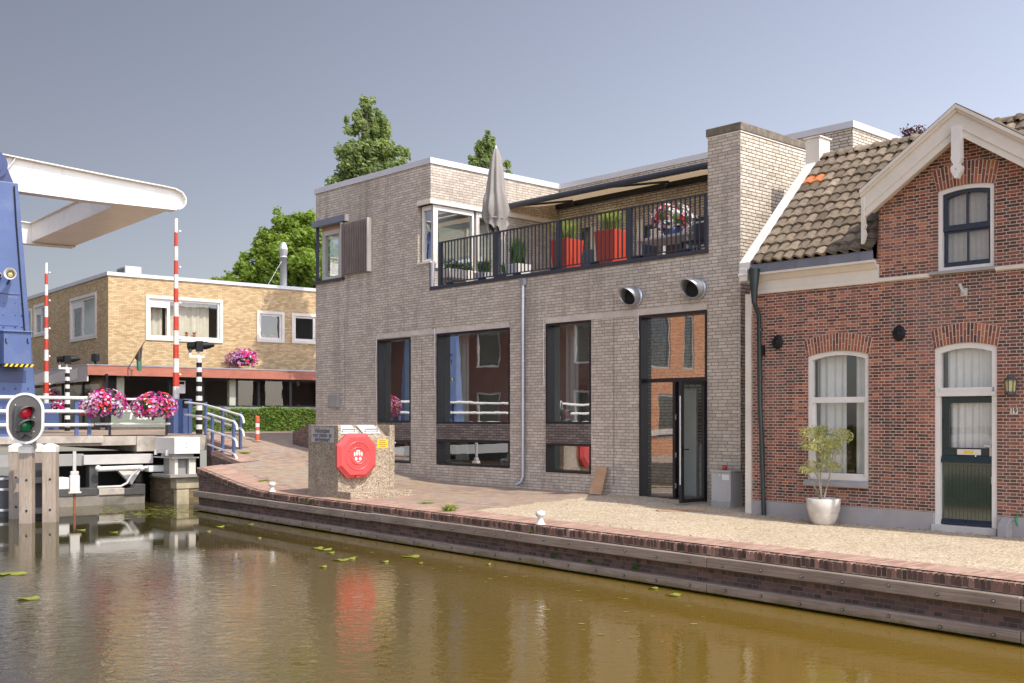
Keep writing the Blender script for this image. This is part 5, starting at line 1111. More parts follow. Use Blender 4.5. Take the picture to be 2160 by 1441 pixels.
# flag on its pole
a0, z0 = yp(270, 777, CO); p0 = YP(a0, CO, z0); a1, z1 = yp(305, 721, CO+.9); p1 = YP(a1, CO+.9, z1)
t = thing('flag', p0, 'small furled flag with green lower edge on a slanted pole above the canopy', 'flag')
b = MB(); b.tube([p0-Vector((0, 0, .35)), p0, p1], .018, 6); b.build('pole', M['dark_grey'], t)
def flagpt(f, d): q_ = p0.lerp(p1, f); return q_
b = MB(); m1_ = MB(); L = [(.36, .40), (.62, .70), (.92, .97)]
cols = 6
for i in range(cols):
    f0, f1 = .40+.50*i/cols, .40+.50*(i+1)/cols
    def col(f): 
        top = p0.lerp(p1, f); x = (f-.40)/.50; ctr = p0.lerp(p1, .70); bx = ctr.lerp(top, .62); zb = p0.z-.12
        return top, Vector((bx.x, bx.y, zb+.42+.05*math.sin(9*x)))+Vector((0, .04*math.sin(12*x), 0)), Vector((bx.x, bx.y, zb+.03*math.sin(7*x)))+Vector((0, .05*math.sin(12*x+1), 0))
    t0, m0, e0 = col(f0); t1, m1, e1 = col(f1)
    b.face([t0, t1, m1, m0], 0 if i < 3 else 1, smooth=True); b.face([m0, m1, e1, e0], 2 if i != 3 and i != 4 else 3, smooth=True)
M['flag_brown'] = pm('flag_brown', (.10,.065,.05), .9); M['flag_grey'] = pm('flag_grey', (.20,.19,.17), .9); M['flag_green'] = pm('flag_green', (.03,.22,.12), .9)
b.build('cloth', [M['flag_brown'], M['flag_grey'], M['flag_green'], M['light_grey']], t, norm=False)
# floodlight and a spiky aerial on the canopy corner
a_, z_ = yq(201, 770, .6); t = thing('floodlight', YQ(a_, .6, ZF1+.05), 'small black floodlight on the canopy corner of the yellow building', 'floodlight'); b = MB(); b.box(YQ, a_-.28, a_+.25, .7, .5, ZF1+.2, ZF1+.52); b.build('head', M['black'], t, bevel=.04); b = MB(); b.tube([YQ(a_, .6, ZF1+.04), YQ(a_, .6, ZF1+.22)], .05, 8); b.build('stand', M['black'], t)
# ------------------------------------------------------------------ flowers
def blossoms(center, rx, rz, n, seed, pet='petals', lean=0.0, size=.045, ry=None):
    rnd = random.Random(seed); f = MB(); g = MB(); c = Vector(center); ry = ry or rx*.8
    cl = [(Vector((rnd.uniform(-.8, .8)*rx, rnd.uniform(-.8, .8)*ry, rnd.uniform(-.6, .6)*rz)), rnd.random()) for _ in range(26)]
    for k in range(n):
        w = rnd.uniform(0, 6.283); v = rnd.uniform(-.75, 1); r = math.sqrt(max(0, 1-v*v))*rnd.uniform(.82, 1.06)
        bulge = 1+.14*math.sin(3*w+seed)+.10*math.sin(5*w+2*seed)
        p = c+Vector((rx*r*math.cos(w)*bulge, ry*r*math.sin(w)*bulge, rz*v*(1 if v > 0 else 1.15)*bulge)); d = (p-c); d.z *= 1.3; d.normalize(); d = (d+Vector((rnd.uniform(-.5, .5), rnd.uniform(-.5, .5), rnd.uniform(-.2, .5)))).normalized()
        x = d.cross(Vector((0, .1, 1))).normalized(); y = d.cross(x); s_ = size*rnd.uniform(.6, 1.2)
        near = min(cl, key=lambda q_: (q_[0]-(p-c)).length)[1]; col = max(0, min(1, near+rnd.gauss(0, .05))) if rnd.random() < .75 else rnd.random()
        m5 = [p+d*.012+x*(s_*math.cos(1.2566*j))+y*(s_*math.sin(1.2566*j)) for j in range(5)]
        for j in range(5): f.face([p, m5[j], m5[j]*.55+m5[(j+1) % 5]*.45+d*.01, m5[(j+1) % 5]], r=col)
        if k % 2 == 0:
            q_ = p-d*.05*rnd.random(); x2 = (x+y*rnd.uniform(-1, 1)).normalized(); g.face([q_-x2*s_*.9, q_+d*s_*.5+x2.cross(d)*s_*.45, q_+x2*s_*.9, q_-x2.cross(d)*s_*.45])
    return f, g
def basket(name, c, rx, rz, seed, label, group, n=420, pet='petals', pot='dark_grey', hang=True, size=.045):
    t = thing(name, (c.x, c.y, c.z-rz*.8), label, 'flower basket', group); f, g = blossoms(c, rx, rz, n, seed, size=size)
    f.build('blossoms', M[pet], t, norm=False); g.build('leaves', M['leaf_plain'], t, norm=False); b = MB()
    b.lathe(c-Vector((0, 0, rz*.55)), [(.001, -rz*.35), (rx*.35, -rz*.33), (rx*.55, 0), (rx*.6, rz*.25), (.001, rz*.2)], 14); b.ball(c, 1.0, seg=4, rings=3) if False else None
    b.build('trough', M[pot], t); k = MB(); k.lathe(c, [(.001, -rz*.6), (rx*.55, -rz*.4), (rx*.62, .1*rz), (rx*.4, rz*.55), (.001, rz*.62)], 12); k.build('foliage_core', M['leaf_plain'], t)
    return t
a_, z_ = yp(514, 772, CO*.7); basket('flower_tub', YP(a_, CO*.6, ZF1+.52), .66, .36, 5, 'dark tub of purple and red petunias standing on the red canopy', None, 420, size=.06, pot='soil')
# ------------------------------------------------------------------ hedge, low wall, posts on the square
hz0, hz1 = 1.22, 2.05; hA_, hB_ = Vector((-12.2, 38.6)), Vector((-5.6, 40.6)); hd_ = (hB_-hA_).normalized(); hn = Vector((hd_.y, -hd_.x))
hg = thing('hedge', ((hA_.x+hB_.x)/2, (hA_.y+hB_.y)/2, hz0), 'clipped green hedge in front of the yellow building shop windows', 'hedge')
b = MB(); HPm = lambda a, c, z: Vector((hA_.x+hd_.x*a+hn.x*c, hA_.y+hd_.y*a+hn.y*c, z)); HLn = (hB_-hA_).length
b.box(HPm, .08, HLn-.08, -.06, -.85, hz0+.12, hz1-.07); b.build('twigs', M['bark'], hg); b = MB()
for k in range(15000):
    a = random.uniform(0, HLn); s_ = random.random(); wob = .07*math.sin(a*2.1)+.05*math.sin(a*5.3+1)
    if s_ < .62: p = HPm(a, random.uniform(-.12, .05)+wob*.6, random.uniform(hz0+.06, hz1)); d = Vector((hn.x, hn.y, .25))
    else: p = HPm(a, random.uniform(-.85, .03)+wob*.5, hz1+random.uniform(-.08, .05)+wob*.5+(random.random() < .03)*.08); d = Vector((hn.x*.3, hn.y*.3, 1))
    d = (d.normalized()+Vector((random.uniform(-1, 1), random.uniform(-1, 1), random.uniform(-1, 1)))*.8).normalized(); x = d.cross(Vector((random.random(), random.random(), 1))).normalized()*random.uniform(.03, .06); y = d.cross(x).normalized()*random.uniform(.018, .03)
    b.face([p-x, p-y, p+x, p+y])
b.build('leaves', M['leaf_hedge'], hg, norm=False)
b = MB(); lw_ = lambda a, c, z: FP(tL+.02+a, .1-c, z); lwt = thing('low_brick_wall', FP(tL+.8, 0, .9), 'low stepped brick wall running from the hedge to the grey building', 'wall')
b.box(lw_, 0, .35, 0, .22, .4, 1.60); b.box(lw_, .35, .7, 0, .22, .5, 1.48); b.box(lw_, .7, 1.05, 0, .22, .6, 1.36); b.build('brick_face', M['quay_brick'], lwt)
def bollard():
    v = ground_hit(543, 931); h = 52/F*v.y; r = 4.6/F*v.y
    t = thing('traffic_bollard', v, 'red and white striped round traffic bollard on the brick ramp', 'bollard')
    for i, (z0, z1, m) in enumerate(((0, .30, 'orange_red'), (.30, .44, 'white'), (.44, .58, 'orange_red'), (.58, .74, 'white'), (.74, 1.0, 'orange_red'))):
        b = MB(); b.lathe(v, [(r*1.0, z0*h), (r*1.0, z1*h)], 18)
        if i == 4: b.lathe(v, [(r, h), (r*.8, h+.02), (.001, h+.025)], 18); b.ball(v+Vector((r*.7, -r*.7, h*.80)), r*.55, 0)
        b.build('band', M[m], t)
    b = MB(); b.lathe(v, [(.001, .02), (r*2.2, .02), (r*2.4, .0)], 18); b.build('base', M['concrete'], t)
bollard()
# ------------------------------------------------------------------ waste container with the lifebuoy box
cc = on_z(713, 1051, 0.03); CN = Vector((cc.x, cc.y)); cr = Vector((.812, .583)); cl = Vector((-.583, .812))
def CP(r, l, z): return Vector((CN.x+cr.x*r+cl.x*l, CN.y+cr.y*r+cl.y*l, z))      # r along the sunny face, l along the shaded face
CRW, CLW, CZ = 1.40, 1.50, EYE-17/F*cc.y
wc_ = thing('waste_container', CP(.7, .7, 0), 'exposed aggregate concrete waste container with two metal lids on the quay', 'waste container')
b = MB(); zf = CZ-.26
prof = [(0, -.3), (0, zf), (.12, zf+.02), (.55, CZ-.035), (.55, -.3)]
b.prism(lambda l, r, z: CP(r, l, z), prof, .07, CRW-.13); b.box(CP, 0, .07, 0, CLW, -.3, CZ); b.box(CP, CRW-.13, CRW, 0, CLW, -.3, CZ); b.box(CP, .07, CRW-.13, .55, CLW, -.3, CZ-.002)
b.build('body', M['terrazzo'], wc_, bevel=.012)
for r0, r1 in ((.14, .58), (.70, 1.14)):
    P = lambda r, f, d=0: CP(r, .13+.40*f, zf+.03+(CZ-.05-zf)*f+.012+d)
    b = MB(); b.mesh([P(r0, .1), P(r1, .1), P(r1, .95), P(r0, .95), P(r0, .1, .018), P(r1, .1, .018), P(r1, .95, .018), P(r0, .95, .018)], [(0,3,2,1), (4,5,6,7), (0,1,5,4), (1,2,6,5), (2,3,7,6), (3,0,4,7)]); ld = b.build('lid', M['alu'], wc_)
    rm = (r0+r1)/2; b = MB(); b.tube([P(rm-.15, .22, .01), P(rm-.15, .16, .09), P(rm+.15, .16, .09), P(rm+.15, .22, .01)], .008, 6); b.build('handle', M['dark_grey'], ld)
b = MB(); b.box(CP, .0, CRW+.12, -.58, -.01, -.3, .185); b.build('step', M['terrazzo'], wc_, bevel=.012)
# lettered plate on the shaded face
lz = lambda py: EYE-(py-HY)/F*(CN.y+.8)
b = MB(); b.box(CP, -.010, -.001, .20, 1.30, lz(933), lz(902)); sg = thing('notice_plate', CP(-.005, .75, lz(933)), 'grey plate lettered Vuilcontainer on the shaded side of the concrete container', 'sign'); b.build('plate', M['sign_grey'], sg)
for k, tx in enumerate(("Vuilcontainer", "voor plezier- en", "beroepsvaart")):
    V, Fc = text_geo(tx, .15, .003); b = MB(); zc = lz(908.5+k*9.2); b.mesh([CP(-.0125, .75-v.x*.95, zc+v.y) for v in V], Fc); b.build('lettering', M['dark_grey'], sg, norm=False)
# red octagonal lifebuoy housing
lbx = thing('lifebuoy_box', CP(.30, -.02, .5), 'bright red octagonal lifebuoy housing hung on the concrete container', 'lifebuoy box')
oc = CP(.385, 0, 0); zt_, zb_ = EYE-(916-HY)/F*23.4, EYE-(1009-HY)/F*23.4; zc = (zt_+zb_)/2; hw, hh = .455, (zt_-zb_)/2; c_ = .24
RC = .385
def octo(s, ins=0): 
    w, h = hw*s-ins, hh*s-ins; k = c_*s
    return [(RC-w+k, zc-h), (RC+w-k, zc-h), (RC+w, zc-h+k), (RC+w, zc+h-k), (RC+w-k, zc+h), (RC-w+k, zc+h), (RC-w, zc+h-k), (RC-w, zc-h+k)]
b = MB(); rings = [(octo(1.0), 0), (octo(1.0), -.10), (octo(1.025), -.105), (octo(1.025), -.125), (octo(.99), -.13), (octo(.86), -.185), (octo(.84), -.187)]
V = [CP(r, l-.004, z) for ring, l in rings for r, z in ring]
b.mesh(V, [(i*8+k, i*8+(k+1) % 8, (i+1)*8+(k+1) % 8, (i+1)*8+k) for i in range(len(rings)-1) for k in range(8)]+[tuple(48+k for k in range(8))])
b.build('housing', M['buoy_red'], lbx, bevel=.008)
fl_ = -.191
def disc(r0, r1, l0, l1, seg=40): 
    b = MB(); V = []
    for k in range(seg):
        w = 2*math.pi*k/seg; cx, sx = math.cos(w), math.sin(w)
        V += [CP(RC+r0*cx, l0, zc+r0*sx), CP(RC+(r0*.6+r1*.4)*cx, l1, zc+(r0*.6+r1*.4)*sx), CP(RC+(r0*.4+r1*.6)*cx, l1, zc+(r0*.4+r1*.6)*sx), CP(RC+r1*cx, l0, zc+r1*sx)]
    b.mesh(V, [(4*k+j, 4*((k+1) % seg)+j, 4*((k+1) % seg)+j+1, 4*k+j+1) for k in range(seg) for j in range(3)], smooth=True); return b
disc(.285, .315, fl_, fl_-.014).build('outer_ring', M['buoy_red'], lbx); disc(.165, .195, fl_, fl_-.016).build('inner_ring', M['buoy_red'], lbx)
M['emboss'] = pm('shaded_red_letters', (.40,.05,.05), .5)
b = MB()
for k, ch in enumerate("LIFEBUOY"):
    V, Fc = text_geo(ch, .095, .002); w = math.radians(152-k*17.7); R = .235
    b.mesh([CP(RC+R*math.cos(w)+v.x*math.sin(w)+v.y*math.cos(w), fl_-.004, zc+R*math.sin(w)-v.x*math.cos(w)+v.y*math.sin(w)) for v in V], Fc)
b.build('lettering', M['emboss'], lbx, norm=False)
b = MB()
for x, y, w, h in ((-.085, .04, .022, .05), (-.03, .055, .024, .055), (.03, .055, .024, .055), (.085, .04, .022, .05), (-.05, -.06, .035, .04), (.05, -.06, .035, .04), (0, .115, .05, .012), (0, -.125, .05, .010)):
    n = 10; b.face([CP(RC+x+w*math.cos(2*math.pi*k/n), fl_-.005, zc+y+h*math.sin(2*math.pi*k/n)) for k in range(n)])
b.build('white_emblem', M['white'], lbx, norm=False)
b = MB(); b.box(CP, RC-.05, RC+.05, -.20, -.13, zc-hh-.005, zc-hh+.035); b.build('latch', M['emboss'], lbx, bevel=.004)
b = MB(); yz0, yz1 = EYE-(946-HY)/F*23.9, EYE-(927-HY)/F*23.9; b.box(CP, .955, 1.22, -.006, -.001, yz0, yz1); yl = thing('yellow_notice', CP(1.09, -.004, yz0), 'small yellow notice plate right of the red lifebuoy housing', 'sign'); b.build('plate', M['yellow'], yl, bevel=.002)
for k in range(4): 
    b = MB(); z_ = yz1-.03-k*.042; w = (.075, .085, .10, .07)[k]; b.box(CP, 1.087-w, 1.087+w, -.0085, -.0062, z_-.008, z_+.004); b.build('text_line', M['rust'], yl)
# ------------------------------------------------------------------ small things along the facades
t0, t1 = fx(1541, .42), fx(1500, .42); zc1 = fz(1520, 993, .42)
t = thing('cable_cabinet', FP((t0+t1)/2, .25, .12), 'light grey metal utility cabinet standing against the brick pier', 'cabinet')
b = MB(); b.box(FP, t0, t1, .42, .03, .05, zc1-.03); b.build('body', M['cab_grey'], t, bevel=.01); b = MB(); b.box(FP, t0-.015, t1+.015, .44, .02, zc1-.03, zc1+.005); b.build('lid', M['cab_grey'], t, bevel=.008)
b = MB(); b.box(FP, t0+.0, t1-.0, .425, .40, .05, .20); b.build('base', M['plinth'], t); b = MB(); b.box(FP, t0+.03, t0+.19, .424, .421, zc1-.17, zc1-.07); b.build('paper_label', M['paper'], t); b = MB(); b.tube([FP(t0+.24, .42, zc1-.09), FP(t0+.24, .435, zc1-.09)], .02, 10); b.build('lock', M['steel'], t)
c = FP(fx(1529, .22), .22, zc1+.006); b = MB(); b.lathe(c, [(.001, 0), (.042, 0), (.05, .085), (.044, .085), (.038, .03), (.001, .03)], 16); tag(b.build('red_cup', M['red_paint'], loc=c), 'small red cup left on top of the grey cabinet', 'cup')
q0 = FP(fx(1256, .26), .30, fz(1256, 1042, .28)); zt1 = fz(1269, 985, .06); b = MB(); w = .275; tm = fx(1257, .3)
bl, br = fx(1244, .30), fx(1268.5, .30); tl_, tr_ = fx(1257, .06), fx(1281, .06); zb = H(q0.x, q0.y)+.01
V = [FP(bl, .30, zb), FP(br, .30, zb), FP(tr_, .05, zt1), FP(tl_, .05, zt1)]; n_v = Vector((NG.x, NG.y, .25)).normalized()*.018; V += [v+n_v for v in V]
b.mesh(V, [(0,1,2,3), (7,6,5,4), (0,4,5,1), (1,5,6,2), (2,6,7,3), (3,7,4,0)]); tag(b.build('leaning_board', M['ply'], loc=q0), 'bare brown board leaning against the grey wall under the window', 'board')
v = on_z(1437, 1071, .13); b = MB()
for k, (dx, dy, w, h, a) in enumerate(((-.15, 0, .30, .10, .1), (.2, -.05, .25, .08, -.2))): f = Fr((v.x+dx, v.y+dy, H(v.x+dx, v.y+dy)+.008), a); b.box(f, -w, w, -h, h, 0, .012)
tag(b.build('door_stop_board', M['ply'], loc=v), 'flat scraps of board on the ground under the open door leaf', 'board')
# potted olive tree by the window
pv = on_z(1737, 1107.5, 0.0); k_ = pv.y/F
t = thing('olive_pot', pv, 'large pale stone planter bowl below the white sash window', 'planter'); R = 35*k_*1.02; hp = (1107-1051)*k_
b = MB(); b.lathe(pv, [(.001, .0), (R*.55, 0), (R*.66, hp*.08), (R*.84, hp*.35), (R*.95, hp*.65), (R*1.0, hp), (R*.92, hp+.005), (R*.88, hp*.9), (R*.8, hp*.82)], 36); b.build('bowl', M['pot'], t); b = MB(); b.lathe(pv, [(.001, hp*.86), (R*.86, hp*.84)], 24); b.build('soil', M['soil'], t)
tr = thing('olive_tree', pv+Vector((0, 0, hp*.85)), 'small silvery green olive tree with thin stems in the pale planter', 'tree'); random.seed(21)
def px3(px, py, dy=0): return Vector(((px-CX)/F*(pv.y+dy), pv.y+dy, EYE-(py-HY)/F*(pv.y+dy)))
stems = [[(1733, 1052), (1727, 1010), (1722, 960), (1716, 925)], [(1733, 1052), (1731, 1000), (1737, 960), (1741, 915)], [(1738, 1050), (1750, 1005), (1757, 960), (1772, 925)], [(1730, 1052), (1712, 1015), (1705, 1000)], [(1737, 960), (1725, 935), (1708, 918)], [(1757, 960), (1768, 940), (1786, 930)], [(1727, 1010), (1712, 985), (1694, 988)]]
b = MB()
for s_ in stems: n = len(s_); b.tube([px3(x, y, .12*math.sin(x)) for x, y in s_], [.016-.010*i/(n-1) for i in range(n)], 7)
b.build('trunk', M['bark_pale'], tr); b = MB()
clumps = [(1713, 915, 24, 17), (1738, 912, 20, 14), (1770, 920, 22, 16), (1726, 938, 26, 14), (1764, 945, 18, 14), (1706, 940, 14, 10), (1716, 985, 20, 12), (1745, 978, 16, 12), (1700, 992, 13, 8), (1765, 985, 12, 10), (1752, 935, 18, 10), (1738, 960, 14, 12)]
for x, y, rx, ry in clumps:
    c0 = px3(x, y); dy = random.uniform(-.18, .18)
    for k in range(int(rx*ry*.8)):
        w = random.uniform(0, 6.28); r = math.sqrt(random.random()); p = c0+Vector((rx*k_*r*math.cos(w), dy+random.uniform(-.16, .16), ry*k_*r*math.sin(w))); d = Vector((random.gauss(0, 1), random.gauss(0, 1), random.gauss(.4, .8))).normalized(); L_ = random.uniform(.022, .045); s2 = d.cross(Vector((random.random(), random.random(), random.random()))).normalized()*L_*.26
        b.face([p-d*L_, p-s2, p+d*L_, p+s2])
b.build('crown', M['leaf_olive'], tr, norm=False)
# watering can at the right edge
v = on_z(2155, 1134, 0); b = MB(); M['can_green'] = pm('green_plastic', (.05,.30,.14), .4); t = thing('watering_can', v, 'green plastic watering can at the foot of the brick wall', 'watering can')
b.lathe(v+Vector((.10, 0, 0)), [(.001, 0), (.115, 0), (.125, .03), (.12, .2), (.10, .25), (.06, .27), (.001, .27)], 20); b.build('body', M['can_green'], t)
b = MB(); b.tube([v+Vector((.02, 0, .06)), v+Vector((-.05, 0, .16)), v+Vector((-.085, 0, .26)), v+Vector((-.06, 0, .34)), v+Vector((.02, 0, .36)), v+Vector((.08, 0, .33)), v+Vector((.10, 0, .26))], .017, 8); b.build('handle', M['can_green'], t)
b = MB(); b.tube([v+Vector((.2, 0, .06)), v+Vector((.32, 0, .2)), v+Vector((.42, 0, .33))], [.03, .02, .018], 8); b.build('spout', M['can_green'], t)
# ------------------------------------------------------------------ roof terrace
def fat(px, o, z): return FP(fx(px, o), o, z)
po = -.75; pc = fat(1046, po, ZFL); zt_ = fz(1041, 308, po); ps = pc.y/F
t = thing('parasol', pc, 'closed taupe parasol standing on the roof terrace', 'parasol')
b = MB(); b.tube([pc, (pc.x, pc.y, zt_-.1)], .035, 10); b.lathe((pc.x, pc.y, zt_-.13), [(.03, 0), (.035, .05), (.02, .12), (.001, .13)], 10); b.build('pole', M['light_grey'], t)
b = MB(); seg = 48; prof = [(zt_-.10, .06), (zt_-.30, .12), (zt_-.7, .17), (zt_-1.15, .21), (fz(1041, 420, po), .25), (fz(1041, 455, po), .30), (fz(1041, 470, po), .22), (fz(1041, 492, po), .26)]; V = []
for i, (z, r) in enumerate(prof):
    for k in range(seg):
        w = 2*math.pi*k/seg; fold = 1+(.05+.17*min(1, i/4))*math.sin(8*w+.6*math.sin(i*.9))+.06*math.sin(5*w+i); zz = z+(.16*math.sin(3*w+.8)+.08*math.sin(8*w) if i >= 5 else 0)*(.5 if i == 5 else 1)*(.6 if i == 6 else 1); V.append(Vector((pc.x+r*fold*math.cos(w), pc.y+r*fold*math.sin(w), zz)))
b.mesh(V, [(i*seg+k, i*seg+(k+1) % seg, (i+1)*seg+(k+1) % seg, (i+1)*seg+k) for i in range(len(prof)-1) for k in range(seg)], smooth=True); b.build('canopy', M['parasol'], t)
b = MB(); b.lathe((pc.x, pc.y, fz(1041, 463, po)), [(.265, -.02), (.275, 0), (.265, .02)], 24); b.build('tie_strap', M['parasol'], t)
b = MB(); b.box(Fr(pc, 0), -.3, .3, -.3, .3, 0, .06); b.build('base', M['dark_grey'], t)
def planter(name, px, o, w, h, m, taper, label, group=None):
    c = fat(px, o, ZFL); t = thing(name, c, label, 'planter', group); b = MB(); f = Fr(c, math.atan2(DG.y, DG.x)); q = w/2; p = q*taper; i_ = q-.03
    V = [f(sx*p, sy*p, 0) for sx, sy in ((-1,-1), (1,-1), (1,1), (-1,1))]+[f(sx*q, sy*q, h) for sx, sy in ((-1,-1), (1,-1), (1,1), (-1,1))]+[f(sx*i_, sy*i_, h) for sx, sy in ((-1,-1), (1,-1), (1,1), (-1,1))]+[f(sx*i_, sy*i_, h-.08) for sx, sy in ((-1,-1), (1,-1), (1,1), (-1,1))]
    b.mesh(V, [(0,3,2,1)]+[(l*4+k, l*4+(k+1) % 4, l*4+4+(k+1) % 4, l*4+4+k) for l in range(3) for k in range(4)]); b.build('pot', M[m], t, bevel=.008); b = MB(); b.face([f(sx*i_, sy*i_, h-.05) for sx, sy in ((-1,-1), (1,-1), (1,1), (-1,1))]); b.build('soil', M['soil'], t); return c+Vector((0, 0, h-.05))
def grass(c, r, h, n, label, mat='leaf_grass', group=None, name='ornamental_grass', droop=.5):
    b = MB()
    for k in range(n):
        w = random.uniform(0, 6.28); hh = h*random.uniform(.55, 1.05); rr = r*random.uniform(.15, 1.1); p0 = Vector(c)+Vector((random.uniform(-.16, .16), random.uniform(-.16, .16), 0)); d = Vector((math.cos(w), math.sin(w), 0)); sd = Vector((-d.y, d.x, 0))*random.uniform(.006, .012)
        p1 = p0+d*rr*.35+Vector((0, 0, hh*.6)); p2 = p0+d*rr+Vector((0, 0, hh*(1-droop*random.random()*.6))); rv = random.random(); b.face([p0-sd, p0+sd, p1+sd, p1-sd], r=rv); b.face([p1-sd, p1+sd, p2], r=rv)
    return tag(b.build(name, M[mat], loc=c, norm=False), label, 'plant', group)
c = planter('red_planter', 1195, -.62, .56, .86, 'planter_red', .72, 'tall red planter behind terrace railing, left of the two'); grass(c, .42, .60, 420, 'pale feathery grass in the left red planter', group='grasses in the red planters')
c = planter('red_planter', 1291, -.62, .56, .90, 'planter_red', .80, 'tall red planter behind terrace railing, right of the two'); grass(c, .40, .62, 420, 'pale feathery grass in the right red planter', group='grasses in the red planters')
c = planter('white_planter', 1093, -.5, .45, .45, 'white_pot', .8, 'low white planter behind the terrace railing'); grass(c, .22, .78, 260, 'upright green grass in the low white planter', 'leaf_plain', droop=.15)
c = planter('grey_planter', 1068, -1.2, .36, .40, 'dark_grey', .8, 'small dark planter beside the low white planter'); tuft(c, .35, 120, 'small leafy plant in the dark terrace planter', spread=.22, name='plant', cat='plant')
c = planter('grey_planter', 1021, -.9, .40, .45, 'cab_grey', .8, 'light grey planter near the parasol foot'); tuft(c, .4, 160, 'bushy green plant in the light grey planter by the parasol', spread=.25, name='plant', cat='plant')
# long window box inside the corner window bay
o0, o1 = -.35, opix(990, tC)+.1; zsill = hs[2]; t = thing('trough', SP((o0+o1)/2, tC-.2, zsill-.28), 'pale wall hung trough of greenery below the corner window', 'planter'); b = MB(); b.box(SP, o0, o1, tC-.05, tC-.30, zsill-.25, zsill-.02); b.build('box', M['cream'], t, bevel=.01); b = MB()
for k in range(500):
    p = SP(random.uniform(o1, o0), tC-.18+random.uniform(-.12, .1), zsill-.03+random.uniform(0, .28)*random.random()); d = Vector((random.gauss(0, 1), random.gauss(0, 1), random.gauss(0, 1))).normalized(); x = d.cross(Vector((.3, .2, 1))).normalized()*.045; b.face([p-x, p+d*.03, p+x, p-d*.03])
b.build('foliage', M['leaf_plain'], t, norm=False)
# table with a flower bowl, chairs
tc_ = fat(1420, -1.5, ZFL); f = Fr(tc_, math.atan2(DG.y, DG.x)); t = thing('terrace_table', tc_, 'pale table on roof terrace carrying a bowl of flowers', 'table'); b = MB(); b.box(f, -.75, .75, -.42, .42, .68, .74); b.build('tabletop', M['light_grey'], t, bevel=.008)
for sx in (-.66, .66):
    for sy in (-.34, .34): b = MB(); b.box(f, sx-.03, sx+.03, sy-.03, sy+.03, 0, .68); b.build('leg', M['light_grey'], t)
bc = fat(1418, -1.5, ZFL+.74); t = thing('flower_bowl', bc, 'bowl of white and pink flowers on the terrace table', 'flower bowl'); b = MB(); b.lathe(bc, [(.001, 0), (.14, 0), (.24, .2), (.22, .2), (.001, .14)], 20); b.build('bowl', M['blue_dark'], t); f_, g_ = blossoms(bc+Vector((0, 0, .42)), .46, .27, 300, 9, size=.05); f_.build('blossoms', M['petals_white'], t, norm=False); g_.build('leaves', M['leaf_plain'], t, norm=False); b = MB(); b.lathe(bc+Vector((0, 0, .40)), [(.001, -.22), (.28, -.12), (.34, .05), (.2, .17), (.001, .19)], 12); b.build('foliage_core', M['leaf_plain'], t)
def chair(px, o, rz, lab):
    c = fat(px, o, ZFL); f = Fr(c, rz); t = thing('terrace_chair', c, lab, 'chair', 'chairs on the roof terrace'); b = MB(); b.box(f, -.24, .24, -.24, .24, .42, .46); b.build('seat', M['charcoal'], t, bevel=.01); b = MB(); b.box(f, -.24, .24, .20, .24, .50, .88); b.build('backrest', M['charcoal'], t, bevel=.01)
    for sx in (-.21, .21):
        for sy in (-.21, .21): b = MB(); b.box(f, sx-.015, sx+.015, sy-.015, sy+.015, 0, .42 if sy < 0 else .5); b.build('leg', M['charcoal'], t)
aG = math.atan2(DG.y, DG.x)
chair(1470, -.85, aG+math.pi, 'dark chair at the right end of the terrace by the brick pier'); chair(1385, -2.4, aG, 'dark chair behind the terrace table'); chair(1240, -2.2, aG+.4, 'dark chair seen between the two red planters')
# things seen through the glass of the ground floor
sp0 = fx(1212, -1.6)
t = thing('stacked_panels', FP(sp0, -1.6, .12), 'bundle of long panels leaning inside the narrow window left of the door', 'panels')
for k in range(7): b = MB(); o = -1.5-k*.07; w = sp0+.5-.10*k; zt1 = 2.9-.18*((k*3) % 4); b.prism(lambda a, c, z: FP(a, c, z), [(w-.55, .12), (w, .12), (w-.25, zt1), (w-.62, zt1)], o, o-.04); b.build('panel', M[('paper', 'light_grey', 'ply', 'cream')[k % 4]], t)
lp = fat(1478, -.9, fz(1478, 686, -.9)); t = thing('pendant_lamp', lp, 'dark metal pendant lamp hanging behind the tall door transom', 'lamp'); b = MB(); b.lathe(lp, [(.21, 0), (.20, .03), (.10, .13), (.07, .16), (.06, .22), (.001, .23)], 24); b.build('lamp_shade', M['charcoal'], t); b = MB(); b.tube([lp+Vector((0, 0, .22)), lp+Vector((0, 0, .55))], .008, 5); b.build('cable', M['black'], t)
curtain(gb, FP, hA[0]+.15, hA[1]-.25, .2, 3.9, -.7, 'curtain_green', .05, .22); curtain(gb, FP, hB[1]-.62, hB[1]-.10, .2, 4.0, -.55, 'curtain', .04, .2); curtain(gb, FP, hC[1]-.5, hC[1]-.1, .2, 4.0, -.55, 'curtain', .04, .2)
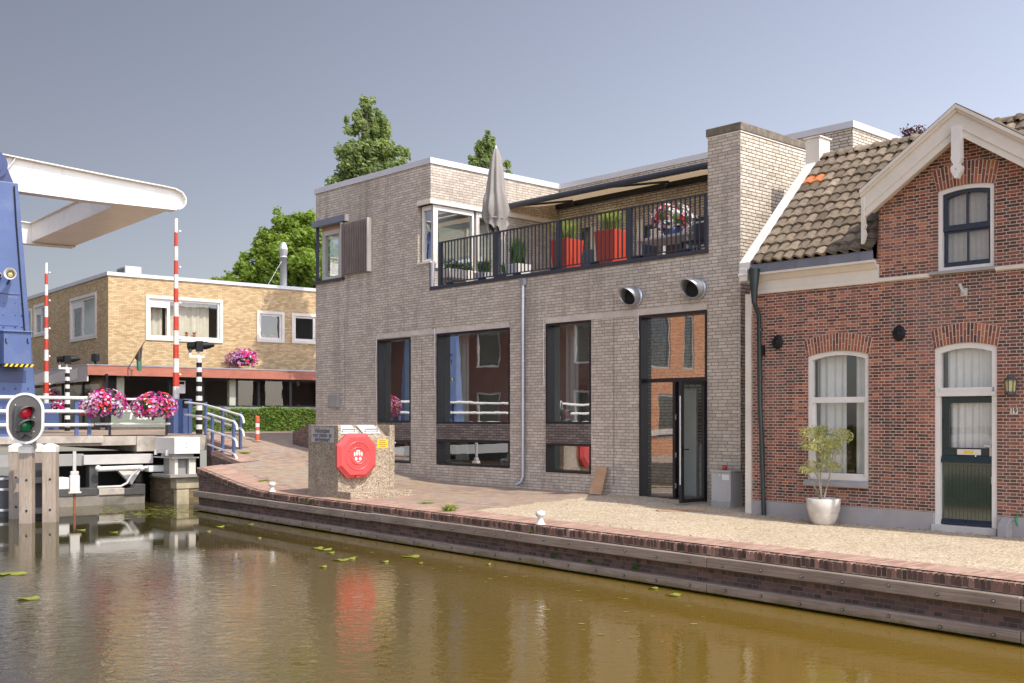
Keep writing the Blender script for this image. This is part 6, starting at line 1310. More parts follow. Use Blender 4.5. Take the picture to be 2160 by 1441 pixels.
# ------------------------------------------------------------------ trees
def tree(name, x, y, z0, trunk_r, crown, nleaf, lsize, mat, label, seed, group=None, limb_top=None, bark='bark'):
    rnd = random.Random(seed); t = thing(name, (x, y, z0), label, 'tree', group); b = MB(); base = Vector((x, y, z0))
    top = max(c[2]+c[3]*.4 for c in crown); b.tube([base, base+Vector((.1, 0, (top-z0)*.3)), Vector((x, y, z0+(top-z0)*.6)), Vector((x, y, top))], [trunk_r, trunk_r*.8, trunk_r*.5, trunk_r*.1], 9)
    for cx, cy, cz, r, rz in crown:
        s0 = z0+(cz-z0)*.55; b.tube([(x, y, s0), ((x+cx)/2, (y+cy)/2, s0+(cz-s0)*.6), (cx, cy, cz)], [trunk_r*.28, trunk_r*.18, trunk_r*.05], 6)
    b.build('trunk', M[bark], t); g = MB(); tot = sum(c[3]**2 for c in crown)
    for cx, cy, cz, r, rz in crown:
        sub = [(rnd.gauss(0, .5), rnd.gauss(0, .5), rnd.gauss(0, .5), rnd.uniform(.25, .48)) for _ in range(24)]
        for k in range(int(nleaf*r*r/tot)):
            sx, sy, sz, sr = sub[rnd.randrange(24)]; v = Vector((rnd.gauss(0, 1), rnd.gauss(0, 1), rnd.gauss(0, 1))).normalized()*sr*rnd.uniform(.35, 1.1); p = Vector((cx+(sx+v.x)*r, cy+(sy+v.y)*r, cz+(sz+v.z)*rz))
            d = (v.normalized()+Vector((rnd.gauss(0, .6), rnd.gauss(0, .6), rnd.gauss(.2, .6)))).normalized(); xx = d.cross(Vector((rnd.random(), rnd.random(), 1))).normalized(); yy = d.cross(xx); s_ = lsize*rnd.uniform(.6, 1.25); g.face([p-xx*s_, p-yy*s_*.6, p+xx*s_, p+yy*s_*.6], r=max(0, min(1, rnd.gauss(.5, .25))))
    g.build('crown', M[mat], t, norm=False); return t
def blob(px, py, Y, r, dy=0, k=1.0): v = at(px, py, Y); r *= 1.0; return (v.x, v.y+dy, v.z, r/F*Y, r/F*Y*k)
Yt = 46.0
tree('poplar_tree', at(775, 400, Yt).x, Yt, 0, .35, [blob(772, 232, Yt, 20, 0, 1.3), blob(757, 262, Yt, 20, -.3, 1.3), blob(792, 262, Yt, 24, .3, 1.3), blob(765, 300, Yt, 30, 0, 1.3), blob(806, 296, Yt, 30, .4, 1.2), blob(745, 340, Yt, 28, -.4, 1.2), blob(780, 340, Yt, 34, 0, 1.2), blob(825, 335, Yt, 34, .3, 1.1), blob(735, 378, Yt, 30, 0, 1.1), blob(835, 368, Yt, 34, 0), blob(785, 390, Yt, 45, 0), blob(740, 420, Yt, 45), blob(830, 420, Yt, 45)], 34000, .085, 'leaf_tree', 'upright green tree rising behind the left roof corner of the grey building', 3)
Yt = 56.0
tree('spire_tree', at(1022, 400, Yt).x, Yt, 0, .3, [blob(1028, 304, Yt, 12, 0, 1.5), blob(1018, 320, Yt, 15, 0, 1.3), blob(1035, 326, Yt, 17, 0, 1.2), blob(1005, 342, Yt, 14), blob(1028, 352, Yt, 24), blob(1010, 375, Yt, 26), blob(1045, 370, Yt, 24)], 9000, .095, 'leaf_tree', 'narrow tree top peeping over the roof behind the parasol', 5)
Yt = 64.0
tree('maple_tree', at(605, 650, Yt).x, Yt, 0, .5, [blob(598, 478, Yt, 26), blob(632, 485, Yt, 32), blob(565, 500, Yt, 24), blob(660, 500, Yt, 36, 1), blob(610, 515, Yt, 42), blob(550, 525, Yt, 22), blob(575, 545, Yt, 36), blob(645, 545, Yt, 48, -1), blob(530, 565, Yt, 30), blob(590, 580, Yt, 46), blob(650, 595, Yt, 50), blob(510, 590, Yt, 28), blob(545, 605, Yt, 40), blob(690, 540, Yt, 40), blob(700, 590, Yt, 45), blob(480, 596, Yt, 20), blob(462, 600, Yt, 14)], 46000, .125, 'leaf_lime', 'broad lime green tree behind the yellow building and steel flue', 11)
Yt = 38.0; v = at(1928, 292, Yt)
t = thing('plum_tree', (v.x, v.y, 0), 'sparse dark purple twigs of a tree above the ridge beside the white gable', 'tree'); random.seed(4); b = MB(); g = MB()
for k in range(12):
    e = at(1905+random.uniform(0, 55), 300-random.uniform(8, 30), Yt); b.tube([(v.x, v.y, v.z-3), (v.x+(e.x-v.x)*.4, v.y, v.z-.8), e], [.05, .02, .006], 5)
    for j in range(26): p = e+Vector((random.gauss(0, .10), random.gauss(0, .1), random.gauss(0, .10))); d = Vector((random.gauss(0, 1), random.gauss(0, 1), random.gauss(0, 1))).normalized()*.055; s_ = d.cross(Vector((.1, .2, 1))).normalized()*.03; g.face([p-d, p-s_, p+d, p+s_])
b.tube([(v.x, v.y, 0), (v.x, v.y, v.z-3)], [.2, .06], 8); b.build('trunk', M['bark'], t); g.build('crown', M['leaf_plum'], t, norm=False)
# litter of dry leaves and pebbles on the paving
b = MB(); random.seed(31)
for k in range(420):
    if k % 3 == 0: v = FP(random.uniform(-6.5, -1.6), OR+.05+abs(random.gauss(0, .22)), 0)
    elif k % 3 == 1: v = FP(random.uniform(-5, 9), random.uniform(.1, 3.4), 0)
    else: v = AP(random.uniform(-15, 3), .72+abs(random.gauss(0, .12)), 0)
    if to_ap(v.x, v.y)[1] < .05: continue
    z = H(v.x, v.y)+.014; r = random.uniform(.008, .026); w0 = random.random()*6.28
    b.face([(v.x+r*math.cos(w0+j*1.2566)*random.uniform(.6, 1.2), v.y+r*math.sin(w0+j*1.2566)*.7, z+random.uniform(0, .012)) for j in range(5)])
tag(b.build('litter', M['litter'], loc=(3, 18, .1), norm=False), 'dry leaf crumbs and pebbles scattered over the quay paving', 'litter', kind='stuff')
# ------------------------------------------------------------------ the drawbridge
AX = lambda p, a, z: AP(a, p, z)                            # same frame with p first, for plates in the plane a = const
aF = 7.4
br = thing('drawbridge', AP(8, -4, WATER), 'blue and white steel drawbridge with concrete abutment crossing the canal at left', 'bridge')
pR = 2.2
b = MB(); b.box(AX, -.2, pR, aF, 18, .80, DECK-.02); b.box(AX, -30, -.2, aF+.05, 17.5, .98, DECK-.02); b.build('deck', M['concrete'], br, bevel=.01)
b = MB(); b.face([AX(-30, aF+.25, DECK), AX(pR, aF+.25, DECK), AX(pR, 18, DECK), AX(-30, 18, DECK)]); b.build('roadway', M['pavers'], br)
b = MB(); p0, p1 = ppix(115, aF-.06), ppix(218, aF-.06); b.box(AX, p0-14, p1, aF-.08, aF-.001, az(170, 935, aF), DECK+.0); b.build('kerb_beam', M['concrete'], br, bevel=.01)
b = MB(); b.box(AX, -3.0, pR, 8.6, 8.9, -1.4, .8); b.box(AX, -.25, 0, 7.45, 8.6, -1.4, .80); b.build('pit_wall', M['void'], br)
b = MB(); b.box(AX, ppix(176, aF-.15), ppix(322, aF-.15), aF-.2, aF+.15, az(250, 979, aF-.2), az(250, 959, aF-.2)); b.build('cross_beam', M['light_grey'], br, bevel=.01)
b = MB(); b.box(AX, -14, ppix(177, aF-.05), aF-.05, aF+.2, az(150, 983, aF), az(150, 958, aF)); b.build('edge_girder', M['mid_grey'], br, bevel=.01)
b = MB(); b.box(AX, ppix(188, aF-.1), ppix(207, aF-.1), aF-.12, aF+.2, az(197, 1036, aF), az(197, 982, aF)); b.build('black_post', M['dark_grey'], br, bevel=.015)
b = MB(); b.box(AX, ppix(60, aF-.45), ppix(305, aF-.45), aF-.5, aF+1.2, -1.4, az(250, 1041, aF-.45)); b.build('stone_footing', M['concrete_dark'], br, bevel=.03)
b = MB(); b.box(AX, ppix(208, aF-.5), ppix(262, aF-.5), aF-.54, aF-.3, az(240, 1044, aF-.5), az(240, 1030, aF-.5)); b.build('stone_block', M['concrete'], br, bevel=.02)
q_ = [(ppix(262, aF-.5), az(262, 1044, aF-.5)), (ppix(305, aF-.5), az(305, 1042, aF-.5)), (ppix(305, aF-.5), az(305, 1021, aF-.5)), (ppix(288, aF-.5), az(288, 1021, aF-.5)), (ppix(280, aF-.5), az(280, 1030, aF-.5)), (ppix(262, aF-.5), az(262, 1031, aF-.5))]
b = MB(); b.prism(AX, q_, aF-.56, aF-.2); b.build('black_bracket', M['dark_grey'], br, bevel=.01)
b = MB(); b.box(AX, ppix(118, aF-.5), ppix(206, aF-.5), aF-.52, aF-.1, az(160, 1047, aF-.5), az(160, 1031, aF-.5)); b.build('black_sill', M['dark_grey'], br, bevel=.01)
b = MB(); P = lambda px, py, a=aF-.35: AX(ppix(px, a), a, az(px, py, a)); b.tube([P(205, 990), P(300, 986)], .07, 12); b.tube([P(297, 986), P(312, 986)], .04, 10)
for px in (207, 299): b.ball(P(px, 988), .085, 0, None, 10, 7)
b.build('push_rod', M['bridge_white'], br)
b = MB(); a_ = aF-.35; b.box(AX, ppix(311, a_), ppix(364, a_), a_-.12, a_+.25, az(330, 995, a_), az(330, 982, a_)); b.build('rod_housing', M['bridge_white'], br, bevel=.02)
b = MB(); b.prism(AX, [(ppix(250, aF-.1), az(250, 993, aF)), (ppix(296, aF-.1), az(296, 993, aF)), (ppix(278, aF-.1), az(278, 1022, aF))], aF-.1, aF+.1); b.build('gusset_plate', M['bridge_white'], br)
b = MB(); b.tube([P(205, 1028), P(255, 1026), P(268, 1019), P(278, 1003), P(290, 992), P(298, 990)], .035, 8); b.build('curved_pipe', M['light_grey'], br)
b = MB(); b.box(AX, ppix(60, aF-.3), ppix(146, aF-.3), aF-.34, aF+.2, az(130, 1037, aF-.3), az(130, 1008, aF-.3)); b.build('buffer_beam', M['bridge_white'], br, bevel=.02)
# brick and stone abutment with the machine housing
b = MB(); a0, a1, p0 = 5.85, 7.9, .36; b.box(AX, p0, 1.4, a0, a1, -1.4, .02); b.build('abutment', M['abut_brick'], br, bevel=.02)
b = MB(); b.box(AX, p0-.03, 1.3, a0-.03, a0+.42, -.22, .14); b.box(AX, p0-.015, 1.35, a0+.42, a1, .02, .11); b.box(AX, p0-.02, .7, a0-.02, a0+.2, -1.3, -.24); b.build('abutment_stone', M['abut_stone'] if 'abut_stone' in M else M['concrete'], br, bevel=.02)
mb_ = on_z(368, 958, EYE-(958-HY)/F*30.0); ma, mp_ = to_ap(mb_.x, mb_.y); mz0, mz1 = EYE-(958-HY)/F*30.0, EYE-(923.5-HY)/F*30.0
ml = apix(327, mp_)-ma; mw = ppix(422, ma)-mp_
mh = thing('machine_housing', AP(ma+ml/2, mp_+mw/2, mz0), 'pale grey steel machine housing on the brick abutment beside the bridge', 'housing')
b = MB(); b.box(AX, mp_, mp_+mw, ma, ma+ml, mz0, mz1); b.build('casing', M['bridge_white'], mh, bevel=.008)
b = MB(); b.box(AX, mp_-.02, mp_+mw+.02, ma+.10, ma+ml+.05, mz0-.13, mz0-.10); b.box(AX, mp_+.1, mp_+mw-.1, ma+.2, ma+ml-.2, mz0-.10, mz0); b.build('bed_plate', M['light_grey'], mh, bevel=.006)
b = MB(); b.box(AX, mp_+mw*.28, mp_+mw*.62, ma+.32, ma+1.3, .12, mz0-.13); b.build('gear_case', M['mid_grey'], mh, bevel=.01)
for f0, f1 in ((.12, .25), (.68, .95)): b = MB(); b.box(AX, mp_+mw*f0, mp_+mw*f1, ma+.2, ma+.6, .10, mz0-.13); b.build('support', M['cream'], mh, bevel=.01)
b = MB(); b.box(AX, mp_-.1, mp_+mw+.1, ma+.05, ma+1.4, .11, .19); b.build('foot_plate', M['mid_grey'], mh)
for f_ in (.10, .68): b = MB(); b.tube([AX(mp_-.03, ma+ml*(1-f_), mz0-.05), AX(mp_-.03, ma+ml*(1-f_), mz0+.10)], .05, 10); b.build('latch', M['white'], mh)
for zz in (.38, .62): b = MB(); c = AX(mp_+mw*.46, ma-.001, mz0+(mz1-mz0)*zz); b.tube([c, c-Vector((DA.x, DA.y, 0))*.01], .012, 8); b.build('bolt', M['dark_grey'], mh)
# tower
aT = 7.62; pr0, pr1 = ppix(76, aT), ppix(40.5, aT); zt0, zt1 = DECK-.3, az(40, 385, aT); slope_ = (pr1-pr0)/(zt1-az(76, 840, aT)); prb = pr0+slope_*(DECK-az(76, 840, aT)); wB, wT = 2.3, 1.35
def towerx(z): return prb+slope_*(z-DECK)
def leftx(z): return towerx(z)-(wB+(wT-wB)*(z-DECK)/(zt1-DECK))
def tower(a0, a1, nm):
    b = MB(); z0, z1 = DECK-.1, zt1; V = [AX(leftx(z0), a0, z0), AX(towerx(z0), a0, z0), AX(towerx(z0), a1, z0), AX(leftx(z0), a1, z0), AX(leftx(z1), a0+.1, z1), AX(towerx(z1), a0+.1, z1), AX(towerx(z1), a1-.1, z1), AX(leftx(z1), a1-.1, z1)]
    b.mesh(V, [(0,3,2,1), (4,5,6,7), (0,1,5,4), (1,2,6,5), (2,3,7,6), (3,0,4,7)]); return b.build(nm, M['blue'], br, bevel=.02)
tw = tower(aT, aT+1.1, 'tower'); tower(16.6, 17.7, 'tower')
FA = lambda z: aT+.1*(z-DECK+.1)/(zt1-DECK+.1)              # front face of the tower leans back
b = MB(); hz = zt1; hc = (towerx(hz)+leftx(hz))/2; rr = towerx(hz)-hc
b.prism(AX, [(hc-rr*.85, hz), (hc+rr*.85, hz), (hc+rr*.45, hz+.62), (hc-rr*.45, hz+.62)], aT+.15, aT+.95); C = AX(hc, aT+.14, hz+.42); d = -Vector((DA.x, DA.y, 0)); 
b.tube([C-d*.02, C+d*.10], .40, 24); b.tube([C+d*.10, C+d*.13], .27, 20); b.build('bearing_head', M['blue_dark'], tw)
b = MB(); zl, zh = az(20, 662, aT), az(20, 570, aT)
def panel(x0, x1, z0, z1, t_=.012, m='blue'): b = MB(); a_ = FA((z0+z1)/2)-.01; b.prism(AX, [(x0, z0), (x1, z0), (x1, z1), (x0, z1)], a_-t_, a_+.06); return b.build('access_panel', M[m], tw, bevel=.008)
panel(ppix(-20, aT), ppix(40, aT), az(10, 687, aT), az(10, 625, aT)); panel(ppix(-30, aT), ppix(55, aT), az(10, 806, aT), az(10, 780, aT), .01, 'blue_dark'); panel(ppix(-60, aT), ppix(43, aT), az(10, 620, aT), az(10, 618, aT), .01, 'blue_dark')
for zpy in (640, 665, 690, 740, 820, 860):
    for px in (8, 33, 60 if zpy > 800 else 47):
        if zpy in (740,) and px < 50: continue
        z_ = az(px, zpy, aT); a_ = FA(z_)-.012; c = AX(ppix(px, aT), a_, z_); b = MB(); b.ball(c, .022, 0, None, 8, 6); b.build('bolt', M['blue_dark'], tw)
b = MB(); z_ = az(20, 470, aT); b.tube([AX(towerx(zt1-.1)-.12, FA(zt1)-.05, zt1-.1), AX(towerx(z_)-.14, FA(z_)-.03, z_), AX(towerx(3.2)-.16, FA(3.2)-.03, 3.2)], .018, 6); b.build('cable', M['black'], tw)
ac = aT-.62; cz0, cz1 = az(40, 768, ac), az(40, 701, ac); cp0, cp1 = ppix(8, ac), ppix(66, ac)
b = MB(); b.box(AX, cp0, cp1, ac, aT+.2, cz0, cz1); b.box(AX, cp0-.05, cp1+.05, ac-.05, aT+.2, cz1, cz1+.04); cb = b.build('control_cabinet', M['blue'], br, bevel=.01)
for k in (12.5, 58): b = MB(); b.tube([AX(ppix(k, ac-.02), ac-.02, az(k, 714, ac)), AX(ppix(k, ac-.02), ac-.02, az(k, 722, ac)), AX(ppix(k+3, ac-.02), ac-.02, az(k, 724, ac))], .012, 6); b.build('handle', M['black'], cb)
b = MB(); n = 12; yb0, yb1 = cz0-.075, cz0
for k in range(n):
    x0 = cp0-.04+(cp1-cp0+.08)*k/n; x1 = cp0-.04+(cp1-cp0+.08)*(k+1)/n; s_ = .05; b.prism(AX, [(x0-s_/2, yb0), (x1-s_/2, yb0), (x1+s_/2, yb1), (x0+s_/2, yb1)], ac-.03, ac-.004, k % 2)
b.build('hazard_strip', [M['black'], M['yellow']], cb)
# horn and camera on the tower
def horn(px, py, r, lab, nm='horn', m='cream', k=1.0):
    a_ = FA(4)-.35; c = AX(ppix(px, a_), a_, az(px, py, a_)); d = (Vector((.2, -1, .02))+Vector((DP.x, DP.y, 0))*.15).normalized(); x = d.cross(Vector((0, 0, 1))).normalized(); y = x.cross(d); t = thing(nm, c, lab, nm.replace('_', ' '))
    b = MB(); V = []; pf = [(-.25, r*.3), (-.1, r*.4), (.08, r*.75), (.22, r), (.225, r*.95), (.06, r*.6)]
    for u, q in pf: V += [c+d*u+x*(q*math.cos(2*math.pi*j/20))+y*(q*math.sin(2*math.pi*j/20)) for j in range(20)]
    b.mesh(V, [(i*20+j, i*20+(j+1) % 20, (i+1)*20+(j+1) % 20, (i+1)*20+j) for i in range(len(pf)-1) for j in range(20)], smooth=True); b.build('bell', M[m], t)
    b = MB(); b.ball(c+d*.08, r*.5); b.build('driver', M['lamp_glass'] if m == 'cream' else M['black'], t)
    b = MB(); b.tube([c-d*.2, AX(ppix(px, a_), FA(4)-.002, c.z-.2)], .03, 6); b.build('bracket', M['blue_dark'], t)
horn(23, 580, .155, 'beige loudspeaker horn mounted high on the blue bridge tower'); horn(0, 582, .07, 'small white camera mounted beside the beige horn on the tower', 'camera', 'white')
# balance arms and the counterweight
aA0, aA1 = 7.85, 8.15; AF = aA0
out = [(-260, 300), (0, 328), (120, 352), (240, 376), (340, 395), (366, 400.5), (380, 408), (387.5, 420), (387, 431), (381, 438.5), (372, 442), (180, 421), (40, 402), (-260, 362)]
poly = [(ppix(x, AF), az(x, y, AF)) for x, y in out]
def arm(a0, a1, poly):
    b = MB(); b.prism(AX, poly, a0, a1); o = b.build('balance_arm', M['bridge_white'], br); L_ = poly[:11]; b = MB()
    for seq in (poly[:11], poly[10:]):
        for i in range(len(seq)-1):
            (x0, z0), (x1, z1) = seq[i], seq[i+1]; n_ = Vector((-(z1-z0), x1-x0)).normalized()*(.028)
            b.prism(AX, [(x0, z0), (x1, z1), (x1+n_.x, z1+n_.y), (x0+n_.x, z0+n_.y)], a0-(.16 if seq is not poly[10:] and len(seq) > 5 else .05), a1+.06)
    b.build('flange', M['bridge_white'], o); b = MB(); x_ = ppix(22, AF); b.prism(AX, [(ppix(30, AF), az(30, 335, AF)), (ppix(31.5, AF), az(31, 335, AF)), (ppix(10, AF), az(10, 362, AF)), (ppix(8, AF), az(8, 362, AF))], a0-.13, a0); b.build('stiffener', M['bridge_white'], o)
    return o
arm(aA0, aA1, poly); arm(17.05, 17.35, [(min(x, ppix(372, AF)-.08), z) for x, z in poly])
zs_ = az(372, 441, AF)+.02; pA, pD = ppix(372, AF)-.05, ppix(262, AF)
b = MB(); zu = az(300, 398, AF); b.prism(AX, [(pD, zs_), (pA, zs_), (pA+.02, zs_+.30), (pD, zs_+.62)], aA1, 17.35); cw_ = b.build('counterweight', M['bridge_white'], br, bevel=.01)
b = MB(); b.box(AX, pD-.10, pD+.2, aA1, 17.35, zs_+.62, zs_+.65); b.build('flange', M['bridge_white'], cw_)
# railings along the bridge edge
def bridge_rail(name, p0, p1, zs3, posts, label, mpost, r=.042, a_=7.5, pr=.05):
    t = thing(name, AP(a_, (p0+p1)/2, DECK), label, 'railing')
    for z in zs3: b = MB(); b.tube([AX(p0, a_, z), AX(p1, a_, z)], r, 10); b.ball(AX(p1, a_, z), r*1.0, 0, None, 8, 6); b.build('rail', M['bridge_white'], t)
    for p in posts: b = MB(); b.box(AX, p-pr, p+pr, a_+r*.6, a_+r*.6+.07, DECK-.02, zs3[0]+.05); b.build('post', M[mpost], t, bevel=.008)
    return t
zr = [az(150, y, 7.5) for y in (839.5, 868, 896.5)]
bridge_rail('bridge_railing', -16, ppix(195, 7.5), zr, [ppix(163, 7.5), ppix(190, 7.5), ppix(-60, 7.5)], 'white triple rail with blue posts on the bridge behind the canal signal', 'blue', .05)
bridge_rail('bridge_railing', ppix(200, 7.5), ppix(357, 7.5), [az(250, y, 7.5) for y in (842, 868, 894.5)], [ppix(233, 7.5), ppix(353, 7.5)], 'thin white rail with dark posts carrying flower baskets', 'charcoal', .035, pr=.03)
for px, py, rx, rz, sd, lab in ((219, 853, .56, .36, 1, 'flower basket nearest the bridge, white and pink blossoms above magenta'), (324, 857, .62, .36, 2, 'largest flower basket, magenta and purple, left of the blue barrier box')):
    a_ = 7.42; c = AX(ppix(px, a_), a_, az(px, py, a_)); basket('flower_basket', c, rx, rz, sd, lab, 'flower baskets on the bridge railings', 760, size=.046)
    f_, g_ = blossoms(c-Vector((0, 0, rz*.75)), rx*.62, rz*.42, 150, sd+20, size=.042); t = [o for o in COL.objects if o.name.startswith('flower_basket') and o.type == 'EMPTY'][-1]
for px, py, Y, lab in ((183, 860, 35.0, 'pink flower basket partly hidden behind the blue posts'), (128, 859, 44.0, 'small distant pink flower basket beside the far barrier box'), (109, 834, 47.0, 'small dark red flower basket far back under the lanterns')):
    basket('flower_basket', at(px, py, Y), .34, .26, int(px), lab, 'flower baskets on the bridge railings', 220)
# ramp handrails
def ramp_rail(p, As, H3, label, name='ramp_handrail', curl=True):
    a_lo, a_hi = As[0], As[-1]; gz = lambda a: Hc(a, p+.1); t = thing(name, AP((a_lo+a_hi)/2, p, gz(a_lo)), label, 'handrail', 'handrails of the brick ramp')
    for k, h in enumerate(H3):
        pts = [AP(a, p-.03, gz(a)+h) for a in [a_hi+.15]+list(reversed(As))]
        if curl: e = pts[-1]; d = (AP(a_lo-1, p-.03, 0)-AP(a_lo, p-.03, 0)); d.z = -.12; pts += [e+d*.18, e+d*.30+Vector((0, 0, -.06)), e+d*.36+Vector((0, 0, -.20))]
        b = MB(); b.tube(pts, .032, 10); b.build('rail', M['bridge_white'], t)
    for a in As: b = MB(); b.box(AX, p, p+.06, a-.055, a+.055, gz(a)-.25, gz(a)+H3[0]+.07); b.build('post', M['blue'], t, bevel=.008)
ramp_rail(1.38, [apix(492, 1.4), apix(469, 1.4), apix(447, 1.4)], (.98, .52, .10), 'front blue and white handrail descending beside the machine housing')
ramp_rail(2.02, [apix(507, 2.05), apix(470, 2.05), apix(434, 2.05), apix(399, 2.05)], (.98, .60), 'rear blue and white handrail climbing the ramp towards the barrier')
# barriers
def barrier(px, base, label, scale=1.0, w=.62, h=1.12):
    f = Fr(base, math.atan2(DP.y, DP.x)); t = thing('bridge_barrier', base, label, 'barrier', 'raised red and white bridge barriers'); b = MB(); b.box(f, -w/2, w/2, -.28, .28, 0, h); b.build('housing', M['blue'], t, bevel=.02); b = MB(); b.box(f, -.02, .2, -.30, -.279, h-.28, h-.03); b.build('window_plate', M['black'], t)
    n = 13; top = 6.9; z0 = h-.05; st_ = (top-z0)/n
    for k in range(n): b = MB(); z1_ = z0+st_; r0 = .105-.05*k/n; b.lathe(base+Vector((f(-.12, 0, 0)-base).to_tuple()), [(.001, z0), (r0, z0), (r0-.004, z1_), (.001, z1_)], 12, smooth=False); b.build('band', M['white' if k % 2 == 0 else 'red_paint'], t); z0 = z1_
    for k in range(5): b = MB(); c = f(-.12+.13, 0, 1.9+k*1.15); b.ball(c, .045, 0, None, 8, 6); b.build('reflector', M['white'], t)
bv = on_z(381, 913, DECK); barrier(379, Vector((at(379, 0, 35.0).x, 35.0, DECK-.02)), 'near raised red and white barrier pole on a blue box beside the ramp'); barrier(100, Vector((at(104, 0, 45.0).x, 45.0, DECK-.02)), 'far raised red and white barrier pole beside the blue tower')
# flashing light posts
def signal_post(base, h, label, r=.085):
    t = thing('signal_post', base, label, 'signal post', 'striped bridge signal posts'); n = 16; z = 0
    for k in range(n): b = MB(); z1_ = h*(k+1)/n; q = r if k > 8 else r*1.15; b.lathe(base, [(.001, z), (q, z), (q, z1_), (.001, z1_)], 14, smooth=False); b.build('band', M['black' if k % 2 == 0 else 'white'], t); z = z1_
    f = Fr(base+Vector((0, 0, h)), .35); b = MB(); b.box(f, -.30, .16, -.04, .04, 0, .07); b.box(f, -.30, -.23, -.04, .04, .07, .18); b.box(f, -.06, .02, -.04, .04, .07, .25); b.build('cross_arm', M['white'], t)
    for dx, ang, m in ((-.14, 2.5, 'black'), (.02, None, 'black'), (.10, .35, 'black')):
        b = MB()
        if ang is None: b.box(f, -.10, .12, -.12, .12, .20, .52)
        else: c = f(dx, 0, .38); d = Vector((math.cos(ang+.35), math.sin(ang+.35)*.8-.2, -.15 if ang > 1 else .05)).normalized(); b.tube([c-d*.05, c+d*.12, c+d*(.20 if ang > 1 else .36)], [.12, .125, .13 if ang > 1 else .04], 14)
        b.build('lamp_head', M['dark_grey' if h > 3.6 else 'black'], t, bevel=.01)
    b = MB(); b.tube([f(-.27, 0, .15), f(-.26, 0, .32)], .05, 8); b.build('bell', M['dark_grey'], t)
sv = Vector((at(420, 0, 34.0).x, 34.0, H(at(420, 0, 34.0).x, 34.0))); signal_post(sv, EYE-(755-HY)/F*34.0-sv.z, 'near black and white striped signal post left of the handrails'); sv = Vector((at(142, 0, 41.0).x, 41.0, DECK)); signal_post(sv, EYE-(779-HY)/F*41.0-sv.z, 'far black and white striped signal post in front of the lanterns')
bx = at(200, 890, 42.0); 
# ------------------------------------------------------------------ dolphin with the canal traffic signal
da, dp_ = to_ap(*at(68, 0, 25.0).to_2d())
dl_ = thing('mooring_dolphin', at(68, 1100, 25.0), 'cluster of four square timber piles with white caps in the water', 'dolphin')
th = math.radians(8)
for px0, px1, py, Y in ((41, 66, 943, 24.8), (90, 116.5, 941, 25.1), (23, 40, 941, 25.9), (68, 86, 941, 26.1)):
    Y0 = Y; c = at((px0+px1)/2, 0, Y0); w = (px1-px0)/F*Y0; zt__ = EYE-(py-HY)/F*Y0; w = max(w, .27); f = Fr((c.x, c.y, 0), th); q = w/2
    b = MB(); b.box(f, -q*1.04, q*1.04, -.02, w, -1.6, zt__-.04); pl = b.build('pile', M['pile'], dl_, bevel=.015)
    b = MB(); V = [f(x*q*1.06, y, z) for z, k in ((zt__-.14, 1), (zt__-.0, 1)) for x, y in ((-1, -.03), (1, -.03), (1, w+.01), (-1, w+.01))]+[f(x*q*.35, w/2+(y-w/2)*.35, zt__+.055) for x, y in ((-1, -.03), (1, -.03), (1, w+.01), (-1, w+.01))]
    b.mesh(V, [(l*4+k, l*4+(k+1) % 4, l*4+4+(k+1) % 4, l*4+4+k) for l in range(2) for k in range(4)]+[(8, 9, 10, 11)]); b.build('cap', M['bridge_white'], pl, bevel=.01)
    for zz in (.35, -.35): b = MB(); cc_ = f(.03, -.021, zz); b.tube([cc_, cc_+(f(0, -1, 0)-f(0, 0, 0))*.015], .025, 8); b.build('bolt', M['black'], pl)
f = Fr(at(68, 0, 25.2).to_2d().to_3d(), th)
for zz in (.26, -.45): b = MB(); b.box(f, -.42, .42, .25, .55, zz, zz+.10); b.box(f, -.45, .45, .2, .24, zz-.02, zz+.10); b.build('cross_brace', M['mid_grey'], dl_)
b = MB(); b.box(f, -.14, .10, .5, .55, -1.2, .7); b.build('ladder_plate', M['dark_grey'], dl_)
# the oval signal board
Yb = 24.6; c = at(53.5, 882.5, Yb); kx = Yb/F; bw_, bh_ = 38*kx, 54*kx; t = thing('canal_signal', (c.x, c.y, c.z-bh_), 'oval grey canal traffic signal with red lamp over green lamp and white rim', 'traffic signal'); f = Fr(c, math.radians(6))
def oval(w, h, n=40):
    P = []; r = w; s_ = h-r
    for k in range(n): a_ = 2*math.pi*k/n; P.append((r*math.cos(a_), r*math.sin(a_)+(s_ if math.sin(a_) >= 0 else -s_)))
    return P
MX = lambda x, y, z: f(x, y, z)
b = MB(); b.prism(MX, oval(bw_*.9, bh_*.93), -.012, .03); b.build('board', M['sig_grey'] if 'sig_grey' in M else M['dark_grey'], t); b = MB(); b.ring(MX, oval(bw_, bh_), oval(bw_*.88, bh_*.91), -.03, .035); b.build('rim', M['white'], t)
lc = -.075
b = MB(); b.box(f, lc-.13, lc+.20, -.12, -.012, -.30, .28); b.build('lamp_case', M['dark_grey'], t, bevel=.012)
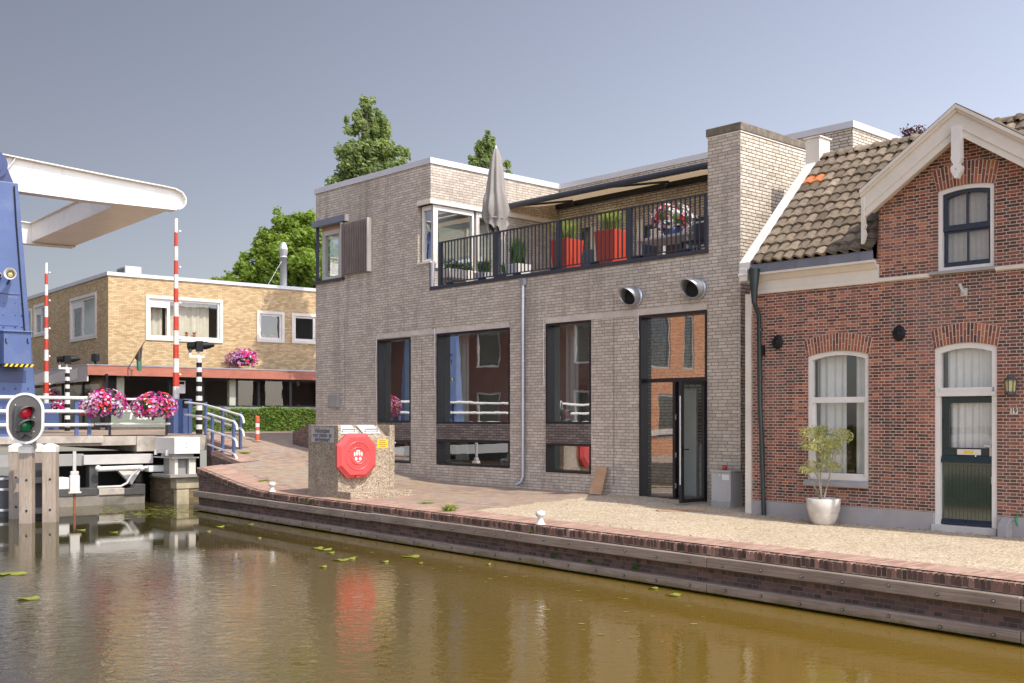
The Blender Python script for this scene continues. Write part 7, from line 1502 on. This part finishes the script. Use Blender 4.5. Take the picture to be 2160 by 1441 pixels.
for zc_, m in ((.135, 'signal_red'), (-.165, 'signal_green')):
    d = Vector((.70, -.72, -.08)).normalized(); x = d.cross(Vector((0, 0, 1))).normalized(); y = x.cross(d); c0 = f(.03, -.12, zc_); b = MB(); V = []
    seg = 28; pf = [(.0, .148), (.10, .152), (.28, .158)]
    for i, (u, r) in enumerate(pf):
        for j in range(seg+1):
            w = math.radians(-38+256*j/seg); top = max(0, math.sin(w)); uu = u*(.42+.75*top) if i == 2 else u*(.5+.5*top); V.append(c0+d*uu+x*(r*math.cos(w))+y*(r*math.sin(w)))
    b.mesh(V, [(i*(seg+1)+j, i*(seg+1)+j+1, (i+1)*(seg+1)+j+1, (i+1)*(seg+1)+j) for i in range(2) for j in range(seg)], smooth=True); ho = b.build('hood', M['hood'] if 'hood' in M else M['dark_grey'], t); sm_ = ho.modifiers.new('solid', 'SOLIDIFY'); sm_.thickness = .006
    b = MB(); V = []
    for u, r in ((.045, .138), (.075, .11), (.092, .06), (.097, .002)): V += [c0+d*u+x*(r*math.cos(2*math.pi*j/24))+y*(r*math.sin(2*math.pi*j/24)) for j in range(24)]
    b.mesh(V, [(i*24+j, i*24+(j+1) % 24, (i+1)*24+(j+1) % 24, (i+1)*24+j) for i in range(3) for j in range(24)], smooth=True); b.build('red_lens' if 'red' in m else 'green_lens', M[m], t)
b = MB(); b.prism(MX, [(-.12, -.31), (.14, -.31), (.16, -.42), (.02, -.355), (-.07, -.46)], -.10, -.012); b.build('lower_bracket', M['dark_grey'], t)
for x_, z_ in ((-.21, .30), (-.21, .02), (-.21, -.30), (.19, .02), (.19, -.30)): b = MB(); b.ball(f(x_, -.016, z_), .014, 0, None, 8, 6); b.build('bolt', M['white'], t)
b = MB(); b.box(f, .03, .11, .36, .44, -bh_-.12, bh_*.5); b.box(f, -.05, .19, .03, .40, -.05, .05); b.build('mast', M['mid_grey'], t)
# rusty gauge post in front of the footing
gv = on_z(157, 1083, WATER); kg = gv.y/F; t = thing('gauge_post', gv, 'rusty steel post with pale box in the water before the bridge footing', 'post'); zz = lambda py: EYE-(py-HY)*kg
f = Fr(gv.to_2d().to_3d(), .5); b = MB(); b.box(f, -.03, .03, -.03, .03, -1.4, zz(1033)); b.build('rusty_post', M['rust'], t); b = MB(); b.box(f, -.115, .115, -.10, .10, zz(1037), zz(1003)); b.build('box', M['bridge_white'], t, bevel=.012); b = MB(); b.box(f, -.04, .04, -.03, .03, zz(998), zz(952)); b.build('upper_post', M['light_grey'], t, bevel=.005)
b = MB(); b.box(f, -.10, .10, -.05, .05, zz(1003), zz(994)); b.build('clamp', M['light_grey'], t, bevel=.02); b = MB(); b.box(f, -.15, .15, -.12, .12, zz(1040), zz(1037)); b.build('shelf', M['cream'], t)
sv = at(4, 0, 26.5); t = thing('steel_pile', (sv.x, sv.y, WATER), 'dark round steel pile with bright bands at the left edge of the water', 'pile'); b = MB(); b.lathe((sv.x, sv.y, 0), [(.20, -1.5), (.20, .33), (.001, .36)], 24); b.build('tube', M['dark_grey'], t)
for z in (.26, .0, -.50): b = MB(); b.lathe((sv.x, sv.y, z), [(.205, 0), (.207, .05), (.205, .06)], 24); b.build('band', M['steel'], t)
# ------------------------------------------------------------------ brick building on the other bank (seen in the windows)
ob_ = thing('orange_building', AP(14, -24, 0), 'orange brick apartment building on the far left bank mirrored in the windows', 'building')
fo_ = lambda p, c, z: AP(7.6-c, p, z); fp_ = lambda a, c, z: AP(a, -15+c, z)
ho = [(-28.5, -27.1, 4.0, 6.6), (-26.2, -25.4, 4.0, 6.6), (-23.6, -21.8, 4.0, 6.6), (-20.4, -19.6, 4.0, 6.6), (-18.4, -16.8, 4.0, 6.6), (-28.5, -26.5, .8, 2.8), (-24, -22, .8, 2.8), (-19.5, -17.5, .8, 2.8), (-28.5, -27.1, 7.3, 9.6), (-23.6, -21.8, 7.3, 9.6), (-18.4, -16.8, 7.3, 9.6)]
hp_ = [(9+i*3.1, 10.6+i*3.1, z, z+2.0) for i in range(4) for z in (1.0, 4.2, 7.3)]
b = MB(); b.wall(fo_, -30, -15, -1, 11, ho, 0, .2); b.build('front_wall', M['orange_brick'], ob_); b = MB(); b.wall(fp_, 7.6, 21, -1, 11, hp_, 0, .2); b.build('side_wall', M['dark_red'] if 'dark_red' in M else M['quay_brick'], ob_)
b = MB(); b.box(AX, -30.2, -14.8, 7.4, 21, 11, 11.3); b.build('roof', M['zinc_dull'], ob_)
for h in ho: window(ob_, 'window', fo_, h[0], h[1], h[2], h[3], -.05, .09, .1, M['mid_grey'], M['glass_shop'])
for h in hp_: window(ob_, 'window', fp_, h[0], h[1], h[2], h[3], -.05, .09, .1, M['light_grey'], M['glass_shop'])
room(ob_, AX, -29.8, -15.2, 7.9, 20, 0, 11, 'room_dark')
b = MB()
for k in range(16): x = -24+2.6*k/15; b.box(fo_, x-.02, x+.02, .12, .16, 4.0, 5.0)
b.box(fo_, -24, -21.4, .10, .18, 5.0, 5.05); b.build('window_railing', M['charcoal'], ob_)
b = MB(); b.plan([AP(-60, -10.95, 0).to_2d(), AP(7.3, -10.95, 0).to_2d(), AP(7.3, -80, 0).to_2d(), AP(-60, -80, 0).to_2d()], -2, .05); tag(b.build('far_bank', M['pavers']), kind='structure')
b = MB(); b.plan([AP(17.8, -60, 0).to_2d(), AP(17.8, -14, 0).to_2d(), AP(60, -14, 0).to_2d(), AP(60, -60, 0).to_2d()], -2, .05); tag(b.build('far_bank', M['pavers']), kind='structure')
def plain_house(name, fr, w, d, h, mat, label, seed):
    rnd = random.Random(seed); t = thing(name, fr(0, 0, 0), label, 'house'); fw_ = lambda a, c, z: fr(a, -c, z); sw = lambda a, c, z: fr(-c, a, z); se = lambda a, c, z: fr(w+c, a, z)
    hf = [(x, x+1.3, z, z+1.9) for x in [1.2+2.9*i for i in range(int((w-1)/2.9))] for z in (.9, 4.0)]; hs_ = [(x, x+1.3, z, z+1.9) for x in [1.2+2.9*i for i in range(int((d-1)/2.9))] for z in (.9, 4.0)]
    b = MB(); b.wall(fw_, 0, w, -.5, h, hf, 0, .15); b.wall(sw, 0, d, -.5, h, hs_, 0, .15); b.wall(se, 0, d, -.5, h, [], 0, .15); b.wall(lambda a, c, z: fr(a, d, z), 0, w, -.5, h, [], 0, .15); b.build('wall', M[mat], t)
    b = MB(); b.mesh([fr(-.3, -.3, h), fr(w+.3, -.3, h), fr(w+.3, d+.3, h), fr(-.3, d+.3, h), fr(-.3, d/2, h+d*.4), fr(w+.3, d/2, h+d*.4)], [(0,1,5,4), (2,3,4,5), (0,4,3), (1,2,5)]); b.build('roof', M['bitumen'], t)
    for q in hf: window(t, 'window', fw_, q[0], q[1], q[2], q[3], -.04, .09, .09, M['white'], M['glass_shop'])
    for q in hs_: window(t, 'window', sw, q[0], q[1], q[2], q[3], -.04, .09, .09, M['white'], M['glass_shop'])
    room(t, fr, .3, w-.3, .3, d-.3, 0, h-.1, 'room_dark')
o_ = AP(22, -15, 0); plain_house('reflection_house', Fr(o_, math.atan2(DA.y, DA.x)), 18, 9, 6.4, 'dark_red', 'added unseen dark brick house beyond the bridge to darken the leftmost window reflection', 1)  # put in out of view so the pane mirrors no white horizon
plain_house('reflection_house', Fr((22, 34, 0), math.radians(52)), 20, 9, 6.2, 'dark_red', 'added unseen dark brick house behind the grey building to darken the shop window reflections', 2)  # also put in unseen, to keep pale sky out of the shop glass
